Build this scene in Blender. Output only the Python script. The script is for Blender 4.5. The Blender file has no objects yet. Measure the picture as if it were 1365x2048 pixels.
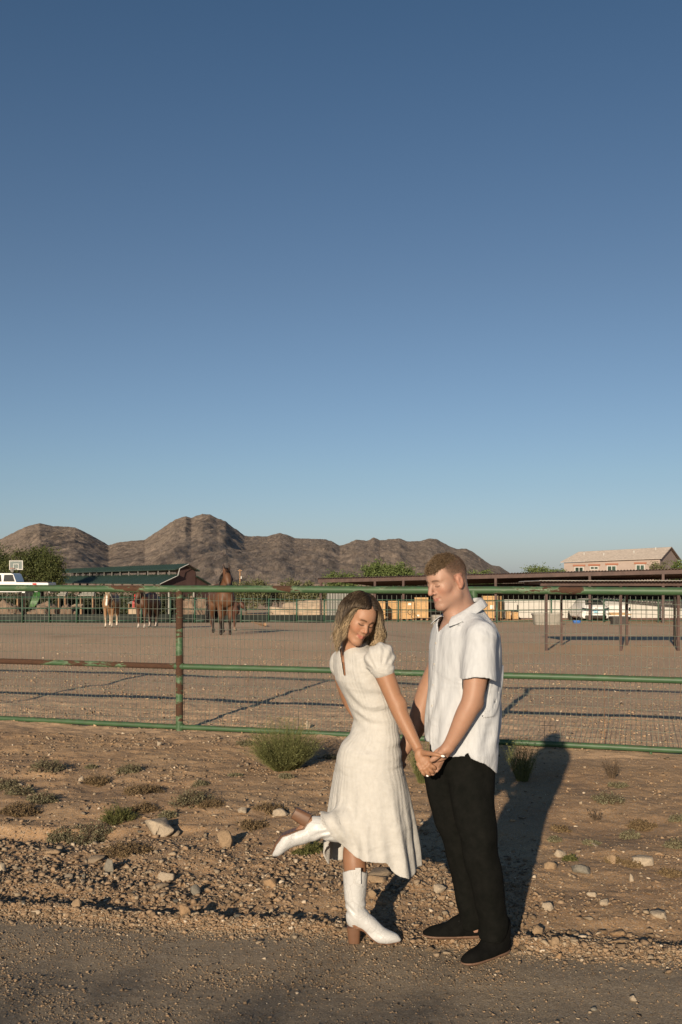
import bpy, math, random
import numpy as np
from mathutils import Vector, Matrix

# ---------------------------------------------------------------- camera, sky, sun, exposure
SC = bpy.context.scene
COL = SC.collection
F = 1991.0
H = 1.73
cam_d = bpy.data.cameras.new('camera')
cam = bpy.data.objects.new('camera', cam_d)
COL.objects.link(cam)
cam.location = (0, 0, H)
cam.rotation_euler = (math.radians(90), 0, 0)
cam_d.sensor_fit = 'VERTICAL'
cam_d.sensor_height = 36.0
cam_d.sensor_width = 24.0
cam_d.lens = 35.0
cam_d.shift_y = 126.0 / 2048.0
cam_d.clip_start = 0.05
cam_d.clip_end = 20000
SC.camera = cam

SUN_EL = math.radians(15.6)
SUN_AZ = math.radians(16.5)          # the light travels towards +Y, turned this far to +X
world = bpy.data.worlds.new('World')
SC.world = world
world.use_nodes = True
wn = world.node_tree
bg = wn.nodes['Background']
sky = wn.nodes.new('ShaderNodeTexSky')
sky.sky_type = 'NISHITA'
sky.sun_disc = False
sky.sun_elevation = SUN_EL
sky.sun_rotation = math.radians(180) + SUN_AZ
sky.altitude = 400
sky.air_density = 1.0
sky.dust_density = 0.6
sky.ozone_density = 1.5
hsv = wn.nodes.new('ShaderNodeHueSaturation')
hsv.inputs['Saturation'].default_value = 0.82
wn.links.new(sky.outputs[0], hsv.inputs['Color'])
# clear desert evening air: cooler towards the horizon than the model's yellow
wtc = wn.nodes.new('ShaderNodeTexCoord')
wsep = wn.nodes.new('ShaderNodeSeparateXYZ')
wn.links.new(wtc.outputs['Generated'], wsep.inputs[0])
wr = wn.nodes.new('ShaderNodeValToRGB')
we = wr.color_ramp.elements
while len(we) < 4: we.new(.5)
for i, (ps, c) in enumerate([(0.0, (.85, .98, 1.36)), (.10, (.84, 1.0, 1.22)), (.28, (.72, .89, 1.07)), (.5, (.53, .79, 1.02))]):
    we[i].position = ps; we[i].color = (*c, 1)
wn.links.new(wsep.outputs[2], wr.inputs['Fac'])
wmx = wn.nodes.new('ShaderNodeMix')
wmx.data_type = 'RGBA'; wmx.blend_type = 'MULTIPLY'
wmx.inputs[0].default_value = 1.0
wn.links.new(hsv.outputs[0], wmx.inputs[6])
wn.links.new(wr.outputs['Color'], wmx.inputs[7])
wn.links.new(wmx.outputs[2], bg.inputs['Color'])
bg.inputs['Strength'].default_value = 0.055

sun_d = bpy.data.lights.new('sun', 'SUN')
sun = bpy.data.objects.new('sun', sun_d)
COL.objects.link(sun)
sun_d.energy = 5.0
sun_d.angle = math.radians(0.6)
sun_d.color = (1.0, 0.83, 0.62)
ldir = Vector((math.sin(SUN_AZ) * math.cos(SUN_EL), math.cos(SUN_AZ) * math.cos(SUN_EL), -math.sin(SUN_EL)))
sun.rotation_euler = ldir.to_track_quat('-Z', 'Y').to_euler()
sun.location = (-6, -30, 12)

SC.view_settings.view_transform = 'Standard'
SC.view_settings.look = 'None'
SC.view_settings.exposure = 0.24
SC.view_settings.gamma = 1.0
SC.view_settings.use_curve_mapping = False
SC.render.engine = 'CYCLES'

# ---------------------------------------------------------------- helpers
R = np.random.RandomState(7)

def px(x, y, d):
    """point seen at photo pixel (x, y) standing d metres away"""
    return Vector(((x - 682.5) * d / F, d, H - (y - 1150.0) * d / F))

def npx(x, y, d):
    return np.array(px(x, y, d))

def sst(a, b, x):
    t = np.clip((np.asarray(x, dtype=float) - a) / (b - a), 0, 1)
    return t * t * (3 - 2 * t)

def _hash(ix, iy, iz, seed):
    h = (ix.astype(np.int64) * 374761393 + iy.astype(np.int64) * 668265263 + iz.astype(np.int64) * 2147483647 + seed * 974634777) & 0xffffffff
    h = ((h ^ (h >> 13)) * 1274126177) & 0xffffffff
    h = ((h ^ (h >> 16)) * 2246822519) & 0xffffffff
    h = h ^ (h >> 15)
    return (h & 0xffffff) / float(0xffffff)

def vnoise(x, y, z, seed=0):
    x, y, z = np.broadcast_arrays(np.asarray(x, float), np.asarray(y, float), np.asarray(z, float))
    ix, iy, iz = np.floor(x), np.floor(y), np.floor(z)
    fx, fy, fz = x - ix, y - iy, z - iz
    fx, fy, fz = [f * f * f * (f * (f * 6 - 15) + 10) for f in (fx, fy, fz)]
    o = 0
    for a in (0, 1):
        for b in (0, 1):
            for c in (0, 1):
                w = (fx if a else 1 - fx) * (fy if b else 1 - fy) * (fz if c else 1 - fz)
                o = o + w * _hash(ix + a, iy + b, iz + c, seed)
    return o * 2 - 1

def fbm(x, y, z=0.0, oct=4, seed=0, gain=0.5):
    o, a, s = 0, 1.0, 1.0
    for i in range(oct):
        o = o + a * vnoise(np.asarray(x) * s, np.asarray(y) * s, np.asarray(z) * s, seed + i * 17)
        a *= gain
        s *= 2.03
    return o

def mesh_from(name, verts, faces, smooth=True):
    """verts (N,3), faces (M,k) uniform numpy array or a list of tuples"""
    me = bpy.data.meshes.new(name)
    if isinstance(faces, np.ndarray):
        v = np.ascontiguousarray(verts, dtype=np.float32)
        f = np.ascontiguousarray(faces, dtype=np.int32)
        me.vertices.add(len(v))
        me.vertices.foreach_set('co', v.ravel())
        me.loops.add(f.size)
        me.loops.foreach_set('vertex_index', f.ravel())
        me.polygons.add(len(f))
        me.polygons.foreach_set('loop_start', np.arange(len(f), dtype=np.int32) * f.shape[1])
        me.update(calc_edges=True)
        me.validate()
    else:
        me.from_pydata([tuple(map(float, q)) for q in verts], [], [tuple(q) for q in faces])
    if smooth:
        me.polygons.foreach_set('use_smooth', np.ones(len(me.polygons), dtype=bool))
    me.update()
    return me

def obj(name, me, m=None, parent=None):
    o = bpy.data.objects.new(name, me)
    COL.objects.link(o)
    if m is not None and me is not None and not me.materials:
        me.materials.append(m)
    if parent is not None:
        o.parent = parent
        o.matrix_parent_inverse = Matrix.Translation(-parent.location) if parent.rotation_euler.to_matrix().is_identity else parent.matrix_basis.inverted()
    return o

def tag(o, label=None, cat=None, group=None, kind=None):
    if label: o['label'] = label
    if cat: o['category'] = cat
    if group: o['group'] = group
    if kind: o['kind'] = kind
    return o

def thing(name, label, cat, loc=(0, 0, 0), group=None):
    o = bpy.data.objects.new(name, None)
    COL.objects.link(o)
    o.location = loc
    o.empty_display_size = 0.1
    return tag(o, label, cat, group)

class MB:
    """collects simple shapes and links them as one mesh object"""
    def __init__(s):
        s.v, s.f = [], []
    def add(s, vs, fs):
        n = len(s.v)
        s.v += [tuple(map(float, q)) for q in vs]
        s.f += [tuple(i + n for i in q) for q in fs]
        return s
    def box(s, c, size, rz=0.0, bev=0.0):
        hx, hy, hz = [q / 2 for q in size]
        ca, sa = math.cos(rz), math.sin(rz)
        b = min(bev, hx * .9, hy * .9, hz * .9)
        if b <= 0:
            vs = [(x, y, z) for z in (-hz, hz) for x, y in ((-hx, -hy), (hx, -hy), (hx, hy), (-hx, hy))]
            fs = [(3, 2, 1, 0), (4, 5, 6, 7), (0, 1, 5, 4), (1, 2, 6, 5), (2, 3, 7, 6), (3, 0, 4, 7)]
        else:
            vs, fs = [], []
            for zz, ins in ((-hz, b), (-hz + b, 0), (hz - b, 0), (hz, b)):
                ex, ey = hx - ins, hy - ins
                bb = b
                vs += [(ex - bb, -ey, zz), (ex, -ey + bb, zz), (ex, ey - bb, zz), (ex - bb, ey, zz),
                       (-ex + bb, ey, zz), (-ex, ey - bb, zz), (-ex, -ey + bb, zz), (-ex + bb, -ey, zz)]
            for k in range(3):
                for i in range(8):
                    j = (i + 1) % 8
                    fs.append((k * 8 + i, k * 8 + j, k * 8 + 8 + j, k * 8 + 8 + i))
            fs.append(tuple(range(7, -1, -1)))
            fs.append(tuple(range(24, 32)))
        vs = [(c[0] + x * ca - y * sa, c[1] + x * sa + y * ca, c[2] + z) for x, y, z in vs]
        return s.add(vs, fs)
    def hexa(s, p):
        """8 points: 4 bottom ccw, 4 top ccw"""
        return s.add(p, [(3, 2, 1, 0), (4, 5, 6, 7), (0, 1, 5, 4), (1, 2, 6, 5), (2, 3, 7, 6), (3, 0, 4, 7)])
    def quadslab(s, p, n, t):
        """a flat 4-gon given thickness t along n"""
        n = Vector(n).normalized() * t
        a = [Vector(q) for q in p]
        return s.hexa([q for q in a] + [q + n for q in a])
    def tube(s, pts, r, n=10, cap=True):
        pts = [Vector(p) for p in pts]
        rs = r if isinstance(r, (list, tuple)) else [r] * len(pts)
        vs, fs = [], []
        up = None
        for i, p in enumerate(pts):
            t = (pts[min(i + 1, len(pts) - 1)] - pts[max(i - 1, 0)]).normalized()
            if up is None:
                up = Vector((0, 0, 1)) if abs(t.z) < .9 else Vector((1, 0, 0))
            a = t.cross(up).normalized()
            up = a.cross(t).normalized()
            for k in range(n):
                q = 2 * math.pi * k / n
                vs.append(p + (a * math.cos(q) + up * math.sin(q)) * rs[i])
        for i in range(len(pts) - 1):
            for k in range(n):
                j = (k + 1) % n
                fs.append((i * n + j, i * n + k, i * n + n + k, i * n + n + j))
        if cap:
            fs.append(tuple(range(n)))
            fs.append(tuple(range(len(pts) * n - 1, len(pts) * n - n - 1, -1)))
        return s.add(vs, fs)
    def lathe(s, c, prof, n=16):
        """prof: (radius, z) pairs"""
        vs, fs = [], []
        for r, z in prof:
            for k in range(n):
                q = 2 * math.pi * k / n
                vs.append((c[0] + r * math.cos(q), c[1] + r * math.sin(q), c[2] + z))
        m = len(prof)
        for i in range(m - 1):
            for k in range(n):
                j = (k + 1) % n
                fs.append((i * n + k, i * n + j, i * n + n + j, i * n + n + k))
        fs.append(tuple(range(n - 1, -1, -1)))
        fs.append(tuple(range((m - 1) * n, m * n)))
        return s.add(vs, fs)
    def build(s, name, m, parent=None, smooth=False):
        me = mesh_from(name, s.v, s.f, smooth)
        o = obj(name, me, m, parent)
        return o

def smooth_by_angle(o, deg=40):
    me = o.data
    me.polygons.foreach_set('use_smooth', np.ones(len(me.polygons), dtype=bool))
    try:
        me.set_sharp_from_angle(angle=math.radians(deg))
    except Exception:
        pass
    return o

def tubes(P, rad, sides=3):
    """P (N,K,3) centre lines, rad (N,K): batch of open tubes -> verts, quads"""
    N, K, _ = P.shape
    T = np.gradient(P, axis=1)
    T /= np.linalg.norm(T, axis=2, keepdims=True) + 1e-9
    ref = np.where(np.abs(T[:, :1, 2:3]) > .85, np.array([[[1., 0, 0]]]), np.array([[[0, 0, 1.]]]))
    A = np.cross(T, np.broadcast_to(ref, T.shape))
    A /= np.linalg.norm(A, axis=2, keepdims=True) + 1e-9
    B = np.cross(A, T)
    ang = np.arange(sides) * 2 * np.pi / sides
    V = P[:, :, None, :] + rad[:, :, None, None] * (A[:, :, None, :] * np.cos(ang)[None, None, :, None] + B[:, :, None, :] * np.sin(ang)[None, None, :, None])
    idx = np.arange(N * K * sides).reshape(N, K, sides)
    a = idx[:, :-1, :]
    b = np.roll(a, -1, axis=2)
    c = idx[:, 1:, :]
    d = np.roll(c, -1, axis=2)
    Fq = np.stack([a, b, d, c], axis=-1).reshape(-1, 4)
    return V.reshape(-1, 3), Fq

# ---------------------------------------------------------------- materials
def hexc(h):
    h = h.lstrip('#')
    c = [int(h[i:i + 2], 16) / 255 for i in (0, 2, 4)]
    return tuple(x / 12.92 if x <= .04045 else ((x + .055) / 1.055) ** 2.4 for x in c)

class M:
    """small node-material builder"""
    def __init__(s, name, rough=.8, metal=0.0, spec=.5):
        s.m = bpy.data.materials.new(name)
        s.m.use_nodes = True
        s.t = s.m.node_tree
        s.b = s.t.nodes['Principled BSDF']
        s.b.inputs['Roughness'].default_value = rough
        s.b.inputs['Metallic'].default_value = metal
        s.b.inputs['Specular IOR Level'].default_value = spec
        s.tc = s.t.nodes.new('ShaderNodeTexCoord')
    def n(s, t, **kw):
        o = s.t.nodes.new(t)
        for k, v in kw.items():
            if hasattr(o, k) and k not in ('inputs',):
                setattr(o, k, v)
        return o
    def L(s, a, b):
        s.t.links.new(a, b)
    def val(s, sock, v):
        if hasattr(v, 'links') or isinstance(v, bpy.types.NodeSocket):
            s.L(v, sock)
        else:
            try:
                sock.default_value = v
            except Exception:
                sock.default_value = (*v, 1.0)
    def coord(s, scale=(1, 1, 1), kind='Object', rot=(0, 0, 0)):
        mp = s.n('ShaderNodeMapping')
        mp.inputs['Scale'].default_value = scale
        mp.inputs['Rotation'].default_value = rot
        s.L(s.tc.outputs[kind], mp.inputs['Vector'])
        return mp.outputs[0]
    def noise(s, scale, detail=4, rough=.55, vec=None, dist=0.0):
        o = s.n('ShaderNodeTexNoise')
        o.inputs['Scale'].default_value = scale
        o.inputs['Detail'].default_value = detail
        o.inputs['Roughness'].default_value = rough
        o.inputs['Distortion'].default_value = dist
        s.L(vec if vec is not None else s.tc.outputs['Object'], o.inputs['Vector'])
        return o.outputs['Fac']
    def voro(s, scale, vec=None, out='Distance', feature='F1'):
        o = s.n('ShaderNodeTexVoronoi')
        o.feature = feature
        o.inputs['Scale'].default_value = scale
        s.L(vec if vec is not None else s.tc.outputs['Object'], o.inputs['Vector'])
        return o.outputs[out]
    def wave(s, scale, vec=None, dist=0.0, dir='X'):
        o = s.n('ShaderNodeTexWave')
        o.bands_direction = dir
        o.inputs['Scale'].default_value = scale
        o.inputs['Distortion'].default_value = dist
        s.L(vec if vec is not None else s.tc.outputs['Object'], o.inputs['Vector'])
        return o.outputs['Fac']
    def ramp(s, fac, stops):
        o = s.n('ShaderNodeValToRGB')
        e = o.color_ramp.elements
        while len(e) < len(stops):
            e.new(0.5)
        for i, (p, c) in enumerate(stops):
            e[i].position = p
            e[i].color = (*c, 1) if not isinstance(c, (int, float)) else (c, c, c, 1)
        s.L(fac, o.inputs['Fac'])
        return o.outputs['Color']
    def mix(s, fac, a, b, mode='MIX'):
        o = s.n('ShaderNodeMix')
        o.data_type = 'RGBA'
        o.blend_type = mode
        s.val(o.inputs[0], fac)
        for i, v in ((6, a), (7, b)):
            if isinstance(v, bpy.types.NodeSocket):
                s.L(v, o.inputs[i])
            else:
                o.inputs[i].default_value = (*v, 1)
        return o.outputs[2]
    def math(s, op, a, b=0.0):
        o = s.n('ShaderNodeMath')
        o.operation = op
        s.val(o.inputs[0], a)
        s.val(o.inputs[1], b)
        return o.outputs[0]
    def island(s):
        g = s.n('ShaderNodeNewGeometry')
        return g.outputs['Random Per Island']
    def attr(s, name, out='Color'):
        a = s.n('ShaderNodeAttribute')
        a.attribute_name = name
        return a.outputs[out]
    def color(s, c):
        s.val(s.b.inputs['Base Color'], c if isinstance(c, bpy.types.NodeSocket) else (*c, 1))
        return s
    def bump(s, h, strength=.5, dist=.01):
        o = s.n('ShaderNodeBump')
        o.inputs['Strength'].default_value = strength
        o.inputs['Distance'].default_value = dist
        s.L(h, o.inputs['Height'])
        if s.b.inputs['Normal'].links:
            s.L(s.b.inputs['Normal'].links[0].from_socket, o.inputs['Normal'])
        s.L(o.outputs[0], s.b.inputs['Normal'])
        return s
    def rough(s, v):
        s.val(s.b.inputs['Roughness'], v)
        return s

def simple(name, c, rough=.8, var=.25, scale=6, bump=.0, bscale=40, bdist=.01, metal=0.0, spec=.4, kind='Object'):
    q = M(name, rough, metal, spec)
    nz = q.noise(scale, 5, .6)
    d = tuple(x * (1 - var) for x in c)
    l = tuple(min(1, x * (1 + var)) for x in c)
    q.color(q.ramp(nz, [(.3, d), (.7, l)]))
    if bump:
        q.bump(q.noise(bscale, 4, .6), bump, bdist)
    return q.m
# ---------------------------------------------------------------- terrain
_sd = np.array([0, 13, 20, 28, 45, 66, 100, 130, 300, 900, 3000.])
_zl = np.array([0, 0, 0, 0.0, -.62, -1.40, -2.0, -2.4, -3.0, -3.0, -3.0])
_zr = np.array([0, 0, -.16, -.38, -.78, -1.40, -2.0, -2.4, -3.0, -3.0, -3.0])
def road_edge(x):
    x = np.asarray(x, float)
    return 5.065 - .19 * (x + 1.736) + .035 * vnoise(x * 1.7, 3.1, 0, 5) + .012 * vnoise(x * 7, 1.1, 0, 6)
def height(x, y):
    x = np.asarray(x, float); y = np.asarray(y, float)
    w = sst(-.03, .16, x / np.maximum(y, 1))
    z = np.interp(y, _sd, _zl) * (1 - w) + np.interp(y, _sd, _zr) * w
    s = y - road_edge(x)
    near = 1 - sst(14, 26, y)
    verge = sst(0.0, .4, s)
    z = z + .035 * verge * near * sst(2, 5, s)
    # windrow along the road edge
    rid = np.exp(-((s - .10) / .075) ** 2) * (.032 + .018 * vnoise(x * 3.1, 0.2, 0, 11))
    rid = rid * (1 - .8 * np.exp(-((x - .42) / .5) ** 2))
    rid = rid * (1 + .25 * fbm(x * 14, y * 18, 0, 3, 13))
    z = z + np.maximum(rid, 0) - .018 * np.exp(-((s - .34) / .12) ** 2) * (1 - .8 * np.exp(-((x - .42) / .5) ** 2))
    # worn scarp on the left of the verge
    q = y - (6.95 + .12 * vnoise(x * 1.3, .5, 0, 21) + .02 * x)
    z = z - .05 * (sst(-.5, -.12, q) * (1 - sst(-.10, .05, q))) * (1 - sst(-1.3, -.6, x)) * (1 + .8 * vnoise(x * 2.2, 1, 0, 22))
    a = verge * near
    z = z + a * (.022 * fbm(x * 1.1, y * 1.6, 0, 3, 31) +   .009 * fbm(x * 5, y * 7, 0, 3, 37) * (1 - .65 * sst(.3, 1.0, x)))
    z = z + near * (.0028 * fbm(x * 22, y * 22, 0, 2, 41)) * (.5 + 1.0 * verge)
    z = z + (1 - near) * .05 * fbm(x * .12, y * .12, 0, 3, 45)
    # tyre rut in the road
    z = z - .012 * np.exp(-((s + .55) / .22) ** 2) * (s < .1)
    return z
def hz(x, y):
    return float(height(x, y))

def grow(a, b, n):
    """n values from a to b in geometric steps"""
    return a * (b / a) ** (np.arange(1, n + 1) / n)
xs_f = np.linspace(-4.6, 4.6, 410)
xe = grow(4.6, 6000, 60)
XS = np.concatenate([-xe[::-1], xs_f, xe])
s_f = np.linspace(0, 7.5, 340)
SV = np.concatenate([s_f, 7.5 + grow(.03, 6000, 110)])
s_r = -np.concatenate([np.linspace(0, 1.9, 95), 1.9 + grow(.04, 60, 40)])

def ground_sheet(name, S, m, flip=False):
    X, SS = np.meshgrid(XS, S, indexing='ij')
    edge = road_edge(np.clip(X, -12, 12)) 
    Y = edge + SS
    Z = height(X, Y)
    V = np.stack([X, Y, Z], -1).reshape(-1, 3)
    n, k = X.shape
    i = np.arange(n * k).reshape(n, k)
    q = np.stack([i[:-1, :-1], i[1:, :-1], i[1:, 1:], i[:-1, 1:]], -1).reshape(-1, 4)
    if flip:
        q = q[:, ::-1]
    return obj(name, mesh_from(name, V, q), m)

def soil_mat():
    q = M('soil', .95, 0, .2)
    P = q.tc.outputs['Object']
    big = q.noise(.9, 5, .6)
    mid = q.noise(7, 6, .65)
    fine = q.noise(90, 4, .7)
    c = q.ramp(big, [(.30, (.330, .185, .085)), (.5, (.430, .256, .122)), (.72, (.500, .320, .165))])
    c = q.mix(.65, c, q.ramp(mid, [(.3, (.42, .40, .38)), (.5, (.5, .5, .5)), (.7, (.60, .585, .56))]), 'OVERLAY')
    # scattered gravel specks: light and dark pebbles
    vv = q.voro(75, None, 'Color')
    vd = q.voro(75)
    sp = q.math('LESS_THAN', vd, .38)
    pebble = q.ramp(q.n_sep(vv), [(.0, (.09, .075, .06)), (.4, (.20, .16, .12)), (.75, (.34, .27, .20)), (1., (.55, .48, .40))])
    c = q.mix(q.math('MULTIPLY', sp, .62), c, pebble)
    v2 = q.voro(190, None, 'Color')
    c = q.mix(.30, c, q.ramp(q.n_sep(v2), [(0, (.10, .08, .06)), (.5, (.28, .21, .15)), (1., (.52, .45, .37))]))
    # the paddock is laid with a paler decomposed granite than the verge
    sx = q.n('ShaderNodeSeparateXYZ'); q.L(P, sx.inputs[0])
    yy = q.math('ADD', sx.outputs[1], q.math('MULTIPLY', sx.outputs[0], .29))
    mr = q.n('ShaderNodeMapRange'); mr.inputs[1].default_value = 9.9; mr.inputs[2].default_value = 11.2
    q.L(q.math('ADD', yy, q.math('MULTIPLY', mid, .8)), mr.inputs[0])
    pale = q.ramp(q.noise(.25, 4, .6), [(.3, (.56, .385, .245)), (.7, (.68, .485, .325))])
    c = q.mix(q.math('MULTIPLY', mr.outputs[0], .72), c, pale)
    man_ = q.ramp(q.noise(.16, 3, .6, q.coord((1, .55, 1))), [(.60, 0.), (.66, .5)])
    c = q.mix(q.math('MULTIPLY', man_, mr.outputs[0]), c, (.30, .20, .11))
    q.color(c)
    q.bump(fine, .6, .006)
    q.bump(vd, -.55, .008)
    q.bump(mid, .45, .03)
    return q.m
def _nsep(self, v):
    o = self.n('ShaderNodeSeparateColor')
    self.L(v, o.inputs[0])
    return o.outputs[0]
M.n_sep = _nsep
def road_mat():
    q = M('road_dirt', .95, 0, .2)
    big = q.noise(.8, 4, .6, q.coord((.35, 1.6, 1)))
    mid = q.noise(9, 6, .65)
    c = q.ramp(big, [(.3, (.24, .182, .118)), (.55, (.295, .228, .150)), (.75, (.345, .272, .182))])
    vv = q.voro(85, None, 'Color')
    vd = q.voro(85)
    pebble = q.ramp(q.n_sep(vv), [(.0, (.07, .06, .05)), (.45, (.16, .135, .105)), (.8, (.28, .23, .18)), (1., (.50, .45, .38))])
    c = q.mix(q.math('MULTIPLY', q.math('LESS_THAN', vd, .36), .7), c, pebble)
    v2 = q.voro(230, None, 'Color')
    c = q.mix(.35, c, q.ramp(q.n_sep(v2), [(0, (.06, .05, .04)), (.5, (.19, .155, .12)), (1., (.42, .37, .30))]))
    q.color(c)
    q.bump(q.noise(120, 3, .7), .6, .004)
    q.bump(vd, -.5, .006)
    q.bump(mid, .4, .02)
    return q.m
MAT_SOIL = soil_mat()
MAT_ROAD = road_mat()
tag(ground_sheet('ground', SV, MAT_SOIL), 'stony tan desert ground from the road verge through the horse paddock', None, None, 'structure')
tag(ground_sheet('dirt_road', s_r, MAT_ROAD, True), 'packed grey brown dirt road at the bottom of the picture', None, None, 'structure')

# ---------------------------------------------------------------- mountains
PROF = [(-900, 1120), (-600, 1100), (-420, 1085), (-260, 1098), (-140, 1070), (-60, 1092), (0, 1078), (25, 1066), (50, 1053), (80, 1045), (105, 1051), (150, 1054), (165, 1060),
        (190, 1074), (218, 1090), (235, 1084), (260, 1082), (290, 1079), (310, 1066), (330, 1052), (350, 1039), (372, 1031), (383, 1035), (405, 1027),
        (420, 1028), (435, 1036), (452, 1041), (465, 1053), (490, 1070), (498, 1072), (535, 1072), (560, 1065), (575, 1069), (590, 1076), (650, 1078),
        (665, 1082), (680, 1091), (700, 1085), (712, 1079), (735, 1080), (748, 1074), (760, 1080), (785, 1077), (800, 1076), (815, 1082), (840, 1082),
        (860, 1076), (875, 1078), (895, 1090), (915, 1098), (932, 1096), (945, 1103), (960, 1113), (975, 1125), (985, 1130), (1000, 1132),
        (1012, 1140), (1025, 1148), (1060, 1153), (1150, 1156)]
def mountains():
    nx, nt = 1150, 230
    ax = np.linspace(-900, 1150, nx)
    pr = np.interp(ax, [p[0] for p in PROF], [p[1] for p in PROF])
    hs = (1150 - pr) / F                    # slope of the skyline above eye level
    T = np.linspace(0, 1.35, nt)
    A, TT = np.meshgrid(ax, T, indexing='ij')
    HS = np.repeat(hs[:, None], nt, 1)
    D = 430 + 1870 * TT
    Dr = 2300.0
    top = HS * Dr + H + 3                    # skyline height above the plain at -3
    X = (A - 682.5) / F * D
    # folds run down the slope: spurs between gullies
    u = X / 130 + .9 * fbm(X / 400, D / 600, 0, 2, 4)
    rid = 1 - np.abs(fbm(u, D / 900 + 3, 0, 2, 51))
    rid2 = 1 - np.abs(fbm(X / 42, D / 420, 0, 4, 57))
    s = np.clip(TT, 0, 1)
    base = s ** 1.25
    lobes = (rid - .62) * .18 + (rid2 - .6) * .05
    mask = np.sin(np.pi * np.clip(TT, 0, 1)) ** .8
    hgt = top * (base + lobes * mask)
    back = sst(1.0, 1.35, TT)
    hgt = hgt * (1 - .6 * back)
    env = np.minimum(hgt, HS * D + H + 3 + 0 * D)   # nothing rises above the skyline ridge
    hgt = np.where(TT < 1, np.minimum(hgt, env * 1.0), hgt)
    rough = fbm(X / 16, D / 30, 0, 4, 61)
    fine = fbm(X / 6, D / 14, 0, 2, 67)
    Z = -3 + np.maximum(hgt, 0) + (rough * 1.0 + fine * .8) * sst(0, .08, TT) * np.clip(top / 40, .1, 1) - 9 * (1 - sst(0, .06, TT)) - 1.2
    V = np.stack([X, D, Z], -1).reshape(-1, 3)
    i = np.arange(nx * nt).reshape(nx, nt)
    q = np.stack([i[:-1, :-1], i[1:, :-1], i[1:, 1:], i[:-1, 1:]], -1).reshape(-1, 4)
    k = M('mountain_rock', .95, 0, .1)
    big = k.noise(.006, 5, .6)
    c = k.ramp(big, [(.3, (.27, .212, .165)), (.7, (.345, .275, .215))])
    vv = k.coord((1, .10, .8))
    sp = k.voro(.30, vv, 'Color')
    c = k.mix(.55, c, k.ramp(k.n_sep(sp), [(0, (.24, .22, .22)), (.35, (.46, .45, .45)), (.7, (.55, .54, .53)), (.96, (.66, .63, .60)), (1, (.95, .9, .85))]), 'OVERLAY')
    shr = k.ramp(k.noise(.17, 5, .8, vv), [(.47, 0.), (.56, 1.)])
    c = k.mix(k.math('MULTIPLY', shr, .36), c, (.070, .066, .046))
    k.color(c)
    k.bump(k.noise(.14, 6, .8, vv), 1.0, 3.0)
    o = obj('mountains', mesh_from('mountains', V, q, False), k.m)
    tag(o, 'rugged brown desert mountain range across the horizon', None, None, 'structure')
mountains()
# ---------------------------------------------------------------- rocks and gravel
def ico(sub=0):
    t = (1 + 5 ** .5) / 2
    v = np.array([(-1, t, 0), (1, t, 0), (-1, -t, 0), (1, -t, 0), (0, -1, t), (0, 1, t), (0, -1, -t), (0, 1, -t), (t, 0, -1), (t, 0, 1), (-t, 0, -1), (-t, 0, 1)], float)
    v /= np.linalg.norm(v[0])
    f = [(0, 11, 5), (0, 5, 1), (0, 1, 7), (0, 7, 10), (0, 10, 11), (1, 5, 9), (5, 11, 4), (11, 10, 2), (10, 7, 6), (7, 1, 8), (3, 9, 4), (3, 4, 2), (3, 2, 6), (3, 6, 8), (3, 8, 9), (4, 9, 5), (2, 4, 11), (6, 2, 10), (8, 6, 7), (9, 8, 1)]
    for _ in range(sub):
        v = list(map(tuple, v)); c = {}; nf = []
        def mid(a, b):
            k = (min(a, b), max(a, b))
            if k not in c:
                m = np.array(v[a]) + np.array(v[b]); m /= np.linalg.norm(m)
                c[k] = len(v); v.append(tuple(m))
            return c[k]
        for a, b, d in f:
            x, y, z = mid(a, b), mid(b, d), mid(d, a)
            nf += [(a, x, z), (b, y, x), (d, z, y), (x, y, z)]
        f = nf; v = np.array(v)
    return np.array(v), np.array(f)
ICO_V, ICO_F = ico(0)
OCT_V = np.array([(1, 0, 0), (0, 1, 0), (-1, 0, 0), (0, -1, 0), (0, 0, 1), (0, 0, -1)], float)
OCT_F = np.array([(0, 1, 4), (1, 2, 4), (2, 3, 4), (3, 0, 4), (1, 0, 5), (2, 1, 5), (3, 2, 5), (0, 3, 5)])

def stone_mat(name='stone', warm=1.0):
    q = M(name, .92, 0, .25)
    r = q.island()
    c = q.ramp(r, [(0, (.12, .090, .060)), (.2, (.215, .150, .095)), (.42, (.275, .190, .118)), (.62, (.32, .225, .142)), (.82, (.225, .18, .13)), (.955, (.36, .28, .19)), (1., (.56, .47, .36))])
    c = q.mix(.6, c, q.ramp(q.noise(45, 5, .65), [(.25, (.36, .36, .36)), (.75, (.62, .61, .60))]), 'OVERLAY')
    if warm != 1.0: c = q.mix(1.0, c, (warm, warm, warm), 'MULTIPLY')
    q.color(c)
    q.bump(q.noise(140, 4, .7), .5, .004)
    return q.m
MAT_STONE = stone_mat()
import bmesh
def hull(npts, seed, box=(1, 1, 1)):
    rr = np.random.RandomState(seed)
    p = rr.normal(size=(npts, 3)); p /= np.linalg.norm(p, axis=1, keepdims=True)
    p = np.sign(p) * np.abs(p) ** .85 * rr.uniform(.82, 1.05, (npts, 1))
    p = p * np.array(box)
    bm = bmesh.new()
    for q in p: bm.verts.new(tuple(q))
    bmesh.ops.convex_hull(bm, input=bm.verts)
    loose = [v for v in bm.verts if not v.link_faces]
    for v in loose: bm.verts.remove(v)
    bmesh.ops.triangulate(bm, faces=bm.faces)
    bm.verts.index_update(); bm.verts.ensure_lookup_table()
    V = np.array([tuple(v.co) for v in bm.verts]); Fc = np.array([[v.index for v in f.verts] for f in bm.faces])
    bm.free()
    return V, Fc
HULLS = [hull(n_, 900 + i) for i, n_ in enumerate([9, 10, 8, 10, 9, 11])]
HULLS_S = [hull(n_, 950 + i) for i, n_ in enumerate([6, 7, 6, 7])]
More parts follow.
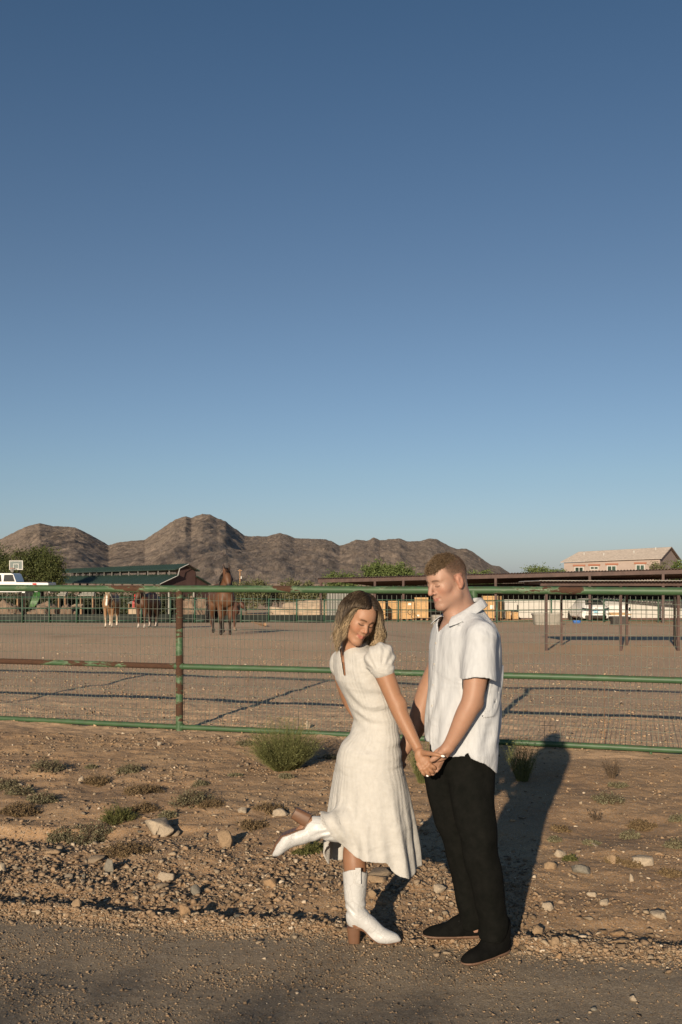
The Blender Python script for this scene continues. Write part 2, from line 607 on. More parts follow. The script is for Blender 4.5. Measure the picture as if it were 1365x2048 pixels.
def gravel_mix(name, x, y, size, hulls, m, label, flat=(.22, .72)):
    Vs, Fs, n = [], [], 0
    grp = R.randint(0, len(hulls), len(x))
    for g, (V0, F0) in enumerate(hulls):
        i = grp == g
        V, Fq = gravel(None, x[i], y[i], size[i], V0, F0, None, None, flat, raw=True)
        Vs.append(V); Fs.append(Fq + n); n += len(V)
    o = obj(name, mesh_from(name, np.concatenate(Vs), np.concatenate(Fs), False), m)
    return tag(o, label, None, None, 'stuff')

def gravel(name, x, y, size, V0, F0, m, label, flat=(.22, .72), sink=.25, raw=False):
    N = len(x)
    k = len(V0)
    sc = np.stack([size * R.uniform(.7, 1.35, N), size * R.uniform(.6, 1.0, N), size * R.uniform(flat[0], flat[1], N)], -1)
    V = V0[None] * (1 + R.uniform(-.15, .15, (N, k, 1)))
    V = V * sc[:, None, :]
    a = R.uniform(0, 2 * np.pi, N); t = R.normal(0, .22, N)
    ct, st = np.cos(t)[:, None], np.sin(t)[:, None]
    Y = V[..., 1] * ct - V[..., 2] * st
    Z = V[..., 1] * st + V[..., 2] * ct
    ca, sa = np.cos(a)[:, None], np.sin(a)[:, None]
    Xr = V[..., 0] * ca - Y * sa
    Yr = V[..., 0] * sa + Y * ca
    zz = height(x, y) + sc[:, 2] * (1 - 2 * sink) * .8
    P = np.stack([Xr + x[:, None], Yr + y[:, None], Z + zz[:, None]], -1).reshape(-1, 3)
    Fq = (F0[None] + (np.arange(N) * k)[:, None, None]).reshape(-1, 3)
    if raw: return P, Fq
    o = obj(name, mesh_from(name, P, Fq, False), m)
    return tag(o, label, None, None, 'stuff')

def scatter(n, y0, y1, dens):
    """points inside the view wedge between depths y0..y1, kept with probability dens(x, y)"""
    out = []
    tot = 0
    while tot < n:
        y = R.uniform(y0, y1, n * 2)
        y = y0 + (y1 - y0) * np.sqrt((R.uniform(0, 1, n * 2) * (y1 ** 2 - y0 ** 2) + y0 ** 2)) / y1 if False else y
        x = R.uniform(-.40, .40, n * 2) * y1
        ok = np.abs(x) < .37 * y + .5
        x, y = x[ok], y[ok]
        keep = R.uniform(0, 1, len(x)) < dens(x, y)
        out.append(np.stack([x[keep], y[keep]], -1))
        tot += keep.sum()
    return np.concatenate(out)[:n].T

def d_verge(x, y):
    s = y - road_edge(x)
    band = np.exp(-((s - .12) / .14) ** 2) * 1.0 + .85 * sst(.0, .2, s) * (1 - sst(1.2, 2.3, s)) + .16 * (s > 0)
    return np.clip(band * (1 - .72 * sst(.5, 1.3, x) * sst(.15, .4, s)) * (.45 + .75 * sst(-.3, .5, fbm(x * 1.3, y * 2.2, 0, 3, 71))), 0, 1)
def lay_gravel():
    x, y = scatter(52000, 4.2, 10.6, d_verge)
    sz = .0031 * np.exp(np.abs(R.normal(0, .84, len(x)))) * (.8 + .25 * (y / 6))
    sz = sz * (1 + .25 * sst(.2, .5, y - road_edge(x)) * (1 - sst(1.2, 2., y - road_edge(x))) * (1 - sst(.2, .9, x)))
    sz = np.minimum(sz, .027)
    x2, y2 = scatter(9000, 4.0, 5.6, lambda x, y: np.exp(-((y - road_edge(x) - .05) / .085) ** 2) * (1 - .7 * np.exp(-((x - .42) / .4) ** 2)))
    x, y = np.concatenate([x, x2]), np.concatenate([y, y2])
    sz = np.concatenate([sz, np.minimum(.0050 * np.exp(np.abs(R.normal(0, .55, len(x2)))), .022)])
    gravel_mix('verge_gravel', x, y, sz, HULLS, MAT_STONE, 'loose angular gravel strewn over the verge between road and fence')
    x, y = scatter(20000, 3.6, 5.3, lambda x, y: (y - road_edge(x) < .02) * (.25 + .75 * sst(-.1, .5, fbm(x * 2, y * 3, 0, 2, 77))))
    sz = np.minimum(.0028 * np.exp(np.abs(R.normal(0, .6, len(x)))), .012)
    gravel_mix('road_gravel', x, y, sz, HULLS_S, MAT_STONE, 'fine grit and pebbles pressed into the dirt road')
    x, y = scatter(30000, 9.6, 26, lambda x, y: np.clip((y - (9.9 - .29 * (x - 1.3)) > 0) * (1.1 - sst(15, 24, y) * .9) * (.35 + .9 * sst(-.4, .4, fbm(x * .7, y * .9, 0, 3, 81))), 0, 1))
    sz = np.minimum(.0065 * np.exp(np.abs(R.normal(0, .62, len(x)))), .035)
    gravel_mix('paddock_gravel', x, y, sz, HULLS_S, stone_mat('paddock_stone', 1.5), 'pale gravel covering the paddock behind the pipe fence')
lay_gravel()

def rock_mesh(name, seed, size, sub=2):
    """an angular broken rock: a convex hull whose faces are roughened"""
    rr = np.random.RandomState(seed)
    V, Fc = hull(int(rr.randint(13, 19)), seed)
    bm = bmesh.new()
    vs = [bm.verts.new(tuple(v)) for v in V]
    for f in Fc: bm.faces.new([vs[i] for i in f])
    if sub > 1:
        bmesh.ops.dissolve_limit(bm, angle_limit=math.radians(14), verts=bm.verts, edges=bm.edges)
        bmesh.ops.bevel(bm, geom=list(bm.edges), offset=.045, segments=1, affect='EDGES')
        bmesh.ops.triangulate(bm, faces=bm.faces)
        bmesh.ops.subdivide_edges(bm, edges=list(bm.edges), cuts=1)
        bmesh.ops.triangulate(bm, faces=bm.faces)
    bm.verts.index_update()
    v = np.array([tuple(q.co) for q in bm.verts])
    f = np.array([[q.index for q in g.verts] for g in bm.faces])
    bm.free()
    if sub > 1:
        v = v * (1 + .07 * fbm(v[:, 0] * 3 + seed, v[:, 1] * 3, v[:, 2] * 3, 3, seed)[:, None])
    v = v * np.array(size) / 2
    return mesh_from(name, v, f, False)

MAT_ROCKS = []
for i, c in enumerate([(.30, .21, .13), (.24, .185, .13), (.38, .31, .23), (.21, .19, .155), (.32, .21, .12)]):
    q = M('rock_%s' % ['tan', 'brown', 'pale', 'grey', 'rusty'][i], .9, 0, .25)
    k = q.mix(.7, c, q.ramp(q.noise(26, 7, .75, None, 1.2), [(.30, (.18, .18, .18)), (.44, (.44, .44, .44)), (.56, (.54, .54, .53)), (.75, (.74, .73, .71))]), 'OVERLAY')
    q.color(k)
    q.bump(q.noise(40, 6, .75), .9, .010)
    MAT_ROCKS.append(q.m)

def rock_at(xp, yp, wp, hp, mi, seed, label, group=None, rz=None, dep=None):
    d = 1.73 * F / (yp - 1150)
    for _ in range(6):
        d = (H - hz((xp - 682.5) * d / F, d)) * F / (yp - 1150)
    X = (xp - 682.5) * d / F
    w, hh = wp * d / F, hp * d / F
    me = rock_mesh('rock', seed, (w * 1.12, dep or w * .85, hh * 1.7))
    me.materials.append(MAT_ROCKS[mi])
    o = bpy.data.objects.new('rock', me)
    COL.objects.link(o)
    o.location = (X, d + w * .3, hz(X, d + w * .3) + hh * .36)
    o.rotation_euler = (0, 0, R.uniform(-.3, .3) if rz is None else rz)
    return tag(o, label, 'rock', group)
NAMED = [
    (310, 1672, 72, 30, 2, 'large pale boulder with a cracked face in the left verge scrub'),
    (447, 1697, 34, 30, 0, 'upright tan rock left of the raised white boot'),
    (600, 1705, 42, 34, 0, 'blocky tan rock just under the raised boot'),
    (545, 1776, 36, 14, 4, 'flat rusty slab below and left of the dress hem'),
    (560, 1632, 30, 14, 2, 'pale rock beside the raised brown heel'),
    (350, 1673, 22, 13, 1, 'brown rock right beside the large pale boulder'),
    (152, 1830, 22, 17, 0, 'tan fist sized rock on the edge of the road at far left'),
    (75, 1808, 14, 14, 4, 'small rusty rock in the gravel windrow at far left'),
    (367, 1848, 26, 20, 4, 'rusty brown rock on the road edge left of the standing boot'),
    (1077, 1872, 22, 16, 0, 'rounded tan rock right of the long human shadow'),
    (1098, 1822, 26, 14, 2, 'pale rounded rock at the edge of the leg shadow'),
    (1112, 1897, 20, 15, 0, 'small blocky rock right of the black front shoe'),
    (1118, 1918, 14, 12, 4, 'lower rock of the two right of the black front shoe'),
    (1211, 1812, 20, 12, 2, 'pale stone alone on the bare dirt right of the shadow'),
    (1185, 1794, 22, 10, 2, 'low pale stone above the lone stone on bare dirt'),
    (1322, 1838, 36, 13, 2, 'long pale flat stone near the right picture edge'),
    (1238, 1872, 34, 8, 4, 'thin flat tan slab in the rut on the right'),
    (1246, 1888, 36, 8, 0, 'second flat slab just below the thin slab on the right'),
    (1264, 1764, 12, 14, 2, 'pointed pale stone standing on the right verge'),
    (1165, 1747, 40, 16, 3, 'grey broken rock in the stone row right of the shadow'),
    (1123, 1715, 26, 14, 2, 'pale rock at the left end of the right stone row'),
    (1105, 1738, 28, 12, 0, 'tan slab touching the shadow in the right stone row'),
    (1226, 1728, 22, 16, 0, 'tan rock in the middle of the right stone row'),
    (1290, 1733, 44, 16, 2, 'pale slab at the right end of the stone row'),
    (1268, 2003, 15, 9, 2, 'small white pebble alone on the bottom right of the road'),
    (1190, 2022, 14, 5, 3, 'dark pebble on the road left of the white pebble'),
    (756, 1768, 46, 10, 0, 'long tan rock just right of the white boot shaft'),
    (745, 1797, 16, 14, 0, 'squarish tan rock right of the boot ankle'),
    (880, 1788, 26, 16, 2, 'pale rock in front of the black trousers'),
    (760, 1755, 60, 12, 1, 'flat brown ledge behind the boot shaft'),
    (190, 1726, 38, 12, 1, 'flat brown slab in the left gravel'),
    (105, 1712, 34, 10, 0, 'flat tan slab at the left of the gravel'),
    (220, 1744, 26, 22, 3, 'grey angular rock in the middle of the left gravel'),
    (330, 1765, 34, 16, 2, 'pale angular rock above the road edge in the left gravel'),
    (322, 1778, 30, 12, 1, 'brown flat rock under the pale angular rock'),
    (390, 1790, 24, 18, 3, 'grey rock at the right end of the left gravel'),
    (165, 1757, 14, 8, 3, 'little grey flat stone among the left gravel'),
    (5, 1745, 18, 16, 2, 'pale stone cut by the left picture edge'),
    (318, 1492, 12, 8, 2, 'white stone just below the bottom fence rail on the left'),
    (162, 1562, 12, 9, 2, 'small white stone between scrub clumps on the left'),
    (617, 1458, 11, 15, 2, 'upright pale stone behind the fence above the green bush'),
    (486, 1627, 26, 9, 2, 'pale flat stone between the shrubs left of the raised heel'),
]
for i, (a, b, c, d_, mi, lab) in enumerate(NAMED):
    rock_at(a, b, c, d_, mi, 100 + i, lab)
# further stones nobody could tell apart
_protos = []
for i in range(10):
    me = rock_mesh('stone', 300 + i, (1, .8, .55), sub=1)
    me.materials.append(MAT_ROCKS[i % 5])
    _protos.append(me)
def more_stones():
    n = 0
    while n < 130:
        s = abs(R.normal(0, .9)) + .02
        X = R.uniform(-2.6, 2.6)
        Y = float(road_edge(X)) + s
        if abs(X) > .36 * Y or (abs(X - .42) < .5 and s < .35):
            continue
        if X > .5 and R.uniform() < .75:
            continue
        o = bpy.data.objects.new('stone', _protos[R.randint(10)])
        COL.objects.link(o)
        w = R.uniform(.022, .052) * (1.0 if R.uniform() < .8 else 1.4)
        o.scale = (w, w * R.uniform(.6, 1), w * R.uniform(.35, .85))
        o.rotation_euler = (R.normal(0, .2), R.normal(0, .2), R.uniform(0, 6.28))
        o.location = (X, Y, hz(X, Y) + w * .10)
        tag(o, 'fist sized broken stone lying in the gravel strip along the road', 'stone', 'stones in the gravel strip')
        n += 1
more_stones()
# ---------------------------------------------------------------- near pipe fence
FA = Vector((-3.94, 11.50, 0)); FB = Vector((3.22, 9.39, 0))
FU = (FB - FA).normalized()
FN = Vector((-FU.y, FU.x, 0))                # points away from the camera
if FN.y < 0: FN = -FN
def fpt(t, z, off=0.0):
    p = FA + FU * t + FN * off
    return Vector((p.x, p.y, z))

def paint_mat(name, lo, hi, streak=True, seed=0.0):
    """green pipe paint flaking to rust; lo/hi = rust thresholds"""
    q = M(name, .55, 0, .4)
    mp = q.n('ShaderNodeMapping')
    mp.inputs['Location'].default_value = (seed, seed * .7, 0)
    mp.inputs['Scale'].default_value = (1.0, 1.0, 3.2)
    q.L(q.tc.outputs['Object'], mp.inputs['Vector'])
    v = mp.outputs[0]
    base = q.ramp(q.noise(5, 5, .6, v), [(.3, (.032, .076, .034)), (.6, (.050, .105, .047)), (.8, (.078, .130, .062))])
    dirt = q.ramp(q.noise(14, 6, .75, v), [(.44, 0.), (.60, .9)])
    g = q.n('ShaderNodeNewGeometry')
    sep = q.n('ShaderNodeSeparateXYZ'); q.L(g.outputs['Normal'], sep.inputs[0])
    up = q.math('MULTIPLY', q.math('MAXIMUM', sep.outputs[2], 0.0), .75)
    c = q.mix(q.math('MULTIPLY', dirt, q.math('ADD', up, .15)), base, (.060, .052, .026))
    rust = q.ramp(q.noise(1.5, 7, .68, v), [(lo, 0.), (hi, 1.)])
    rc = q.ramp(q.noise(30, 5, .7, v), [(.3, (.040, .022, .014)), (.7, (.085, .040, .022))])
    edge = q.ramp(q.noise(1.5, 7, .68, v), [(lo - .03, 0.), (lo - .005, 1.), (lo + .01, 0.)])
    c = q.mix(q.math('MULTIPLY', edge, .45), c, (.20, .26, .16))
    c = q.mix(rust, c, rc)
    q.color(c)
    q.rough(q.ramp(rust, [(0, .5), (1, .95)]))
    q.bump(rust, -.4, .003)
    q.bump(q.noise(60, 4, .6), .15, .003)
    return q.m
GP_TOP = paint_mat('fence_paint_top', .585, .60, seed=3.3)
GP_MIDL = paint_mat('fence_paint_rusty', .47, .49, seed=1.0)
GP_MID = paint_mat('fence_paint_middle', .66, .68, seed=5.1)
GP_BOT = paint_mat('fence_paint_clean', .72, .74, seed=8.7)
GP_POST = paint_mat('fence_paint_post', .485, .505, seed=11.2)
MAT_WIRE = simple('galvanised_wire', (.16, .175, .14), .6, .25, 9, metal=.25)
MAT_WIRE_RUST = simple('rusty_wire', (.16, .08, .045), .8, .3, 9)

fence = thing('pipe_fence', 'green painted steel pipe fence with welded wire mesh and flaking rust behind the couple', 'fence', tuple(fpt(2.27, .03)))
ZT, ZM, ZB = 1.578, .735, .075
TP = [-4.17, -.95, 2.27, 5.49, 8.71, 11.93]
for i, t in enumerate(TP):
    p = fpt(t, 0)
    g = hz(p.x, p.y)
    mb = MB()
    mb.tube([(p.x, p.y, g - .15), (p.x, p.y, .5), (p.x, p.y, 1.0), (p.x, p.y, ZT - .005)], .040, 20)
    o = mb.build('post', GP_POST if i != 3 else GP_BOT, fence); smooth_by_angle(o)
    if i == 3:
        q = fpt(t - .03, ZT - .075, -.055)
        cp = MB().lathe((q.x, q.y, q.z - .05), [(.035, 0), (.038, .03), (.036, .055), (.026, .075), (.010, .086)], 16)
        cap_ = cp.build('post_cap', GP_BOT, fence); smooth_by_angle(cap_, 50)
    # weld collar where the middle rail meets the post
    for z in (ZM, ZB):
        w = MB().tube([fpt(t - .052, z), fpt(t + .052, z)], .0365 if z == ZM else .033, 16)
        smooth_by_angle(w.build('weld_collar', GP_BOT, fence))
def rail(name, t0, t1, z, r, m, wob=.002):
    n = max(2, int((t1 - t0) / .15))
    pts = [fpt(t0 + (t1 - t0) * k / n, z + wob * math.sin((t0 + (t1 - t0) * k / n) * 2.1 + z * 9)) for k in range(n + 1)]
    o = MB().tube(pts, r, 20).build(name, m, fence)
    return smooth_by_angle(o)
rail('top_rail', TP[0] - .3, TP[-1] + .3, ZT, .0385, GP_TOP)
for i in range(len(TP) - 1):
    a, b = TP[i] + .040, TP[i + 1] - .040
    r1 = rail('middle_rail', a, b, ZM, .0315, GP_MIDL if i < 2 else GP_MID)
    if i < 2: r1['label'] = 'middle rail with long rust patches along its top'
    rail('bottom_rail', a, b, ZB, .0285, GP_BOT)
    # small weld lug under the bottom rail
    MB().tube([fpt(a + 1.65, ZB - .028), fpt(a + 1.65, ZB - .052)], .014, 8).build('rail_lug', GP_BOT, fence)
# welded mesh, sheet by sheet
def wire_sheet(t0, t1):
    off = .052
    nv = int((t1 - t0) / .0508)
    tv = t0 + np.arange(nv + 1) * .0508
    K = 12
    zz = np.linspace(.005, ZT - .05, K)
    P = []
    for t in tv:
        bow = .004 * np.sin(zz * 5 + t * 3) + .003 * math.sin(t * 7)
        jig = .0022 * np.sin(zz * 9 + t * 13)
        base = FA + FU * t
        P.append(np.stack([base.x + FU.x * jig + FN.x * (off + bow), base.y + FU.y * jig + FN.y * (off + bow), zz + .012 * math.sin(t * 1.3)], -1))
    V1, F1 = tubes(np.array(P), np.full((len(P), K), .0024), 4)
    nh = int((ZT - .06) / .1016)
    K2 = 40
    tt = np.linspace(t0, t1, K2)
    P = []
    for j in range(nh + 1):
        z = .03 + j * .1016
        bow = .004 * np.sin(z * 5 + tt * 3) + .003 * np.sin(tt * 7)
        P.append(np.stack([FA.x + FU.x * tt + FN.x * (off + .0035 + bow), FA.y + FU.y * tt + FN.y * (off + .0035 + bow), z + .012 * np.sin(tt * 1.3) + .003 * np.sin(tt * 9 + j)], -1))
    V2, F2 = tubes(np.array(P), np.full((len(P), K2), .0022), 4)
    V = np.concatenate([V1, V2]); Fq = np.concatenate([F1, F2 + len(V1)])
    o = obj('wire_mesh', mesh_from('wire_mesh', V, Fq), MAT_WIRE, fence)
    o['kind'] = 'stuff'
for i in range(len(TP) - 1):
    wire_sheet(TP[i] - .02, TP[i + 1] + .02)
# a few rusted stay wires
for t in (3.05, 3.62, 4.6, 6.75, 7.45):
    MB().tube([fpt(t, .05, .058), fpt(t, ZM, .06)], .0028, 5).build('stay_wire', MAT_WIRE_RUST, fence)
# ---------------------------------------------------------------- volume modelling (signed distance fields -> surface nets)
def A(*v): return np.array(v, float)
def nrm(v):
    v = np.asarray(v, float)
    return v / np.linalg.norm(v)

def smin(a, b, k):
    if k <= 0: return np.minimum(a, b)
    h = np.maximum(k - np.abs(a - b), 0) / k
    return np.minimum(a, b) - h * h * k * .25
def smax(a, b, k): return -smin(-a, -b, k)

def f_cap(p, a, b, ra, rb):
    a = np.asarray(a, float); b = np.asarray(b, float)
    d = b - a
    L2 = max(float(d @ d), 1e-12)
    q = [p[i] - a[i] for i in range(3)]
    t = np.clip((q[0] * d[0] + q[1] * d[1] + q[2] * d[2]) / L2, 0, 1)
    return np.sqrt(sum((q[i] - t * d[i]) ** 2 for i in range(3))) - (ra + (rb - ra) * t)
def f_ell(p, c, r, ax=None):
    q = [p[i] - c[i] for i in range(3)]
    if ax is not None:
        q = [q[0] * u[0] + q[1] * u[1] + q[2] * u[2] for u in ax]
    k0 = np.sqrt(sum((q[i] / r[i]) ** 2 for i in range(3)))
    k1 = np.sqrt(sum((q[i] / r[i] ** 2) ** 2 for i in range(3))) + 1e-9
    return k0 * (k0 - 1) / k1
def spline(P, n):
    """Catmull-Rom through rows of P"""
    P = np.asarray(P, float)
    Q = np.vstack([2 * P[0] - P[1], P, 2 * P[-1] - P[-2]])
    out = []
    m = len(P) - 1
    for i in range(m):
        p0, p1, p2, p3 = Q[i:i + 4]
        for t in np.linspace(0, 1, n, endpoint=False):
            out.append(.5 * ((2 * p1) + (-p0 + p2) * t + (2 * p0 - 5 * p1 + 4 * p2 - p3) * t * t + (-p0 + 3 * p1 - 3 * p2 + p3) * t ** 3))
    out.append(P[-1])
    return np.array(out)

class Vox:
    def __init__(s, lo, hi, h):
        s.lo, s.h = np.array(lo, float), h
        s.n = np.ceil((np.array(hi) - s.lo) / h).astype(int) + 1
        s.f = np.full(s.n, .08, dtype=np.float32)
        s.g = [s.lo[i] + h * np.arange(s.n[i]) for i in range(3)]
    def region(s, lo, hi):
        a = np.clip(np.floor((np.array(lo) - s.lo) / s.h).astype(int), 0, s.n)
        b = np.clip(np.ceil((np.array(hi) - s.lo) / s.h).astype(int) + 1, 0, s.n)
        sl = tuple(slice(a[i], b[i]) for i in range(3))
        p = (s.g[0][sl[0]][:, None, None], s.g[1][sl[1]][None, :, None], s.g[2][sl[2]][None, None, :])
        return sl, p
    def put(s, fn, lo=None, hi=None, k=0.0, op='u'):
        if lo is None: lo, hi = s.lo, s.lo + s.h * s.n
        sl, p = s.region(lo, hi)
        if min(s.f[sl].shape) == 0: return s
        d = fn(p)
        if op == 'u': s.f[sl] = smin(s.f[sl], d, k)
        elif op == 's': s.f[sl] = smax(s.f[sl], -d, k)
        else: s.f[sl] = smax(s.f[sl], d, k)
        return s
    def cap(s, a, b, ra, rb, k=.01, op='u'):
        a, b = np.array(a, float), np.array(b, float)
        m = max(ra, rb) + k + .05
        return s.put(lambda p: f_cap(p, a, b, ra, rb), np.minimum(a, b) - m, np.maximum(a, b) + m, k, op)
    def ell(s, c, r, ax=None, k=.01, op='u'):
        m = max(r) + k + .05
        return s.put(lambda p: f_ell(p, c, r, ax), np.array(c) - m, np.array(c) + m, k, op)
    def chain(s, P, rad, k=.01, n=6, kk=None):
        """smooth tapered limb through points"""
        Q = spline(np.hstack([np.asarray(P, float), np.asarray(rad, float)[:, None]]), n)
        m = max(rad) + k + .04
        def fn(p):
            o = None
            for i in range(len(Q) - 1):
                d = f_cap(p, Q[i, :3], Q[i + 1, :3], Q[i, 3], Q[i + 1, 3])
                o = d if o is None else np.minimum(o, d)
            return o
        return s.put(fn, Q[:, :3].min(0) - m, Q[:, :3].max(0) + m, k)
    def mesh(s, smooth=1):
        f = s.f
        neg = f < 0
        nx, ny, nz = f.shape
        c = np.zeros((nx - 1, ny - 1, nz - 1), np.int8)
        for a in (0, 1):
            for b in (0, 1):
                for d in (0, 1):
                    c += neg[a:nx - 1 + a, b:ny - 1 + b, d:nz - 1 + d]
        act = (c > 0) & (c < 8)
        I = np.argwhere(act)
        idx = -np.ones(act.shape, np.int64)
        idx[act] = np.arange(len(I))
        acc = np.zeros((len(I), 3)); cnt = np.zeros(len(I))
        for ax in range(3):
            o = [0, 1, 2]; o.remove(ax)
            for a in (0, 1):
                for b in (0, 1):
                    off = np.zeros(3, int); off[o[0]] = a; off[o[1]] = b
                    p0 = I + off
                    p1 = p0.copy(); p1[:, ax] += 1
                    f0 = f[p0[:, 0], p0[:, 1], p0[:, 2]].astype(float); f1 = f[p1[:, 0], p1[:, 1], p1[:, 2]].astype(float)
                    cr = (f0 < 0) != (f1 < 0)
                    t = np.where(cr, f0 / np.where(cr, f0 - f1, 1), 0)
                    pos = off[None] + 0.0 * I
                    pos[:, ax] = t
                    acc += np.where(cr[:, None], pos, 0); cnt += cr
        V = s.lo + s.h * (I + acc / np.maximum(cnt, 1)[:, None])
        Q = []
        for ax in range(3):
            u, v = [(1, 2), (2, 0), (0, 1)][ax]
            sl0 = [slice(None)] * 3; sl1 = [slice(None)] * 3
            sl0[ax] = slice(0, -1); sl1[ax] = slice(1, None)
            ch = neg[tuple(sl0)] != neg[tuple(sl1)]
            E = np.argwhere(ch)
            E = E[(E[:, u] > 0) & (E[:, v] > 0) & (E[:, u] < f.shape[u] - 1) & (E[:, v] < f.shape[v] - 1)]
            inside = neg[tuple(E.T)]
            def at(du, dv):
                e = E.copy(); e[:, u] += du; e[:, v] += dv
                return idx[e[:, 0], e[:, 1], e[:, 2]]
            q = np.stack([at(-1, -1), at(0, -1), at(0, 0), at(-1, 0)], -1)
            q[~inside] = q[~inside][:, ::-1]
            Q.append(q)
        Q = np.concatenate(Q)
        Q = Q[(Q >= 0).all(1)]
        for _ in range(smooth):
            acc = np.zeros_like(V); cnt = np.zeros(len(V))
            for a, b in ((0, 1), (1, 2), (2, 3), (3, 0)):
                for i_, j_ in ((a, b), (b, a)):
                    for ax in range(3):
                        acc[:, ax] += np.bincount(Q[:, i_], V[Q[:, j_], ax], len(V))
                    cnt += np.bincount(Q[:, i_], minlength=len(V))
            V = V * .5 + .5 * acc / np.maximum(cnt, 1)[:, None]
        return V, Q

def join(parts):
    V, Q, C, n = [], [], [], 0
    for v, q, c in parts:
        V.append(v); Q.append(q + n); C.append(c); n += len(v)
    return np.concatenate(V), np.concatenate(Q), np.concatenate(C)
def vcol(me, C, name='Col'):
    a = me.color_attributes.new(name, 'FLOAT_COLOR', 'POINT')
    C4 = np.ones((len(C), 4), np.float32); C4[:, :3] = C
    a.data.foreach_set('color', C4.ravel())
def vfloat(me, x, name):
    a = me.attributes.new(name, 'FLOAT', 'POINT')
    a.data.foreach_set('value', np.ascontiguousarray(x, dtype=np.float32))

def f_loft(p, Z, CX, CY, AA, BB, su, fu, n=2.0, mod=None):
    """stack of ellipses: axes su (half AA) and fu (half BB) in plan, keyed by height Z (rising)"""
    z = p[2]
    cx, cy, a, b = [np.interp(z, Z, q) for q in (CX, CY, AA, BB)]
    x, y = p[0] - cx, p[1] - cy
    u = x * su[0] + y * su[1]
    v = x * fu[0] + y * fu[1]
    if n == 2.0:
        r = np.sqrt((u / a) ** 2 + (v / b) ** 2) + 1e-9
    else:
        r = ((np.abs(u) / a) ** n + (np.abs(v) / b) ** n) ** (1 / n) + 1e-9
    rad = np.sqrt(u * u + v * v)
    d = rad * (1 - 1 / r)
    if mod is not None:
        d = d - mod(p, u, v, z)
    d = np.where(r < .35, -np.minimum(a, b) * .65, d)
    return np.maximum(d, np.maximum(Z[0] - z, z - Z[-1]))

# ---------------------------------------------------------------- heads
def head_frame(org, yaw, pitch, roll):
    """yaw: 0 looks to the camera (-Y), positive turns to +X; pitch down positive; roll tips the crown to -X"""
    f = A(math.sin(yaw) * math.cos(pitch), -math.cos(yaw) * math.cos(pitch), -math.sin(pitch))
    r0 = nrm(np.cross(f, A(0, 0, 1)))
    u0 = np.cross(r0, f)
    u = u0 * math.cos(roll) + r0 * math.sin(roll)
    r = np.cross(f, u)
    return np.array(org, float), r, f, u

HW = .94          # the faces are a little narrower than the base model
def head_field(vx, fr, s=1.0, fem=False):
    O, Rr, Ff, Uu = fr
    AX = (Rr, Ff, Uu)
    def P(x, y, z): return O + s * (Rr * x * HW + Ff * y + Uu * z)
    E = lambda c, r, k, op='u': vx.ell(P(*c), [s * r[0] * HW, s * r[1], s * r[2]], AX, k, op)
    Cp = lambda a, b, ra, rb, k, op='u': vx.cap(P(*a), P(*b), s * ra, s * rb, k, op)
    E((0, -.008, .045), (.077, .098, .088), .01)
    E((0, .036, .045), (.062, .060, .056), .02)
    E((0, .040, -.012), (.057, .056, .062), .02)
    jw = .040 if fem else .046
    for g in (-1, 1):
        Cp((g * jw, .010, -.050), (g * .014, .076, -.086), .021, .018, .018)
        E((g * .043, .058, -.004), (.019, .022, .020), .026)
        if fem: E((g * .036, .070, -.022), (.018, .018, .018), .014)
    E((0, .045, -.052), (.043 if fem else .047, .048, .046), .02)
    E((0, .082, -.084), (.016 if fem else .021, .017, .016), .014)
    E((0, .080 if fem else .077, -.046), (.026, .020, .028), .012)
    ly = 0.0 if fem else -.0035
    for g in (-1, 1):
        Cp((g * .012, .089, .039), (g * .044, .073, .040), .007 if fem else .010, .007 if fem else .009, .012)
    for g in (-1, 1):
        vx.ell(P(g * .031, .102, .021), [s * .019, s * .013, s * .011], AX, .012, 's')
    for g in (-1, 1):
        E((g * .031, .0785, .0185), (.0155, .0125, .0115), .005)
    if fem:
        Cp((0, .088, .026), (0, .108, -.006), .0065, .0085, .010)
        E((0, .110, -.012), (.0095, .0095, .0085), .006)
    else:
        Cp((0, .090, .030), (0, .113, -.004), .0085, .0105, .010)
        E((0, .115, -.013), (.0125, .0115, .0105), .006)
    for g in (-1, 1):
        E((g * (.0115 if fem else .0145), .100, -.0165), (.0075, .0085, .0070), .005)
    # lips
    lz = -.047
    for g in (-1, 1):
        Cp((0, .1025 + ly, lz + .0040), (g * .026, .0900 + ly, lz + .0075), .0045 if fem else .0036, .0026, .004)
        Cp((0, .1005 + ly, lz - .0055), (g * .022, .0900 + ly, lz + .0045), .0058 if fem else .0046, .0026, .004)
        vx.cap(P(0, .1065 + ly, lz), P(g * .026, .0935 + ly, lz + .0080), s * .0016, s * .0012, .003, 's')
        vx.ell(P(g * .026, .090, lz + .003), [s * .004, s * .005, s * .006], AX, .006, 's')
    # ears
    for g in (-1, 1):
        ax = (nrm(Rr + Ff * .35 * g * g * (1 if g > 0 else -1) * -1), nrm(Ff - Rr * .0), Uu)
        E((g * .077, -.012, .006), (.0090, .0175, .0290), .008)
        vx.ell(P(g * .0872, -.008, .008), [s * .0060, s * .0095, s * .0170], AX, .004, 's')
        E((g * .077, -.006, -.020), (.006, .008, .009), .006)
    return P

def local(fr, V, s):
    O, Rr, Ff, Uu = fr
    q = (V - O) / s
    return q @ Rr / HW, q @ Ff, q @ Uu

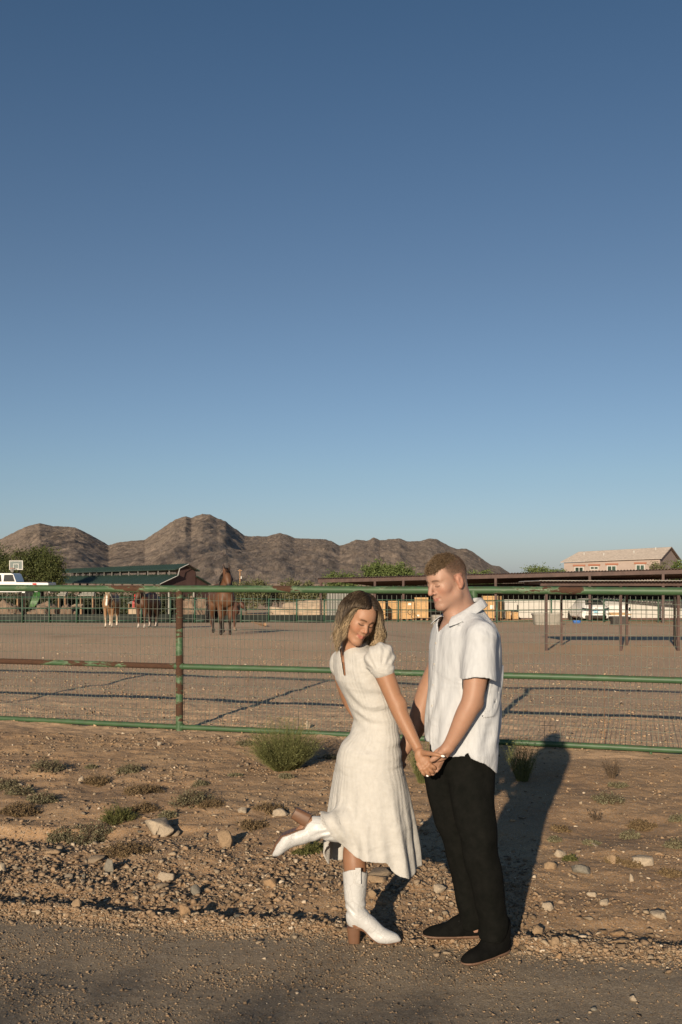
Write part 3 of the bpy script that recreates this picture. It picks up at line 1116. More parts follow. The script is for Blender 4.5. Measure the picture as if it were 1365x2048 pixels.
def face_colour(fr, V, s, base, lip, fem):
    x, y, z = local(fr, V, s)
    C = np.tile(np.array(base, float), (len(V), 1))
    def blend(w, c):
        w = np.clip(w, 0, 1)[:, None]
        C[:] = C * (1 - w) + np.array(c) * w
    red = np.array(base) * A(1.12, .80, .74)
    for g in (-1, 1):
        blend(.45 * np.exp(-(((x - g * .042) / .022) ** 2 + ((z + .014) / .018) ** 2)) * (y > .03), red)
        blend(.3 * (np.abs(x) > .070) * (np.abs(y + .01) < .03) * (z < .04) * (z > -.04), red)
    blend(.5 * np.exp(-(((x) / .014) ** 2 + ((z + .013) / .010) ** 2)) * (y > .1), red)
    lz = -.047
    w = ((x / .0265) ** 2 + ((z - (lz - .001 + 9 * x * x)) / (.0098 if fem else .0080)) ** 2)
    blend((1 - sst(.75, 1.15, w)) * (y > .085), lip)
    for g in (-1, 1):
        # closed lids: lash line
        cz = .0105 + .0035 * ((x - g * .031) / .014) ** 2
        ww = np.exp(-((z - cz) / (.0032 if fem else .0024)) ** 2) * (np.abs(x - g * .031) < (.0165 if fem else .0145)) * (y > .06)
        blend(ww * (.95 if fem else .75), (.02, .012, .008))
        ww = np.exp(-((z - (cz + .012)) / .0022) ** 2) * (np.abs(x - g * .031) < .015) * (y > .06)
        blend(ww * .35, np.array(base) * .45)
        # brows
        bz = .040 - 12 * (np.abs(x) - .026) ** 2 * (1 if np.isscalar(x) else 1)
        ww = np.exp(-((z - bz) / .0042) ** 2) * sst(.010, .016, g * x) * (1 - sst(.042, .050, g * x)) * (y > .05)
        blend(ww * (.95 if fem else .9), (.05, .03, .016) if fem else (.075, .042, .024))
    return C

def skin_mat(name):
    q = M(name, .52, 0, .35)
    c = q.attr('Col')
    c = q.mix(.35, c, q.ramp(q.noise(30, 5, .6), [(.3, (.44, .42, .42)), (.7, (.57, .57, .57))]), 'OVERLAY')
    q.color(c)
    q.b.inputs['Subsurface Weight'].default_value = .12
    q.b.inputs['Subsurface Radius'].default_value = (.012, .005, .003)
    q.b.inputs['Subsurface Scale'].default_value = .6
    q.bump(q.noise(260, 3, .6), .12, .001)
    return q.m
MAT_SKIN = skin_mat('skin')
# ---------------------------------------------------------------- the man
MD = 4.56
def mp(x, y, d=MD): return npx(x, y, d)
M_F = nrm(A(-.94, -.34, 0)); M_S = A(.34, -.94, 0)        # facing, his left (towards the camera)
SKIN_M = (.375, .222, .160)
man = thing('person', 'man in a white short sleeved shirt and black trousers looking down and holding hands', 'person', (0.60, 4.56, 0.0))

def man_torso(vx, grow_=0.0):
    rows = [(1560, 918, .150, .115), (1500, 918, .165, .125), (1440, 922, .158, .118), (1400, 926, .162, .120), (1350, 928, .178, .128), (1300, 932, .190, .130),
            (1270, 934, .188, .120), (1245, 932, .150, .095), (1225, 928, .085, .070), (1212, 926, .06, .06)]
    Z = [1.73 - (y - 1150) * MD / F for y, *_ in rows]
    CX = [(x - 682.5) * MD / F for _, x, *_ in rows]
    CY = [MD + .02] * len(rows)
    a = [r[2] + grow_ for r in rows]; b = [r[3] + grow_ for r in rows]
    vx.put(lambda p: f_loft(p, np.array(Z), CX, CY, a, b, M_S, M_F), (.2, 4.2, .7), (1.0, 5.0, 1.7), .02)

# head, neck and upper chest
fr_m = head_frame(mp(897, 1167, 4.53), math.radians(-55), math.radians(17), math.radians(3))
vx = Vox((.24, 4.18, 1.36), (.86, 4.82, 1.90), .0032)
headP = head_field(vx, fr_m, 1.0, False)
vx.cap(headP(0, -.024, -.020), mp(921, 1240, 4.57), .055, .064, .03)
vx.cap(headP(0, -.050, .005), mp(934, 1232, 4.60), .034, .052, .03)
vx.cap(headP(.02, .012, -.060), mp(915, 1244, 4.52), .034, .040, .03)
vx.cap(headP(-.02, .012, -.060), mp(908, 1244, 4.58), .034, .040, .03)
vx.ell(mp(915, 1264, 4.57), (.085, .085, .05), None, .03)
man_torso(vx)
V1, Q1 = vx.mesh(2)
C1 = face_colour(fr_m, V1, 1.0, SKIN_M, (.33, .145, .11), False)
x, y, z = local(fr_m, V1, 1.0)
# cropped hair on the sides of the head: colour of the stubble
yb = .014 + .55 * np.clip(z - .005, 0, .06)
side = sst(-.040, .035, z + .25 * np.clip(-y - .02, 0, .1)) * (1 - sst(yb - .014, yb + .010, y))
side = np.maximum(side, (z > .104) * 1.0)
side *= (np.sqrt((x / .077) ** 2 + ((y + .008) / .098) ** 2 + ((z - .045) / .088) ** 2) < 1.06)
ear = (np.abs(x) > .0735) & (np.abs(y + .008) < .024) & (z < .042) & (z > -.04)
side = np.where(ear, 0, side)
fade = (.50 + .38 * sst(.02, .09, z)) * side
C1 = C1 * (1 - fade[:, None]) + np.array((.095, .055, .034)) * fade[:, None]
# a little stubble shade on the jaw
jw_ = sst(-.035, -.065, z) * (y > -.01) * sst(-.12, -.09, z)
C1 = C1 * (1 - .12 * jw_[:, None])

# near (left) arm with hand, far (right) arm with hand
def arm_skin(V, base, tips=None):
    C = np.tile(np.array(base, float), (len(V), 1))
    return C
HD = 4.37                                        # depth of the joined hands
vx = Vox((.28, 4.18, .84), (.78, 4.52, 1.38), .0026)
vx.chain([mp(957, 1290, 4.38), mp(952, 1350, 4.36), mp(945, 1398, 4.34), mp(930, 1432, 4.34), mp(910, 1472, 4.345), mp(897, 1494, 4.35)],
         [.062, .054, .0455, .0435, .033, .0262], .01)
vx.ell(mp(950, 1404, 4.36), (.040, .040, .045), None, .02)
vx.ell(mp(895, 1497, 4.352), (.031, .020, .024), (nrm(A(-.75, 0, -.65)), A(0, 1, 0), nrm(A(.65, 0, -.75))), .015)
# palm
vx.ell(mp(883, 1508, 4.36), (.047, .017, .030), (nrm(A(-.86, 0, -.5)), A(0, 1, 0), nrm(A(.5, 0, -.86))), .014)
vx.chain([mp(890, 1500, 4.345), mp(879, 1509, 4.335), mp(869, 1517, 4.335), mp(864, 1520, 4.338)], [.018, .015, .0125, .0105], .006)   # thumb
for a_, b_, c_, r_ in (((873, 1515), (864, 1530), (868, 1540), .0100), ((877, 1519), (868, 1536), (863, 1546), .0100),
                       ((881, 1521), (873, 1538), (866, 1548), .0095), ((885, 1521), (879, 1534), (874, 1542), .0085)):
    vx.chain([mp(*a_, 4.375), mp(*b_, 4.40), mp(*c_, 4.385)], [r_ * 1.1, r_, r_ * .82], .003)
V2, Q2 = vx.mesh(1)
vx = Vox((.16, 4.60, .78), (.62, 4.92, 1.40), .0045)
vx.chain([mp(905, 1275, 4.76), mp(880, 1330, 4.79), mp(857, 1380, 4.80), mp(845, 1415, 4.80), mp(832, 1455, 4.79), mp(812, 1493, 4.78), mp(803, 1508, 4.775)],
         [.062, .056, .052, .050, .046, .033, .028], .01)
vx.ell(mp(796, 1520, 4.77), (.050, .018, .034), (nrm(A(-.5, 0, -.86)), A(0, 1, 0), nrm(A(.86, 0, -.5))), .012)
for i in range(4):
    vx.chain([mp(794 + i * 5, 1528 + i * .5, 4.77), mp(786 + i * 5, 1542, 4.78), mp(790 + i * 5, 1550, 4.76)], [.011, .010, .008], .003)
V3, Q3 = vx.mesh(1)
# trunk, legs and feet, under the clothes
vx = Vox((.18, 4.20, .03), (1.0, 4.92, 1.42), .010)
man_torso(vx, -.016)
vx.put(lambda p: 1.02 - p[2] + 0 * p[0] + 0 * p[1], None, None, 0, 'x')
vx.ell(mp(919, 1490, 4.57), (.135, .095, .16), (M_S, M_F, A(0, 0, 1)), .03)
vx.chain([mp(940, 1570, 4.47), mp(962, 1700, 4.43), mp(985, 1840, 4.50)], [.070, .055, .036], .03)
vx.chain([mp(900, 1575, 4.63), mp(920, 1700, 4.66), mp(946, 1832, 4.68)], [.070, .055, .036], .03)
vx.cap(A(.735, 4.53, .07), A(.65, 4.46, .045), .028, .022, .02)
vx.cap(mp(950, 1855, 4.68), mp(905, 1868, 4.69), .028, .022, .02)
V4, Q4 = vx.mesh(1)
V, Q, C = join([(V1, Q1, C1), (V2, Q2, arm_skin(V2, (.355, .200, .132))), (V3, Q3, arm_skin(V3, (.34, .192, .125))), (V4, Q4, arm_skin(V4, SKIN_M))])
me = mesh_from('body', V, Q); vcol(me, C)
body = obj('body', me, MAT_SKIN, man)

# hair on top: short loose curls
def hair_mat(name):
    q = M(name, .5, 0, .4)
    q.color(q.attr('Col'))
    return q.m
MAT_HAIR = hair_mat('hair')
def hair_obj(name, P, rad, col, parent, sides=3):
    Vh, Fh = tubes(P, rad, sides)
    me = mesh_from(name, Vh, Fh)
    N, K, _ = P.shape
    vcol(me, np.repeat(col.reshape(-1, 3), sides, axis=0))
    return obj(name, me, MAT_HAIR, parent)
def man_hair():
    N = 5200
    th = R.uniform(0, 2 * np.pi, N * 4)
    ph = np.arccos(R.uniform(.05, 1, N * 4))
    x = .077 * np.sin(ph) * np.cos(th); y = -.008 + .098 * np.sin(ph) * np.sin(th); z = .045 + .088 * np.cos(ph)
    ok = (z > .098 - .30 * np.clip(y, 0, .1) + .02 * (y < -.05)) & (np.abs(x) < .062) & (y < .090)
    x, y, z = x[ok][:N], y[ok][:N], z[ok][:N]
    N = len(x)
    n = np.stack([x / .077 ** 2, (y + .008) / .098 ** 2, (z - .045) / .088 ** 2], -1)
    n /= np.linalg.norm(n, axis=1, keepdims=True)
    K = 7
    Ln = R.uniform(.014, .026, N) * (1 - .45 * sst(.035, .062, np.abs(x))) * (1 - .45 * sst(-.02, -.08, y))
    fwd = np.array([0, 1.0, -.15]) + R.normal(0, .35, (N, 3)) + np.stack([np.sign(x) * .25, 0 * x, 0 * x], -1)
    cl = fbm(x * 42, y * 42, z * 42, 2, 91)
    cl2 = fbm(x * 42 + 9, y * 42, z * 42, 2, 92)
    P = np.zeros((N, K, 3)); P[:, 0] = np.stack([x, y, z], -1) - n * .002
    d = n * 1.0 + fwd * .25
    for k in range(1, K):
        t = k / (K - 1)
        d = d * .62 + (fwd * .7 + n * (.5 - 1.15 * t)) * .5
        d = d + np.stack([cl, cl2 * .5, -np.abs(cl2) * .3], -1) * .75 * math.sin(t * 6)
        d /= np.linalg.norm(d, axis=1, keepdims=True)
        P[:, k] = P[:, k - 1] + d * (Ln / (K - 1))[:, None]
    O, Rr, Ff, Uu = fr_m
    W = O + P[..., :1] * Rr * HW + P[..., 1:2] * Ff + P[..., 2:3] * Uu
    t = np.linspace(0, 1, K)[None, :, None]
    base = np.array((.055, .039, .025)) * R.uniform(.6, 1.3, (N, 1))
    tip = np.array((.185, .125, .072)) * R.uniform(.6, 1.35, (N, 1)) * (1 + .4 * cl[:, None])
    col = base[:, None] * (1 - t) + tip[:, None] * t
    rad = np.linspace(.0011, .0006, K)[None] * np.ones((N, 1))
    return hair_obj('hair', W, rad, col, man)
man_hair()
def man_fade():
    N = 9000
    th = R.uniform(0, 2 * np.pi, N * 2); ph = np.arccos(R.uniform(-.7, 1, N * 2))
    x = .077 * np.sin(ph) * np.cos(th); y = -.008 + .098 * np.sin(ph) * np.sin(th); z = .045 + .088 * np.cos(ph)
    yb = .014 + .55 * np.clip(z - .005, 0, .06)
    ok = (y < yb - .002) & (z > -.012 - .5 * np.clip(-y - .02, 0, .1)) & (z < .125)
    ok &= ~((np.abs(y + .008) < .020) & (z < .034) & (np.abs(x) > .05))
    x, y, z = [q[ok][:N] for q in (x, y, z)]
    N = len(x)
    n = np.stack([x / .077 ** 2, (y + .008) / .098 ** 2, (z - .045) / .088 ** 2], -1)
    n /= np.linalg.norm(n, axis=1, keepdims=True)
    kp = R.uniform(0, 1, N) < .25 + .75 * sst(.0, .085, z)
    x, y, z, n = x[kp], y[kp], z[kp], n[kp]; N = len(x)
    ln = .002 + .007 * sst(.03, .11, z)
    a = np.stack([x, y, z], -1) - n * .001
    b = a + n * (ln * .5)[:, None] + np.array([0, -.35, -.6]) * ln[:, None] * .7 + R.normal(0, .0008, (N, 3))
    P = np.stack([a, (a + b) / 2 + n * .0008, b], 1)
    O, Rr, Ff, Uu = fr_m
    W = O + P[..., :1] * Rr * HW + P[..., 1:2] * Ff + P[..., 2:3] * Uu
    col = np.array((.085, .050, .031))[None, None] * R.uniform(.6, 1.3, (N, 1, 1)) * np.ones((1, 3, 1))
    hair_obj('short_hair', W, np.full((N, 3), .0009), col, man)
man_fade()

# ---- trousers
def trouser_mat():
    q = M('black_trousers', .95, 0, .06)
    q.color(q.ramp(q.noise(25, 4, .6), [(.3, (.0055, .006, .0052)), (.7, (.0095, .0095, .0085))]))
    q.bump(q.noise(8, 4, .6), .4, .02)
    q.bump(q.wave(420, q.coord((1, 1, .2)), 1.5), .15, .001)
    return q.m
vx = Vox((.30, 4.22, .055), (.92, 4.92, 1.02), .0065)
def pel(p): return f_ell(p, mp(917, 1498, 4.57), (.158, .128, .16), (M_S, M_F, A(0, 0, 1)))
vx.put(pel, None, None, .02)
near = [(944, 1545, 4.505, .102), (946, 1600, 4.465, .094), (956, 1660, 4.435, .086), (966, 1720, 4.43, .079), (977, 1780, 4.45, .073), (984, 1830, 4.48, .069), (987, 1862, 4.49, .068)]
far = [(893, 1545, 4.62, .102), (899, 1600, 4.63, .092), (913, 1660, 4.645, .084), (927, 1720, 4.66, .076), (938, 1780, 4.67, .069), (944, 1820, 4.68, .066), (946, 1843, 4.68, .066)]
for L_ in (near, far):
    vx.chain([mp(a, b, c) for a, b, c, r in L_], [r for *_, r in L_], .03, 4)
def folds(p):
    z = p[2]
    return .006 * np.sin(z * 34 + p[0] * 22 + 2 * np.sin(p[1] * 9)) * np.exp(-((z - .14) / .09) ** 2) + .0045 * np.sin(z * 21 - p[0] * 31) * np.exp(-((z - .50) / .12) ** 2) + .004 * np.sin(p[0] * 60 + z * 9)
vx.f += np.broadcast_to(folds((vx.g[0][:, None, None], vx.g[1][None, :, None], vx.g[2][None, None, :])), vx.f.shape).astype(np.float32)
def cuff_cut(p): return .078 + .010 * np.sin(p[0] * 30) - p[2] + .02 * (p[1] < 4.58) * 0
vx.put(cuff_cut, None, None, 0, 'x')
V, Q = vx.mesh(1)
obj('trousers', mesh_from('trousers', V, Q), trouser_mat(), man)

# ---- shoes: black lace-ups with a tan welt
MAT_SHOE = simple('black_suede', (.006, .006, .0055), .95, .3, 30, .3, 120, .002, 0, .08)
MAT_WELT = simple('tan_sole', (.16, .095, .062), .6, .25, 20)
MAT_LACE = simple('black_lace', (.01, .01, .01), .8)
def shoe(org, toe, zg):
    T = nrm(A(toe[0], toe[1], 0)); S = A(-T[1], T[0], 0); U = A(0, 0, 1)
    O = A(org[0], org[1], zg)
    def W(t, s_, u): return O + T * t + S * s_ + U * u
    lo = np.minimum(W(-.06, 0, 0), W(.30, 0, 0)) - A(.09, .09, .03); hi = np.maximum(W(-.06, 0, 0), W(.30, 0, 0)) + A(.09, .09, .19)
    v = Vox(lo, hi, .0042)
    AXS = (T, S, U)
    v.ell(W(.02, 0, .045), (.052, .036, .052), AXS, .02)
    v.cap(W(.035, 0, .07), W(.022, 0, .14), .043, .046, .02)
    v.ell(W(.13, .003, .036), (.110, .045, .034), AXS, .03)
    v.ell(W(.205, 0, .026), (.062, .038, .022), AXS, .02)
    v.ell(W(.085, 0, .062), (.060, .036, .040), AXS, .03)
    v.cap(W(.030, 0, .10), W(.095, 0, .062), .045, .036, .02)
    full = v.f.copy()
    v.put(lambda p: .019 + 0 * p[0] + zg - p[2], None, None, 0, 'x')
    Vs, Qs = v.mesh(1)
    up = obj('shoe', mesh_from('shoe', Vs, Qs), MAT_SHOE, man)
    # welt and sole: the same outline, a little wider, 18 mm thick
    v.f = full - .0045
    v.put(lambda p: (p[2] - zg) - .020 + 0 * p[0] + 0 * p[1], None, None, 0, 'x')
    v.put(lambda p: zg + .001 - p[2] + 0 * p[0] + 0 * p[1], None, None, 0, 'x')
    v.f = v.f.astype(np.float32)
    Vs, Qs = v.mesh(0)
    obj('sole', mesh_from('sole', Vs, Qs), MAT_WELT, up)
    mb = MB()
    for k in range(4):
        t = .075 + k * .018
        h = .098 - k * .010
        mb.tube([W(t, -.022, h - .012), W(t + .003, 0, h + .001), W(t, .022, h - .012)], .0022, 5)
    mb.tube([W(.07, 0, .1), W(.088, .025, .103), W(.10, .035, .088), W(.085, .018, .098)], .0015, 5)
    mb.tube([W(.07, 0, .1), W(.09, -.022, .108), W(.115, -.03, .10)], .0015, 5)
    mb.build('shoe_lace', MAT_LACE, up)
    return up
gz = lambda x, y: hz(x, y)
shoe((.745, 4.545), (-.78, -.60), gz(.66, 4.47) + .002)
shoe(((958 - 682.5) * 4.70 / F, 4.70), (-1, -.03), gz(.50, 4.70) + .006)

# ---- shirt
def shirt_mat():
    q = M('white_gauze_shirt', .85, 0, .2)
    v = q.coord((1, 1, .25))
    q.color(q.ramp(q.noise(60, 3, .6, v), [(.3, (.46, .475, .495)), (.7, (.52, .535, .555))]))
    q.bump(q.noise(5, 3, .5, q.coord((1.6, 1.6, .55))), .8, .03)
    q.bump(q.noise(150, 3, .6, v), .35, .003)
    q.bump(q.noise(24, 4, .6, q.coord((1.5, 1.5, .5))), .35, .008)
    q.bump(q.noise(3.2, 2, .5, q.coord((1.0, 1.0, 2.2), 'Object', (0, .9, .3)), .8), .55, .03)
    q.b.inputs['Subsurface Weight'].default_value = .05
    q.b.inputs['Subsurface Radius'].default_value = (.01, .01, .01)
    return q.m
MAT_SHIRT = shirt_mat()
vx = Vox((.30, 4.20, .82), (.83, 4.92, 1.62), .0044)
rows = [(1560, 921, .192, .148), (1500, 925, .196, .152), (1440, 927, .192, .154), (1380, 929, .190, .152), (1330, 931, .196, .150), (1295, 931, .202, .145),
        (1270, 931, .200, .137), (1250, 930, .172, .122), (1236, 930, .130, .104), (1222, 930, .085, .088), (1208, 930, .05, .06)]
sZ = np.array([1.73 - (q[0] - 1150) * MD / F for q in rows]); sX = [(q[1] - 682.5) * MD / F for q in rows]
o = np.argsort(sZ)
sZ = sZ[o]; sX = np.array(sX)[o]; sA = np.array([q[2] for q in rows])[o]; sB = np.array([q[3] for q in rows])[o]
def shmod(p, u, v, z):
    th = np.arctan2(u, v)
    low = sst(1.42, .95, z)
    d = .006 * np.sin(5 * th + 1.4 * np.sin(z * 6) + .6) * low + .005 * np.sin(9 * th + z * 7 + 1.0) * low
    d = d + .0035 * np.sin(13 * th - z * 24) * sst(1.30, 1.15, z) * sst(.9, 1.0, z)
    d = d + .0022 * (np.abs(u) < .017) * (v > 0)
    # pull from the near armpit towards the hem
    d = d + .007 * np.exp(-((u - .12 - .35 * (1.30 - z)) / .012) ** 2) * (z < 1.32) * (z > 1.1) * (v < 0)
    return d
vx.put(lambda p: f_loft(p, sZ, sX, [MD + .02] * len(sZ), sA, sB, M_S, M_F, 2.3, shmod), None, None, 0)
TORSO_F = vx.f.copy()
# sleeves
sl_a, sl_b = mp(962, 1276, 4.375), mp(957, 1372, 4.345)
vx.cap(sl_a, sl_b, .066, .078, .035)
vx.cap(mp(905, 1280, 4.76), mp(880, 1365, 4.80), .064, .070, .035)
vx.cap(mp(935, 1236, 4.52), mp(962, 1270, 4.39), .040, .060, .03)
vx.f = (np.abs(vx.f + .003) - .0042).astype(np.float32)
P_ = (vx.g[0][:, None, None], vx.g[1][None, :, None], vx.g[2][None, None, :])
# hem with side vent, rounded tails
def pxx(p): return 682.5 + p[0] * F / MD
hx = [840, 856, 866, 900, 921, 926, 932, 945, 960, 976, 986, 1010]
hy = [1476, 1490, 1503, 1503, 1500, 1492, 1503, 1509, 1515, 1528, 1539, 1541]
hzv = 1.73 - (np.array(hy) - 1150) * MD / F
near_h = np.interp(pxx(P_), hx, hzv)
cut = np.where(P_[1] < 4.52, near_h, .96 + 0 * P_[0]) - P_[2]
is_sl = (f_cap(P_, sl_a, sl_b, .10, .10) < 0) & (P_[2] > 1.2)
vx.f = np.maximum(vx.f, np.where(is_sl, -1, cut)).astype(np.float32)
# sleeve opening
sn = nrm(sl_b - sl_a); 
def sleeve_cut(p):
    slant = 1.73 - (np.interp(682.5 + p[0] * F / 4.36, [915, 922, 945, 972, 992, 1000], [1360, 1358, 1351, 1353, 1363, 1366]) - 1150) * 4.36 / F
    d = slant - p[2]
    return np.where((p[1] < 4.52) & (f_cap(p, sl_a, sl_b, .105, .105) < 0) & (TORSO_F > .006), d, -1)
vx.put(sleeve_cut, None, None, 0, 'x')
vx.put(lambda p: np.where((p[1] > 4.68) & (p[0] < .44), (1.73 - (1372 - 1150) * 4.78 / F) - p[2], -1), None, None, 0, 'x')
# neck hole and V opening
nk_a, nk_b = mp(926, 1236, 4.575), mp(921, 1190, 4.57)
vx.cap(nk_a, nk_b, .064, .085, .004, 's')
def vneck(p):
    x, y = p[0] - (930 - 682.5) * MD / F, p[1] - (MD + .02)
    u = x * M_S[0] + y * M_S[1]; v = x * M_F[0] + y * M_F[1]
    zv = 1.73 - (1264 - 1150) * MD / F
    w = np.clip((p[2] - zv) * 1.25, 0, .080)
    return np.where((v > .02) & (p[2] > zv), np.abs(u) - w, .02)
vx.put(vneck, None, None, .004, 's')
V, Q = vx.mesh(1)
shirt = obj('shirt', mesh_from('shirt', V, Q), MAT_SHIRT, man)
# open camp collar
def collar():
    C0 = mp(927, 1219, 4.57)
    n = 40
    outer, inner, roll = [], [], []
    for i in range(n + 1):
        ph = -2.45 + 4.9 * i / n                   # 0 at the nape
        c, s_ = math.cos(ph), math.sin(ph)
        fr = (1 - c) / 2                           # 0 nape .. 1 front
        ri = .066
        b = C0 - M_F * ri * 1.08 * c + M_S * ri * s_
        b = b + M_F * .022 * fr
        zi = .052 - .095 * fr ** 1.25
        inner.append(b + A(0, 0, zi - .020))
        roll.append(b + (-M_F * c + M_S * s_) * .006 + A(0, 0, zi + .006))
        ro = .046 + .034 * sst(.45, .90, fr)
        drop = .040 + .026 * fr
        outer.append(b + (-M_F * c * .9 + M_S * s_) * ro + A(0, 0, zi - drop * (.75 + .0 * fr)))
    vs, fs = [], []
    rows_ = [inner, roll, [r_ * .55 + o_ * .45 + A(0, 0, .006) for r_, o_ in zip(roll, outer)], outer]
    for rw in rows_: vs += [tuple(q) for q in rw]
    k = n + 1
    for r_ in range(3):
        for i in range(n):
            fs.append((r_ * k + i, r_ * k + i + 1, (r_ + 1) * k + i + 1, (r_ + 1) * k + i))
    me = mesh_from('collar', vs, fs)
    o = obj('collar', me, MAT_SHIRT, shirt)
    md = o.modifiers.new('thick', 'SOLIDIFY'); md.thickness = .0045; md.offset = 0
    md = o.modifiers.new('sub', 'SUBSURF'); md.levels = 1; md.render_levels = 1
collar()
# buttons down the placket
mb = MB()
for k in range(5):
    zb = 1.42 - k * .095
    cxz = np.interp(zb, sZ, sX); bb = np.interp(zb, sZ, sB)
    c = A(cxz, MD + .02, zb) + M_F * (bb + .004)
    mb.tube([c, c + M_F * .003], .0055, 10)
mb.build('buttons', simple('shirt_button', (.62, .58, .52), .4), shirt)['kind'] = 'stuff'
# ---------------------------------------------------------------- the woman
WD = 4.69
def wp(x, y, d=WD): return npx(x, y, d)
W_F = nrm(A(.87, .50, 0)); W_S = A(.5, -.87, 0)            # facing, her right (towards the camera)
SKIN_W = (.315, .168, .098)
woman = thing('person', 'woman in a cream midi dress and white cowboy boots kicking one heel back', 'person', (0.09, 4.69, 0.0))

t_rows = [(1560, 738, .175, .135), (1530, 738, .172, .132), (1500, 741, .158, .121), (1470, 750, .130, .094), (1440, 750, .109, .082), (1400, 738, .120, .092),
          (1360, 724, .143, .108), (1335, 719, .158, .098), (1315, 716, .160, .082), (1300, 712, .120, .065), (1288, 708, .060, .05), (1275, 706, .045, .045)]
def rows_of(rows, D, g=0.0):
    Z = np.array([1.73 - (q[0] - 1150) * D / F for q in rows]); X = np.array([(q[1] - 682.5) * D / F for q in rows])
    a = np.array([q[2] for q in rows]) + g; b = np.array([q[3] for q in rows]) + g
    o = np.argsort(Z)
    return Z[o], X[o], a[o], b[o]
def w_torso(vx, g=0.0, k=.02):
    Z, X, a, b = rows_of(t_rows, WD, g)
    vx.put(lambda p: f_loft(p, Z, X, [WD] * len(Z), a, b, W_S, W_F), None, None, k)

# head
HS = .92
fr_w = head_frame(wp(715, 1240, 4.62), math.radians(27), math.radians(25), math.radians(-15))
vx = Vox((-.10, 4.38, 1.32), (.26, 4.84, 1.74), .0028)
hP = head_field(vx, fr_w, HS, True)
vx.cap(hP(0, -.02, -.03), wp(706, 1300, 4.67), .045, .050, .03)
w_torso(vx, -.006)
V1, Q1 = vx.mesh(2)
C1 = face_colour(fr_w, V1, HS, (.36, .195, .120), (.34, .125, .090), True)

# near (right) arm and hand
vx = Vox((.08, 4.24, .80), (.48, 4.66, 1.38), .0025)
vx.chain([wp(757, 1322, 4.53), wp(770, 1350, 4.51), wp(785, 1388, 4.49), wp(797, 1418, 4.47), wp(812, 1450, 4.45), wp(830, 1485, 4.42), wp(838, 1500, 4.41)],
         [.048, .0450, .0392, .0360, .0325, .0248, .0222], .008)
vx.ell(wp(799, 1410, 4.475), (.034, .034, .040), None, .015)
hd = nrm(A(.46, 0, -.89)); ac = nrm(A(.89, 0, .46))
vx.ell(wp(845, 1516, 4.385), (.043, .031, .0145), (hd, ac, A(0, 1, 0)), .012)
vx.ell(wp(852, 1526, 4.380), (.026, .031, .013), (hd, ac, A(0, 1, 0)), .010)
fin = [((859, 1528), (869, 1535), (872, 1541), 4.368, .0092), ((855, 1534), (864, 1543), (869, 1546), 4.366, .0092),
       ((849, 1538), (857, 1548), (863, 1549), 4.368, .0088), ((842, 1538), (848, 1548), (854, 1551), 4.372, .0078)]
for a_, b_, c_, d_, r_ in fin:
    vx.ell(wp(*a_, d_ + .002), (r_ * 1.15,) * 3, None, .006)
    vx.chain([wp(a_[0] - 6, a_[1] - 10, 4.38), wp(*a_, d_ + .004), wp(*b_, d_ + .004), wp(*c_, d_ + .030)], [.008, r_, r_ * .92, r_ * .75], .003)
vx.chain([wp(848, 1506, 4.375), wp(859, 1507, 4.345), wp(872, 1509, 4.318), wp(885, 1512, 4.312)], [.013, .0105, .0088, .0070], .006)
V2, Q2 = vx.mesh(1)
C2 = np.tile(np.array(SKIN_W) * A(1.02, 1.0, .98), (len(V2), 1))
# far arm
vx = Vox((-.06, 4.66, .78), (.30, 5.04, 1.38), .005)
vx.chain([wp(681, 1328, 4.85), wp(690, 1370, 4.90), wp(706, 1412, 4.94), wp(745, 1465, 4.90), wp(782, 1512, 4.80)], [.044, .041, .036, .032, .022], .01)
vx.ell(wp(792, 1524, 4.79), (.040, .016, .028), None, .012)
for i in range(4):
    vx.chain([wp(794 + i * 2, 1520 + i * 5, 4.79), wp(803 + i * 2, 1528 + i * 5, 4.775), wp(805 + i * 2, 1534 + i * 4, 4.76)], [.009, .0085, .007], .003)
V3, Q3 = vx.mesh(1)
C3 = np.tile(np.array(SKIN_W), (len(V3), 1))
# trunk and legs
K_ = wp(768, 1655, 4.61)
vx = Vox((-.22, 4.38, .05), (.34, 4.92, 1.42), .009)
w_torso(vx, -.010)
vx.chain([wp(752, 1530, 4.62), wp(765, 1600, 4.60), K_], [.085, .072, .055], .03)
vx.chain([K_, wp(715, 1662, 4.57), wp(660, 1660, 4.54), wp(630, 1648, 4.54)], [.052, .053, .045, .034], .02)
vx.chain([wp(725, 1530, 4.76), wp(728, 1640, 4.74), wp(709, 1700, 4.71), wp(711, 1740, 4.69), wp(713, 1835, 4.675)], [.085, .058, .0520, .0535, .034], .03)
vx.cap(wp(712, 1845, 4.67), wp(765, 1872, 4.66), .026, .018, .02)
vx.cap(wp(618, 1645, 4.54), wp(572, 1692, 4.535), .026, .018, .02)
V4, Q4 = vx.mesh(1)
C4 = np.tile(np.array(SKIN_W) * A(.82, .80, .80), (len(V4), 1))
V, Q, C = join([(V1, Q1, C1), (V2, Q2, C2), (V3, Q3, C3), (V4, Q4, C4)])
me = mesh_from('body', V, Q); vcol(me, C)
wbody = obj('body', me, MAT_SKIN, woman)
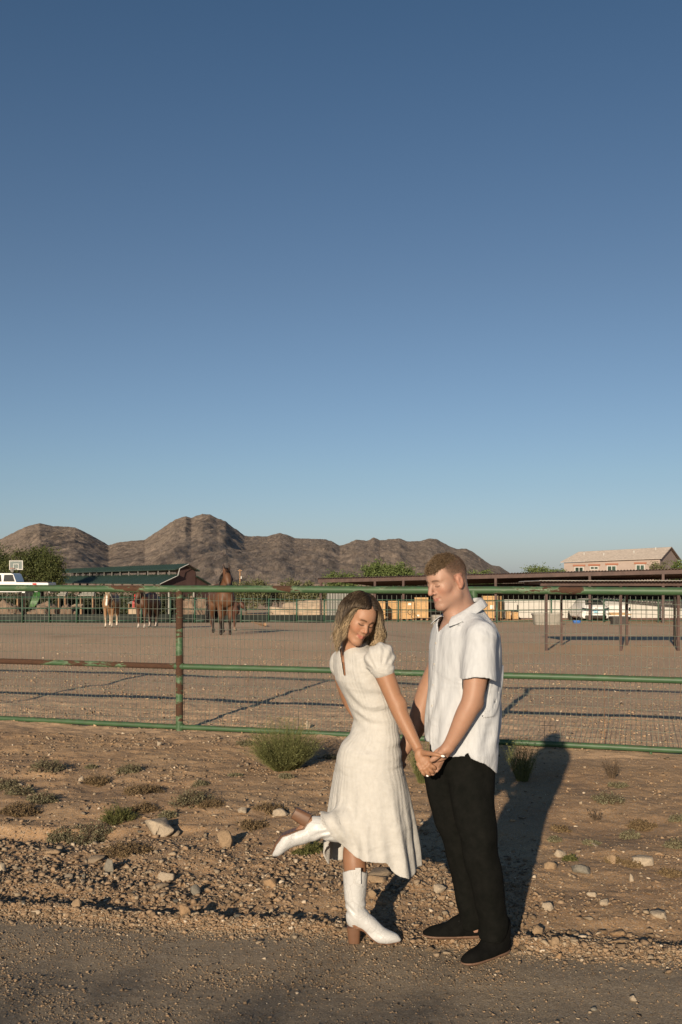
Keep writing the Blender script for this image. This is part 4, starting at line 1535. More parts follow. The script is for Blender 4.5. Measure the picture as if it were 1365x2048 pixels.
# white painted nails
mb = MB()
MAT_NAIL = simple('white_nail', (.82, .78, .74), .25, .05)
for c_, u_, v_, rr in ((wp(886, 1512, 4.303), nrm(A(1, .1, -.15)), A(0, 0, 1), (.0085, .0048)), (wp(855, 1551.5, 4.368), nrm(A(.8, 0, -.3)), nrm(A(.3, 0, .8)), (.0055, .0035))):
    pts = [c_ + u_ * rr[0] * math.cos(a) + v_ * rr[1] * math.sin(a) + A(0, -.0030, 0) for a in np.linspace(0, 2 * np.pi, 12, endpoint=False)]
    mb.add(pts + [q + A(0, .004, 0) for q in pts], [tuple(range(11, -1, -1)), tuple(range(12, 24))] + [(i, (i + 1) % 12, 12 + (i + 1) % 12, 12 + i) for i in range(12)])
mb.build('fingernails', MAT_NAIL, woman)

# ---- dress
def dress_mat():
    q = M('cream_crinkle_dress', .9, 0, .15)
    u = q.attr('u', 'Fac')
    nz = q.noise(7, 3, .6)
    v = q.math('ADD', q.math('MULTIPLY', u, 1.0), q.math('MULTIPLY', nz, .035))
    w1 = q.math('SINE', q.math('MULTIPLY', v, 330.0))
    w2 = q.math('SINE', q.math('MULTIPLY', v, 142.0))
    rib = q.math('ADD', q.math('MULTIPLY', w1, .35), q.math('POWER', q.math('ABSOLUTE', w2), 3.0))
    rib = q.math('MULTIPLY', rib, q.math('ADD', .45, q.noise(6, 3, .6)))
    q.color(q.ramp(q.noise(40, 4, .6), [(.3, (.45, .435, .405)), (.7, (.51, .495, .465))]))
    q.bump(rib, .28, .0022)
    q.bump(q.noise(130, 4, .7), .45, .003)
    q.bump(q.noise(26, 4, .6), .18, .006)
    q.bump(q.noise(5, 2, .5, q.coord((1, 1, 2.4), 'Object', (0, .7, .4)), 1.0), .45, .02)
    q.b.inputs['Subsurface Weight'].default_value = .05
    q.b.inputs['Subsurface Radius'].default_value = (.012, .010, .008)
    return q.m
MAT_DRESS = dress_mat()
vx = Vox((-.13, 4.36, .28), (.40, 5.00, 1.46), .0042)
d_rows = [(1760, 743, .250, .212), (1740, 743, .246, .208), (1690, 742, .238, .200), (1640, 741, .226, .187), (1580, 740, .205, .168), (1530, 738, .184, .145),
          (1500, 741, .168, .130), (1470, 750, .140, .104), (1440, 751, .119, .092), (1400, 739, .130, .102), (1360, 725, .152, .115), (1335, 720, .167, .106),
          (1315, 717, .170, .091), (1302, 714, .132, .077), (1291, 710, .075, .062), (1280, 708, .05, .05)]
Z, X, a, b = rows_of(d_rows, WD)
P_ = (vx.g[0][:, None, None], vx.g[1][None, :, None], vx.g[2][None, None, :])
def dmod(p, u, v, z):
    th = np.arctan2(u, v)                       # 0 = front, +90 = near side
    k = sst(.86, .40, z)
    d = .010 * k * np.sin(9 * th + 1.2 * np.sin(z * 5)) + .007 * k * np.sin(17 * th + 2.0 * np.sin(z * 4 + 1) + .8)
    fr = np.exp(-(th / .75) ** 2)
    d = d + fr * .017 * sst(.95, .60, z) * (np.abs(np.sin(th * 9.5 + .3)) ** .6 - .6)
    # diagonal pulls over the back and the waist
    tw = np.exp(-((z - 1.13) / .13) ** 2)
    s1 = z * 62 + u * 46 + 3 * vnoise(u * 9, z * 7, v * 9, 5)
    d = d + .0048 * tw * np.sin(s1) * sst(-.10, .10, u) 
    d = d + .0040 * np.exp(-((z - .93) / .06) ** 2) * np.sin(z * 90 + u * 20)
    d = d + .0010 * np.sin(u * 85 + z * 8) * (v < 0) * sst(.95, 1.1, z)
    d = d - .0018 * np.exp(-((z - .842) / .005) ** 2) + .0012 * np.exp(-((z - .852) / .006) ** 2)        # hip seam
    return d
vx.put(lambda p: f_loft(p, Z, X, [WD] * len(Z), a, b, W_S, W_F, 2.1, dmod), None, None, 0)
vx.ell(wp(716, 1510, 4.66), (.080, .080, .085), None, .06)          # seat
# calf drape
def drape(p):
    d = f_cap(p, wp(772, 1652, 4.60), wp(640, 1655, 4.54), .090, .066)
    return d + .005 * np.sin(p[0] * 95 + p[2] * 60 + 2 * np.sin(p[1] * 20)) * sst(.22, .0, p[0])
vx.put(drape, wp(600, 1600, 4.36) , wp(830, 1560, 4.75), .05)
sl, pp = vx.region(wp(600, 1780, 4.36), wp(860, 1560, 4.80))
vx.f = vx.f
def drape_put():
    lo = A(-.13, 4.36, .30); hi = A(.34, 4.76, .78)
    vx.put(drape, lo, hi, .05)
drape_put()
skirt_shell = (np.abs(vx.f + .003) - .0042)
low = sst(.84, .80, P_[2])
vx.f = np.where(P_[2] < .80, skirt_shell, vx.f)
pxw = 682.5 + P_[0] * F / WD
pxn = 682.5 + P_[0] * F / 4.56
nearh = np.interp(pxn, [600, 636, 645, 668, 690, 712, 728, 750, 772, 783, 800, 822, 838], [1560, 1605, 1640, 1668, 1692, 1706, 1712, 1712, 1717, 1732, 1744, 1753, 1740])
farh = np.interp(pxw, [600, 650, 660, 684, 720, 835], [1712, 1724, 1738, 1742, 1738, 1738])
nz_ = 1.73 - (nearh - 1150) * 4.56 / F
fz_ = 1.73 - (farh - 1150) * WD / F
wgt = sst(4.60, 4.72, P_[1] - 0 * P_[0])
hem = nz_ * (1 - wgt) + fz_ * wgt
# left of the drape edge nothing hangs on the near side
vx.f = np.maximum(vx.f, hem - P_[2] + .004 * np.sin(P_[0] * 70) * 1.0).astype(np.float32)
# puff sleeves
vx.ell(wp(763, 1314, 4.53), (.062, .060, .066), (nrm(A(.9, 0, -.42)), A(0, 1, 0), nrm(A(.42, 0, .9))), .022)
vx.cap(wp(756, 1318, 4.53), wp(766, 1337, 4.508), .060, .054, .015)
vx.ell(wp(679, 1328, 4.85), (.048, .055, .066), None, .02)
def puff(p):
    r = np.exp(-(f_ell(p, wp(763, 1314, 4.53), (.062, .060, .066)) / .02) ** 2)
    ang = np.arctan2(p[2] - wp(757, 1342)[2], p[0] - wp(757, 1342)[0])
    return .0038 * np.sin(ang * 17 + 9 * (p[1] - 4.5)) * r
vx.f = (vx.f - puff(P_)).astype(np.float32)
# arm hole under the sleeve, neck hole, key-hole slit at the nape
vx.cap(wp(778, 1372, 4.50), wp(800, 1425, 4.47), .046, .05, .004, 's')
vx.cap(wp(706, 1290, 4.67), wp(705, 1262, 4.66), .050, .058, .006, 's')
def slit(p):
    q = (p[0], 0 * p[1], p[2])
    a_, b_ = wp(683.5, 1299, 4.62), wp(690, 1350, 4.62)
    return np.where(p[1] < 4.74, f_cap((p[0], p[1] * 0, p[2]), A(a_[0], 0, a_[2]), A(b_[0], 0, b_[2]), .0085, .0045), .05)
vx.put(slit, None, None, .002, 's')
V, Q = vx.mesh(1)
me = mesh_from('dress', V, Q)
cx = np.interp(V[:, 2], Z, X)
uu = (V[:, 0] - cx) * W_S[0] + (V[:, 1] - WD) * W_S[1]; vv = (V[:, 0] - cx) * W_F[0] + (V[:, 1] - WD) * W_F[1]
vfloat(me, np.arctan2(uu, vv) * .16, 'u')
dress = obj('dress', me, MAT_DRESS, woman)
# gathered cuff of the near sleeve
mb = MB()
cc, ex, ey = wp(764, 1337, 4.508), nrm(wp(783, 1329, 4.50) - wp(744, 1346, 4.51)), A(0, 1, 0)
n = 44
vs, fs = [], []
for r_ in range(3):
    for i in range(n):
        t = 2 * math.pi * i / n
        rr = (.047, .051, .054)[r_] + (.0, .002, .0045)[r_] * math.sin(t * 13)
        q = cc + ex * rr * math.cos(t) + ey * rr * math.sin(t) + nrm(np.cross(ey, ex)) * -1 * (-.010 + .010 * r_)
        vs.append(q)
for r_ in range(2):
    for i in range(n):
        j = (i + 1) % n
        fs.append((r_ * n + i, r_ * n + j, r_ * n + n + j, r_ * n + n + i))
mb.add(vs, fs)
cf = mb.build('sleeve_cuff', MAT_DRESS, dress, True)
md = cf.modifiers.new('thick', 'SOLIDIFY'); md.thickness = .003

# ---- boots
def boot_mat():
    q = M('white_boot_leather', .42, 0, .5)
    q.color(q.ramp(q.noise(16, 4, .6), [(.3, (.48, .48, .475)), (.7, (.53, .53, .525))]))
    st = q.voro(24, q.coord((1, 1, .6)), 'Distance', 'DISTANCE_TO_EDGE')
    q.color(q.mix(q.ramp(st, [(.0, .35), (.035, 0.)]), q.ramp(q.noise(16, 4, .6), [(.3, (.48, .48, .475)), (.7, (.53, .53, .525))]), (.30, .29, .27)))
    q.bump(q.ramp(st, [(.0, 0.), (.05, 1.)]), .22, .0025)
    q.bump(q.noise(14, 4, .6), .6, .012)
    return q.m
MAT_BOOT = boot_mat()
def heel_mat():
    q = M('stacked_wood_heel', .45, 0, .5)
    w = q.wave(55, q.coord((1, 1, 1)), 1.0, 'Z')
    q.color(q.ramp(w, [(.2, (.115, .058, .032)), (.8, (.17, .085, .048))]))
    return q.m
MAT_HEEL = heel_mat()
def boot(O, T, U, shaft, strap=True):
    """O: under the middle of the heel; T toe direction, U from sole to leg, shaft: list of (point, radius) up the leg"""
    O, T, U = np.array(O), nrm(T), nrm(U)
    S = np.cross(T, U)
    W = lambda t, u, s_=0: O + T * t + U * u + S * s_
    AX = (T, S, U)
    pts = [W(-.06, 0), W(.24, 0)] + [q for q, r in shaft]
    lo = np.min(pts, 0) - .10; hi = np.max(pts, 0) + .10
    v = Vox(lo, hi, .0036)
    v.ell(W(.006, .112), (.044, .034, .050), AX, .02)                        # heel cup
    v.chain([W(.012, .125), W(.055, .098), W(.105, .058), W(.150, .030)], [.040, .041, .036, .026], .02)
    v.ell(W(.125, .032), (.085, .040, .030), AX, .02)
    v.ell(W(.178, .020), (.042, .016, .013), AX, .016)
    tdx = nrm(shaft[-1][0] - shaft[-2][0])
    v.chain([W(.014, .135)] + [q for q, r in shaft] + [shaft[-1][0] + tdx * .06], [.042] + [r for q, r in shaft] + [shaft[-1][1] + .003], .02)
    full = v.f.copy()
    def local_(p):
        t = (p[0] - O[0]) * T[0] + (p[1] - O[1]) * T[1] + (p[2] - O[2]) * T[2]
        u = (p[0] - O[0]) * U[0] + (p[1] - O[1]) * U[1] + (p[2] - O[2]) * U[2]
        s_ = (p[0] - O[0]) * S[0] + (p[1] - O[1]) * S[1] + (p[2] - O[2]) * S[2]
        return t, u, s_
    def sole_h(t): return np.interp(t, [-.1, -.045, .035, .075, .115, .16, .22], [.079, .079, .077, .042, .010, .006, .012])
    def cut(p):
        t, u, s_ = local_(p)
        return sole_h(t) - u
    v.put(cut, None, None, 0, 'x')
    # scalloped top
    top, tr = shaft[-1]; td = nrm(shaft[-1][0] - shaft[-2][0])
    def crease(p):
        t, u, s_ = local_(p)
        return .0028 * np.sin(u * 150 + t * 60 + 2.5 * np.sin(t * 40)) * np.exp(-((u - .165) / .035) ** 2)
    v.f = (v.f - crease((v.g[0][:, None, None], v.g[1][None, :, None], v.g[2][None, None, :]))).astype(np.float32)
    def topcut(p):
        q = [p[i] - top[i] for i in range(3)]
        h = q[0] * td[0] + q[1] * td[1] + q[2] * td[2]
        side = q[0] * T[0] + q[1] * T[1] + q[2] * T[2]
        return h - .018 + .030 * np.clip(np.abs(side) / tr, 0, 1.2) ** 2
    v.put(topcut, None, None, 0, 'x')
    def hollow(p):
        return np.maximum(f_cap(p, shaft[-1][0] - td * .06, shaft[-1][0] + td * .12, tr - .009, tr - .006), -1)
    v.put(hollow, None, None, 0, 's')
    Vb, Qb = v.mesh(1)
    bo = obj('boot', mesh_from('boot', Vb, Qb), MAT_BOOT, woman)
    # thin sole
    v.f = full - .003
    def sl_(p):
        t, u, s_ = local_(p)
        h = sole_h(t)
        return np.maximum(u - h - .001, h - .0075 - u)
    v.put(sl_, None, None, 0, 'x')
    v.f = v.f.astype(np.float32)
    Vb, Qb = v.mesh(0)
    obj('sole', mesh_from('sole', Vb, Qb), MAT_HEEL, bo)
    # stacked block heel
    mb = MB()
    prof = [(.0, -.027, .027, .024), (.070, -.035, .031, .029), (.0745, -.035, .032, .029)]
    vs, fs = [], []
    n = 16
    for h, b_, f_, w in prof:
        for i in range(n):
            a_ = 2 * math.pi * i / n
            c, s_ = math.cos(a_), math.sin(a_)
            t = (f_ if c > 0 else -b_) * (abs(c) ** .55) * (1 if c > 0 else -1)
            vs.append(W(t, h, w * (abs(s_) ** .6) * (1 if s_ > 0 else -1)))
    for r_ in range(2):
        for i in range(n):
            j = (i + 1) % n
            fs.append((r_ * n + i, r_ * n + j, r_ * n + n + j, r_ * n + n + i))
    fs.append(tuple(range(n - 1, -1, -1))); fs.append(tuple(range(2 * n, 3 * n)))
    mb.add(vs, fs)
    smooth_by_angle(mb.build('heel', MAT_HEEL, bo), 40)
    # pull strap on the near side of the shaft, seam piping
    d = A(0, -1, 0)
    mb = MB()
    for s_ in ((0,) if strap else ()):
        b_ = top + d * (tr + .002)
        pts = [b_ - td * .045 + T * .012, b_ - td * .01 + T * .012, b_ + td * .030 + d * .003 + T * .012]
        n_ = nrm(np.cross(td, d)) * .013
        for i in range(2):
            mb.hexa([pts[i] - n_, pts[i] + n_, pts[i + 1] + n_, pts[i + 1] - n_] + [q + d * .0035 for q in (pts[i] - n_, pts[i] + n_, pts[i + 1] + n_, pts[i + 1] - n_)])
    if strap: mb.build('pull_strap', MAT_BOOT, bo)
    return bo
gx = wp(709, 1885, 4.68)
boot(A(gx[0], 4.68, hz(gx[0], 4.68) + .004), A(1, -.10, .0), A(0, 0, 1), [(wp(711, 1800, 4.68), .049), (wp(711, 1765, 4.68), .056), (wp(711, 1740, 4.68), .060)])
U2 = A(.86, 0, -.51); T2 = A(-.51, 0, -.86)
boot(wp(588, 1625, 4.54), T2, U2, [(wp(645, 1655, 4.54), .049), (wp(668, 1660, 4.545), .053), (wp(706, 1664, 4.56), .050)], False)

# ---- hair: dark roots running into blond wavy ends
def woman_hair():
    O, Rr, Ff, Uu = fr_w
    s = HS
    N = 5600
    th = R.uniform(0, 2 * np.pi, N * 5); ph = np.arccos(R.uniform(-.35, 1, N * 5))
    x = .077 * np.sin(ph) * np.cos(th); y = -.008 + .098 * np.sin(ph) * np.sin(th); z = .045 + .088 * np.cos(ph)
    hairline = .098 - .55 * np.clip(np.abs(x) - .012, 0, .06)         # forehead limit on y
    ok = ~((y > .045 + 1.0 * np.clip(z - .075, 0, .05)) & (z < .118)) & ~((y > .028) & (z < .06))
    x, y, z = x[ok][:N], y[ok][:N], z[ok][:N]
    N = len(x)
    part = -.006
    sd = np.where(x > part, 1.0, -1.0)
    K = 20
    Ln = R.uniform(.205, .245, N) * (1 - .12 * sst(.03, .07, y))
    lay = R.uniform(.004, .020, N)
    P = np.zeros((N, K, 3))
    P[:, 0] = np.stack([x, y, z], -1) * 1.0
    dn = np.array([-Rr[2], -Ff[2], -Uu[2]])      # world down, in head space (R, F, U components)
    out = np.stack([sd, 0 * x, 0 * x], -1)
    cid = np.floor((np.arctan2(y, x) + 4) * 7) + 40 * np.floor(z * 40)
    ph0 = fbm(x * 30, y * 30, z * 30, 2, 95) * 5 + R.normal(0, .25, N)
    d = out * .9 + np.stack([0 * x, .25 * (y > .02), .35 + 0 * x], -1)
    for k in range(1, K):
        t = k / (K - 1)
        wd = sst(0, .35, t)
        d = d * .45 + (out * (1 - wd) * .7 + dn * (.35 + .9 * wd)) * .55
        amp = .68 * sst(.38, .75, t)
        wv = np.sin(ph0 + t * 13)
        wv2 = np.cos(ph0 * 1.3 + t * 12)
        d = d + np.stack([sd * wv * amp, wv2 * amp, 0 * x], -1)
        d = d / np.linalg.norm(d, axis=1, keepdims=True)
        q = P[:, k - 1] + d * (Ln / (K - 1) / s)[:, None]
        # stay outside the skull
        e = np.stack([q[:, 0] / (.077 + lay), (q[:, 1] + .008) / (.098 + lay), (q[:, 2] - .045) / (.088 + lay * .8)], -1)
        er = np.linalg.norm(e, axis=1)
        f_ = np.where(er < 1, 1 / np.maximum(er, 1e-3), 1.0)
        q = np.stack([q[:, 0] * f_, (q[:, 1] + .008) * f_ - .008, (q[:, 2] - .045) * f_ + .045], -1)
        # clear of the face and neck
        wface = np.interp(q[:, 2], [-.18, -.12, -.07, -.03, .03, .07, .10, .125], [.034, .036, .056, .066, .068, .054, .026, .003])
        m = (q[:, 1] > .000) & (np.abs(q[:, 0]) < wface)
        wf = wface * np.where(q[:, 0] < 0, .86, 1.0)
        m = (q[:, 1] > .000) & (np.abs(q[:, 0]) < wf)
        q[:, 0] = np.where(m, sd * (wf + lay * .3), q[:, 0])
        cap_y = np.interp(q[:, 2], [-.16, -.10, -.06, .075, .10, .13], [.075, .060, .038, .040, .085, .12])
        q[:, 1] = np.where(q[:, 0] > 0, np.minimum(q[:, 1], cap_y), q[:, 1])
        m2 = (q[:, 2] < -.02) & (np.hypot(q[:, 0], q[:, 1] + .02) < .056)
        sc = .056 / np.maximum(np.hypot(q[:, 0], q[:, 1] + .02), 1e-3)
        q[:, 0] = np.where(m2, q[:, 0] * sc, q[:, 0]); q[:, 1] = np.where(m2, (q[:, 1] + .02) * sc - .02, q[:, 1])
        # curls turn in towards the ends
        P[:, k] = q
    # gather the strands into wavy locks
    G = R.choice(N, 95, replace=False)
    g = G[np.argmin(((P[:, None, 0] - P[None, G, 0]) ** 2).sum(-1) + 1.0 * (sd[:, None] != sd[None, G]), axis=1)]
    tt = np.linspace(0, 1, K)[None, :, None]
    pull = .58 * sst(.12, .75, tt)
    off = R.normal(0, .006, (N, 1, 3)) * sst(.1, .6, tt)
    fly = (R.uniform(0, 1, (N, 1, 1)) < .10)
    pull = np.where(fly, pull * .25, pull)
    P = P + fly * R.normal(0, .010, (N, 1, 3)) * sst(.1, .9, tt)
    P = P * (1 - pull) + (P[g] + off) * pull
    W = O + s * (P[..., :1] * Rr * HW + P[..., 1:2] * Ff + P[..., 2:3] * Uu)
    # ends rest on the shoulders instead of passing through
    zmin = np.interp(W[..., 0], [-.06, -.02, .02, .06, .12, .2], [1.30, 1.36, 1.375, 1.385, 1.375, 1.34])
    W[..., 2] = np.maximum(W[..., 2], zmin + R.uniform(-.022, .022, (N, 1)) - .012)
    t = np.linspace(0, 1, K)[None, :, None]
    root = np.array((.040, .026, .016)) * R.uniform(.7, 1.3, (N, 1))
    li = R.uniform(0, 1, N)
    clump = sst(-.3, .5, fbm(x * 60, y * 60, z * 60, 2, 99))
    tip = (np.array((.52, .385, .235))[None] * (.55 + .65 * clump[:, None]) * R.uniform(.75, 1.2, (N, 1)))
    mid = tip * .55
    w1 = sst(.12, .55, t + .12 * (clump[:, None, None] - .5))
    w2 = sst(.5, .95, t)
    col = root[:, None] * (1 - w1) + mid[:, None] * w1 * (1 - w2) + tip[:, None] * w1 * w2
    rad = np.interp(np.linspace(0, 1, K), [0, .6, 1], [.0013, .0012, .0005])[None] * np.ones((N, 1))
    hair_obj('hair', W, rad, col, woman)
    # under layer so no skin shows between the locks
    v = Vox(O - .17, O + .17, .004)
    v.ell(O + s * (Rr * 0 + Ff * -.010 + Uu * .046), [s * .079, s * .099, s * .090], (Rr, Ff, Uu), .01)
    v.ell(O + s * (Ff * -.045 + Uu * -.03), [s * .066, s * .056, s * .085], (Rr, Ff, Uu), .02)
    def face_hole(p):
        q = [p[i] - O[i] for i in range(3)]
        lx = sum(q[i] * Rr[i] for i in range(3)) / s; ly = sum(q[i] * Ff[i] for i in range(3)) / s; lz = sum(q[i] * Uu[i] for i in range(3)) / s
        lim = np.interp(np.broadcast_to(lz, np.broadcast_shapes(lx.shape, ly.shape, lz.shape)), [-.1, .04, .09, .118, .14], [-.004, .016, .055, .088, .12])
        return np.minimum((lim - ly) * s, .05)
    v.put(face_hole, None, None, .004, 's')
    Vc, Qc = v.mesh(1)
    me = mesh_from('hair_underlayer', Vc, Qc)
    vcol(me, np.tile(np.array((.045, .029, .018)), (len(Vc), 1)))
    obj('hair_underlayer', me, MAT_HAIR, woman)
woman_hair()
# ---------------------------------------------------------------- plants
def leaf_mat(name, lo, hi, rough=.7):
    q = M(name, rough, 0, .25)
    r = q.island()
    q.color(q.ramp(r, [(0, lo), (1, hi)]))
    try:
        q.b.inputs['Subsurface Weight'].default_value = 0.0
    except Exception: pass
    return q.m
def gpt(xp, yp):
    """ground point seen at a photo pixel"""
    d = 1.73 * F / (yp - 1150)
    for _ in range(8):
        d = (H - hz((xp - 682.5) * d / F, d)) * F / (yp - 1150)
    return A((xp - 682.5) * d / F, d, hz((xp - 682.5) * d / F, d))
MAT_BROOM = leaf_mat('broom_stems', (.075, .085, .028), (.17, .17, .065))
MAT_SCRUB = leaf_mat('grey_scrub', (.10, .095, .050), (.21, .19, .115))
MAT_DRY = leaf_mat('dry_scrub', (.11, .075, .036), (.21, .145, .075))
MAT_GREEN = leaf_mat('green_scrub', (.055, .062, .018), (.12, .115, .038))
MAT_TWIG = leaf_mat('twigs', (.07, .048, .03), (.14, .10, .065))

def stems(base, n, hgt, spread, r0, m, name, parent, bend=.25, K=6, droop=0.0, up=.35):
    a = R.uniform(0, 2 * np.pi, n); s_ = np.sqrt(R.uniform(0, 1, n)) * spread
    ln = hgt * R.uniform(.55, 1.05, n) * (1 - .25 * (s_ / max(spread, 1e-6)) ** 2)
    P = np.zeros((n, K, 3))
    P[:, 0] = base + np.stack([np.cos(a) * s_ * .26, np.sin(a) * s_ * .26, 0 * a], -1)
    d = np.stack([np.cos(a) * s_, np.sin(a) * s_, hgt * (up + .65 * R.uniform(.6, 1, n))], -1)
    d /= np.linalg.norm(d, axis=1, keepdims=True)
    for k in range(1, K):
        d = d + R.normal(0, bend / K * 1.5, (n, 3)) + np.array([0, 0, -droop / K])
        d /= np.linalg.norm(d, axis=1, keepdims=True)
        P[:, k] = P[:, k - 1] + d * (ln / (K - 1))[:, None]
    V, Fq = tubes(P, np.linspace(1, .35, K)[None] * r0 * R.uniform(.7, 1.2, (n, 1)), 3)
    o = obj(name, mesh_from(name, V, Fq), m, parent)
    return o, P

def leaf_quads(C, size, m, name, parent, flat=0.0):
    n = len(C)
    u = R.normal(0, 1, (n, 3)); u /= np.linalg.norm(u, axis=1, keepdims=True)
    w = R.normal(0, 1, (n, 3)); w[:, 2] += flat
    v = np.cross(u, w); v /= np.linalg.norm(v, axis=1, keepdims=True) + 1e-9
    s = (size * R.uniform(.6, 1.3, n))[:, None]
    V = np.stack([C - u * s, C + v * s * .45, C + u * s, C - v * s * .45], 1).reshape(-1, 3)
    Fq = np.arange(n * 4).reshape(-1, 4)
    return obj(name, mesh_from(name, V, Fq, False), m, parent)

def broom(xp, yp, wpx, hpx, n, label, m=MAT_BROOM, r0=.0016, name='bush', up=.35):
    b = gpt(xp, yp)
    sc = b[1] / F
    t = thing(name, label, 'bush' if name == 'bush' else 'grass tuft', tuple(b))
    o, P = stems(b, n, hpx * sc * 1.05, wpx * sc * .5, r0, m, 'stems', t, .22, 6, 0, up)
    tips = P[:, 2:].reshape(-1, 3)
    i = R.randint(0, len(tips), n * 3)
    leaf_quads(tips[i] + R.normal(0, .008, (len(i), 3)), .008, m, 'leaves', t)
    return t
broom(568, 1540, 158, 102, 1500, 'green broom bush growing in front of the bottom fence rail', up=.16)
broom(1045, 1562, 84, 84, 240, 'yellow green grass tuft half in the shadow of the man', MAT_BROOM, .0016, 'grass_tuft', .6)
broom(845, 1565, 70, 84, 240, 'yellow green grass tuft behind the joined hands', MAT_BROOM, .0016, 'grass_tuft', .6)
broom(1224, 1556, 46, 42, 90, 'sparse dry grass tuft under the right fence rail', MAT_TWIG, .0014, 'grass_tuft', .5)
broom(1192, 1640, 44, 26, 26, 'bare twiggy tuft on the right verge', MAT_TWIG, .0016, 'grass_tuft', .4)

def scrub(xp, yp, wpx, hpx, kind, label):
    b = gpt(xp, yp)
    sc = b[1] / F
    w, h = wpx * sc * .5, hpx * sc
    m = {'g': MAT_SCRUB, 'd': MAT_DRY, 'n': MAT_GREEN}[kind]
    t = thing('low_shrub', label, 'shrub', tuple(b))
    n = int(60 + 3.2 * wpx)
    a = R.uniform(0, 6.28, n); rr = np.sqrt(R.uniform(0, 1, n))
    lump = 1 + .45 * fbm(np.cos(a) * 1.5 + xp, np.sin(a) * 1.5, 0, 2, 7)
    X = b[0] + np.cos(a) * rr * w * lump; Y = b[1] + np.sin(a) * rr * w * .9 * lump
    Z = height(X, Y)
    K = 4
    P = np.zeros((n, K, 3)); P[:, 0] = np.stack([X, Y, Z], -1)
    hh = h * (1.05 - rr ** 2 * .7) * R.uniform(.5, 1.1, n)
    d = np.stack([np.cos(a) * .8 * rr, np.sin(a) * .8 * rr, .9 + 0 * a], -1) + R.normal(0, .45, (n, 3))
    for k in range(1, K):
        d = d + R.normal(0, .3, (n, 3)); d /= np.linalg.norm(d, axis=1, keepdims=True); d[:, 2] = np.abs(d[:, 2])
        P[:, k] = P[:, k - 1] + d * (hh / (K - 1))[:, None]
    V, Fq = tubes(P, np.full((n, K), .0013), 3)
    obj('stems', mesh_from('stems', V, Fq), MAT_TWIG if kind != 'n' else MAT_GREEN, t)
    L_ = n * 6
    i = R.randint(0, n, L_); f_ = R.uniform(.25, 1, L_)
    k0 = np.minimum((f_ * (K - 1)).astype(int), K - 2); fr = f_ * (K - 1) - k0
    C = P[i, k0] * (1 - fr)[:, None] + P[i, k0 + 1] * fr[:, None] + R.normal(0, .006, (L_, 3))
    leaf_quads(C, .0075, m, 'leaves', t)
SCRUBS = [(97, 1536, 58, 24, 'g', 'grey green shrub under the left bottom rail casting a small shadow'), (182, 1536, 24, 9, 'g', 'tiny grey shrub between the two upper left shrubs'),
    (260, 1540, 44, 18, 'g', 'grey shrub below the post on the left verge'), (194, 1566, 56, 18, 'd', 'brown dry shrub left of centre in the scrub patch'),
    (13, 1574, 44, 24, 'g', 'grey green shrub at the left picture edge'), (40, 1585, 50, 20, 'g', 'grey shrub beside the one at the left picture edge'),
    (84, 1602, 56, 22, 'g', 'lowest grey shrub of the left edge group'), (282, 1585, 84, 20, 'd', 'wide brown dry shrub below the fence post'),
    (386, 1604, 66, 34, 'g', 'bushy grey shrub left of the broom bush'), (238, 1640, 62, 36, 'n', 'round bright green cushion shrub on the left verge'),
    (180, 1668, 84, 30, 'g', 'wide grey green shrub under the green cushion shrub'), (118, 1664, 44, 18, 'g', 'small grey green shrub left of the wide one'),
    (40, 1624, 70, 22, 'd', 'dry overhanging shrub above the dark hollow at far left'), (252, 1704, 74, 22, 'd', 'brown shrub in front of the large pale boulder'),
    (288, 1622, 52, 18, 'd', 'brown shrub right of the green cushion shrub'), (334, 1634, 26, 12, 'g', 'tiny grey shrub above the large pale boulder'),
    (420, 1612, 44, 16, 'd', 'dry brown shrub right of the bushy grey one'), (628, 1706, 62, 30, 'n', 'green shrub under the raised white boot'),
    (505, 1655, 60, 14, 'd', 'dry shrub left of the raised brown heel'), (545, 1620, 54, 16, 'd', 'dry shrub above the raised brown heel'),
    (490, 1490, 28, 12, 'g', 'small grey shrub left of the broom bush top'), (472, 1552, 22, 8, 'g', 'tiny grey shrub below left of the broom bush'),
    (572, 1556, 26, 10, 'g', 'tiny shrub just under the broom bush'), (662, 1518, 28, 10, 'g', 'small grey shrub left of the dress hip'),
    (402, 1570, 24, 14, 'g', 'dark grey shrub right of the brown wide shrub'), (1236, 1574, 28, 12, 'g', 'small shrub under the sparse grass tuft'),
    (1216, 1604, 46, 22, 'g', 'grey shrub in the middle of the right verge'), (1284, 1654, 56, 18, 'd', 'brown shrub on the right verge'),
    (1260, 1676, 34, 18, 'g', 'grey shrub below the brown one on the right verge'), (1352, 1694, 32, 20, 'g', 'green shrub at the right picture edge'),
    (1139, 1722, 18, 16, 'n', 'little green sprout in the right stone row'), (1226, 1724, 28, 12, 'd', 'dry sprig behind the tan rock in the right stone row'),
    (1266, 1732, 32, 12, 'd', 'dry sprig right of the tan rock in the right stone row'), (1342, 1752, 42, 16, 'd', 'dry shrub low at the right picture edge'),
    (1120, 1662, 36, 12, 'd', 'small dry shrub right beside the long shadow'), (1108, 1682, 22, 10, 'g', 'tiny shrub under the dry one beside the long shadow'),
    (1354, 1640, 24, 14, 'g', 'small grey shrub high at the right picture edge'), (1185, 1690, 26, 10, 'g', 'tiny shrub above the stone row on the right')]
for a_ in SCRUBS: scrub(*a_)

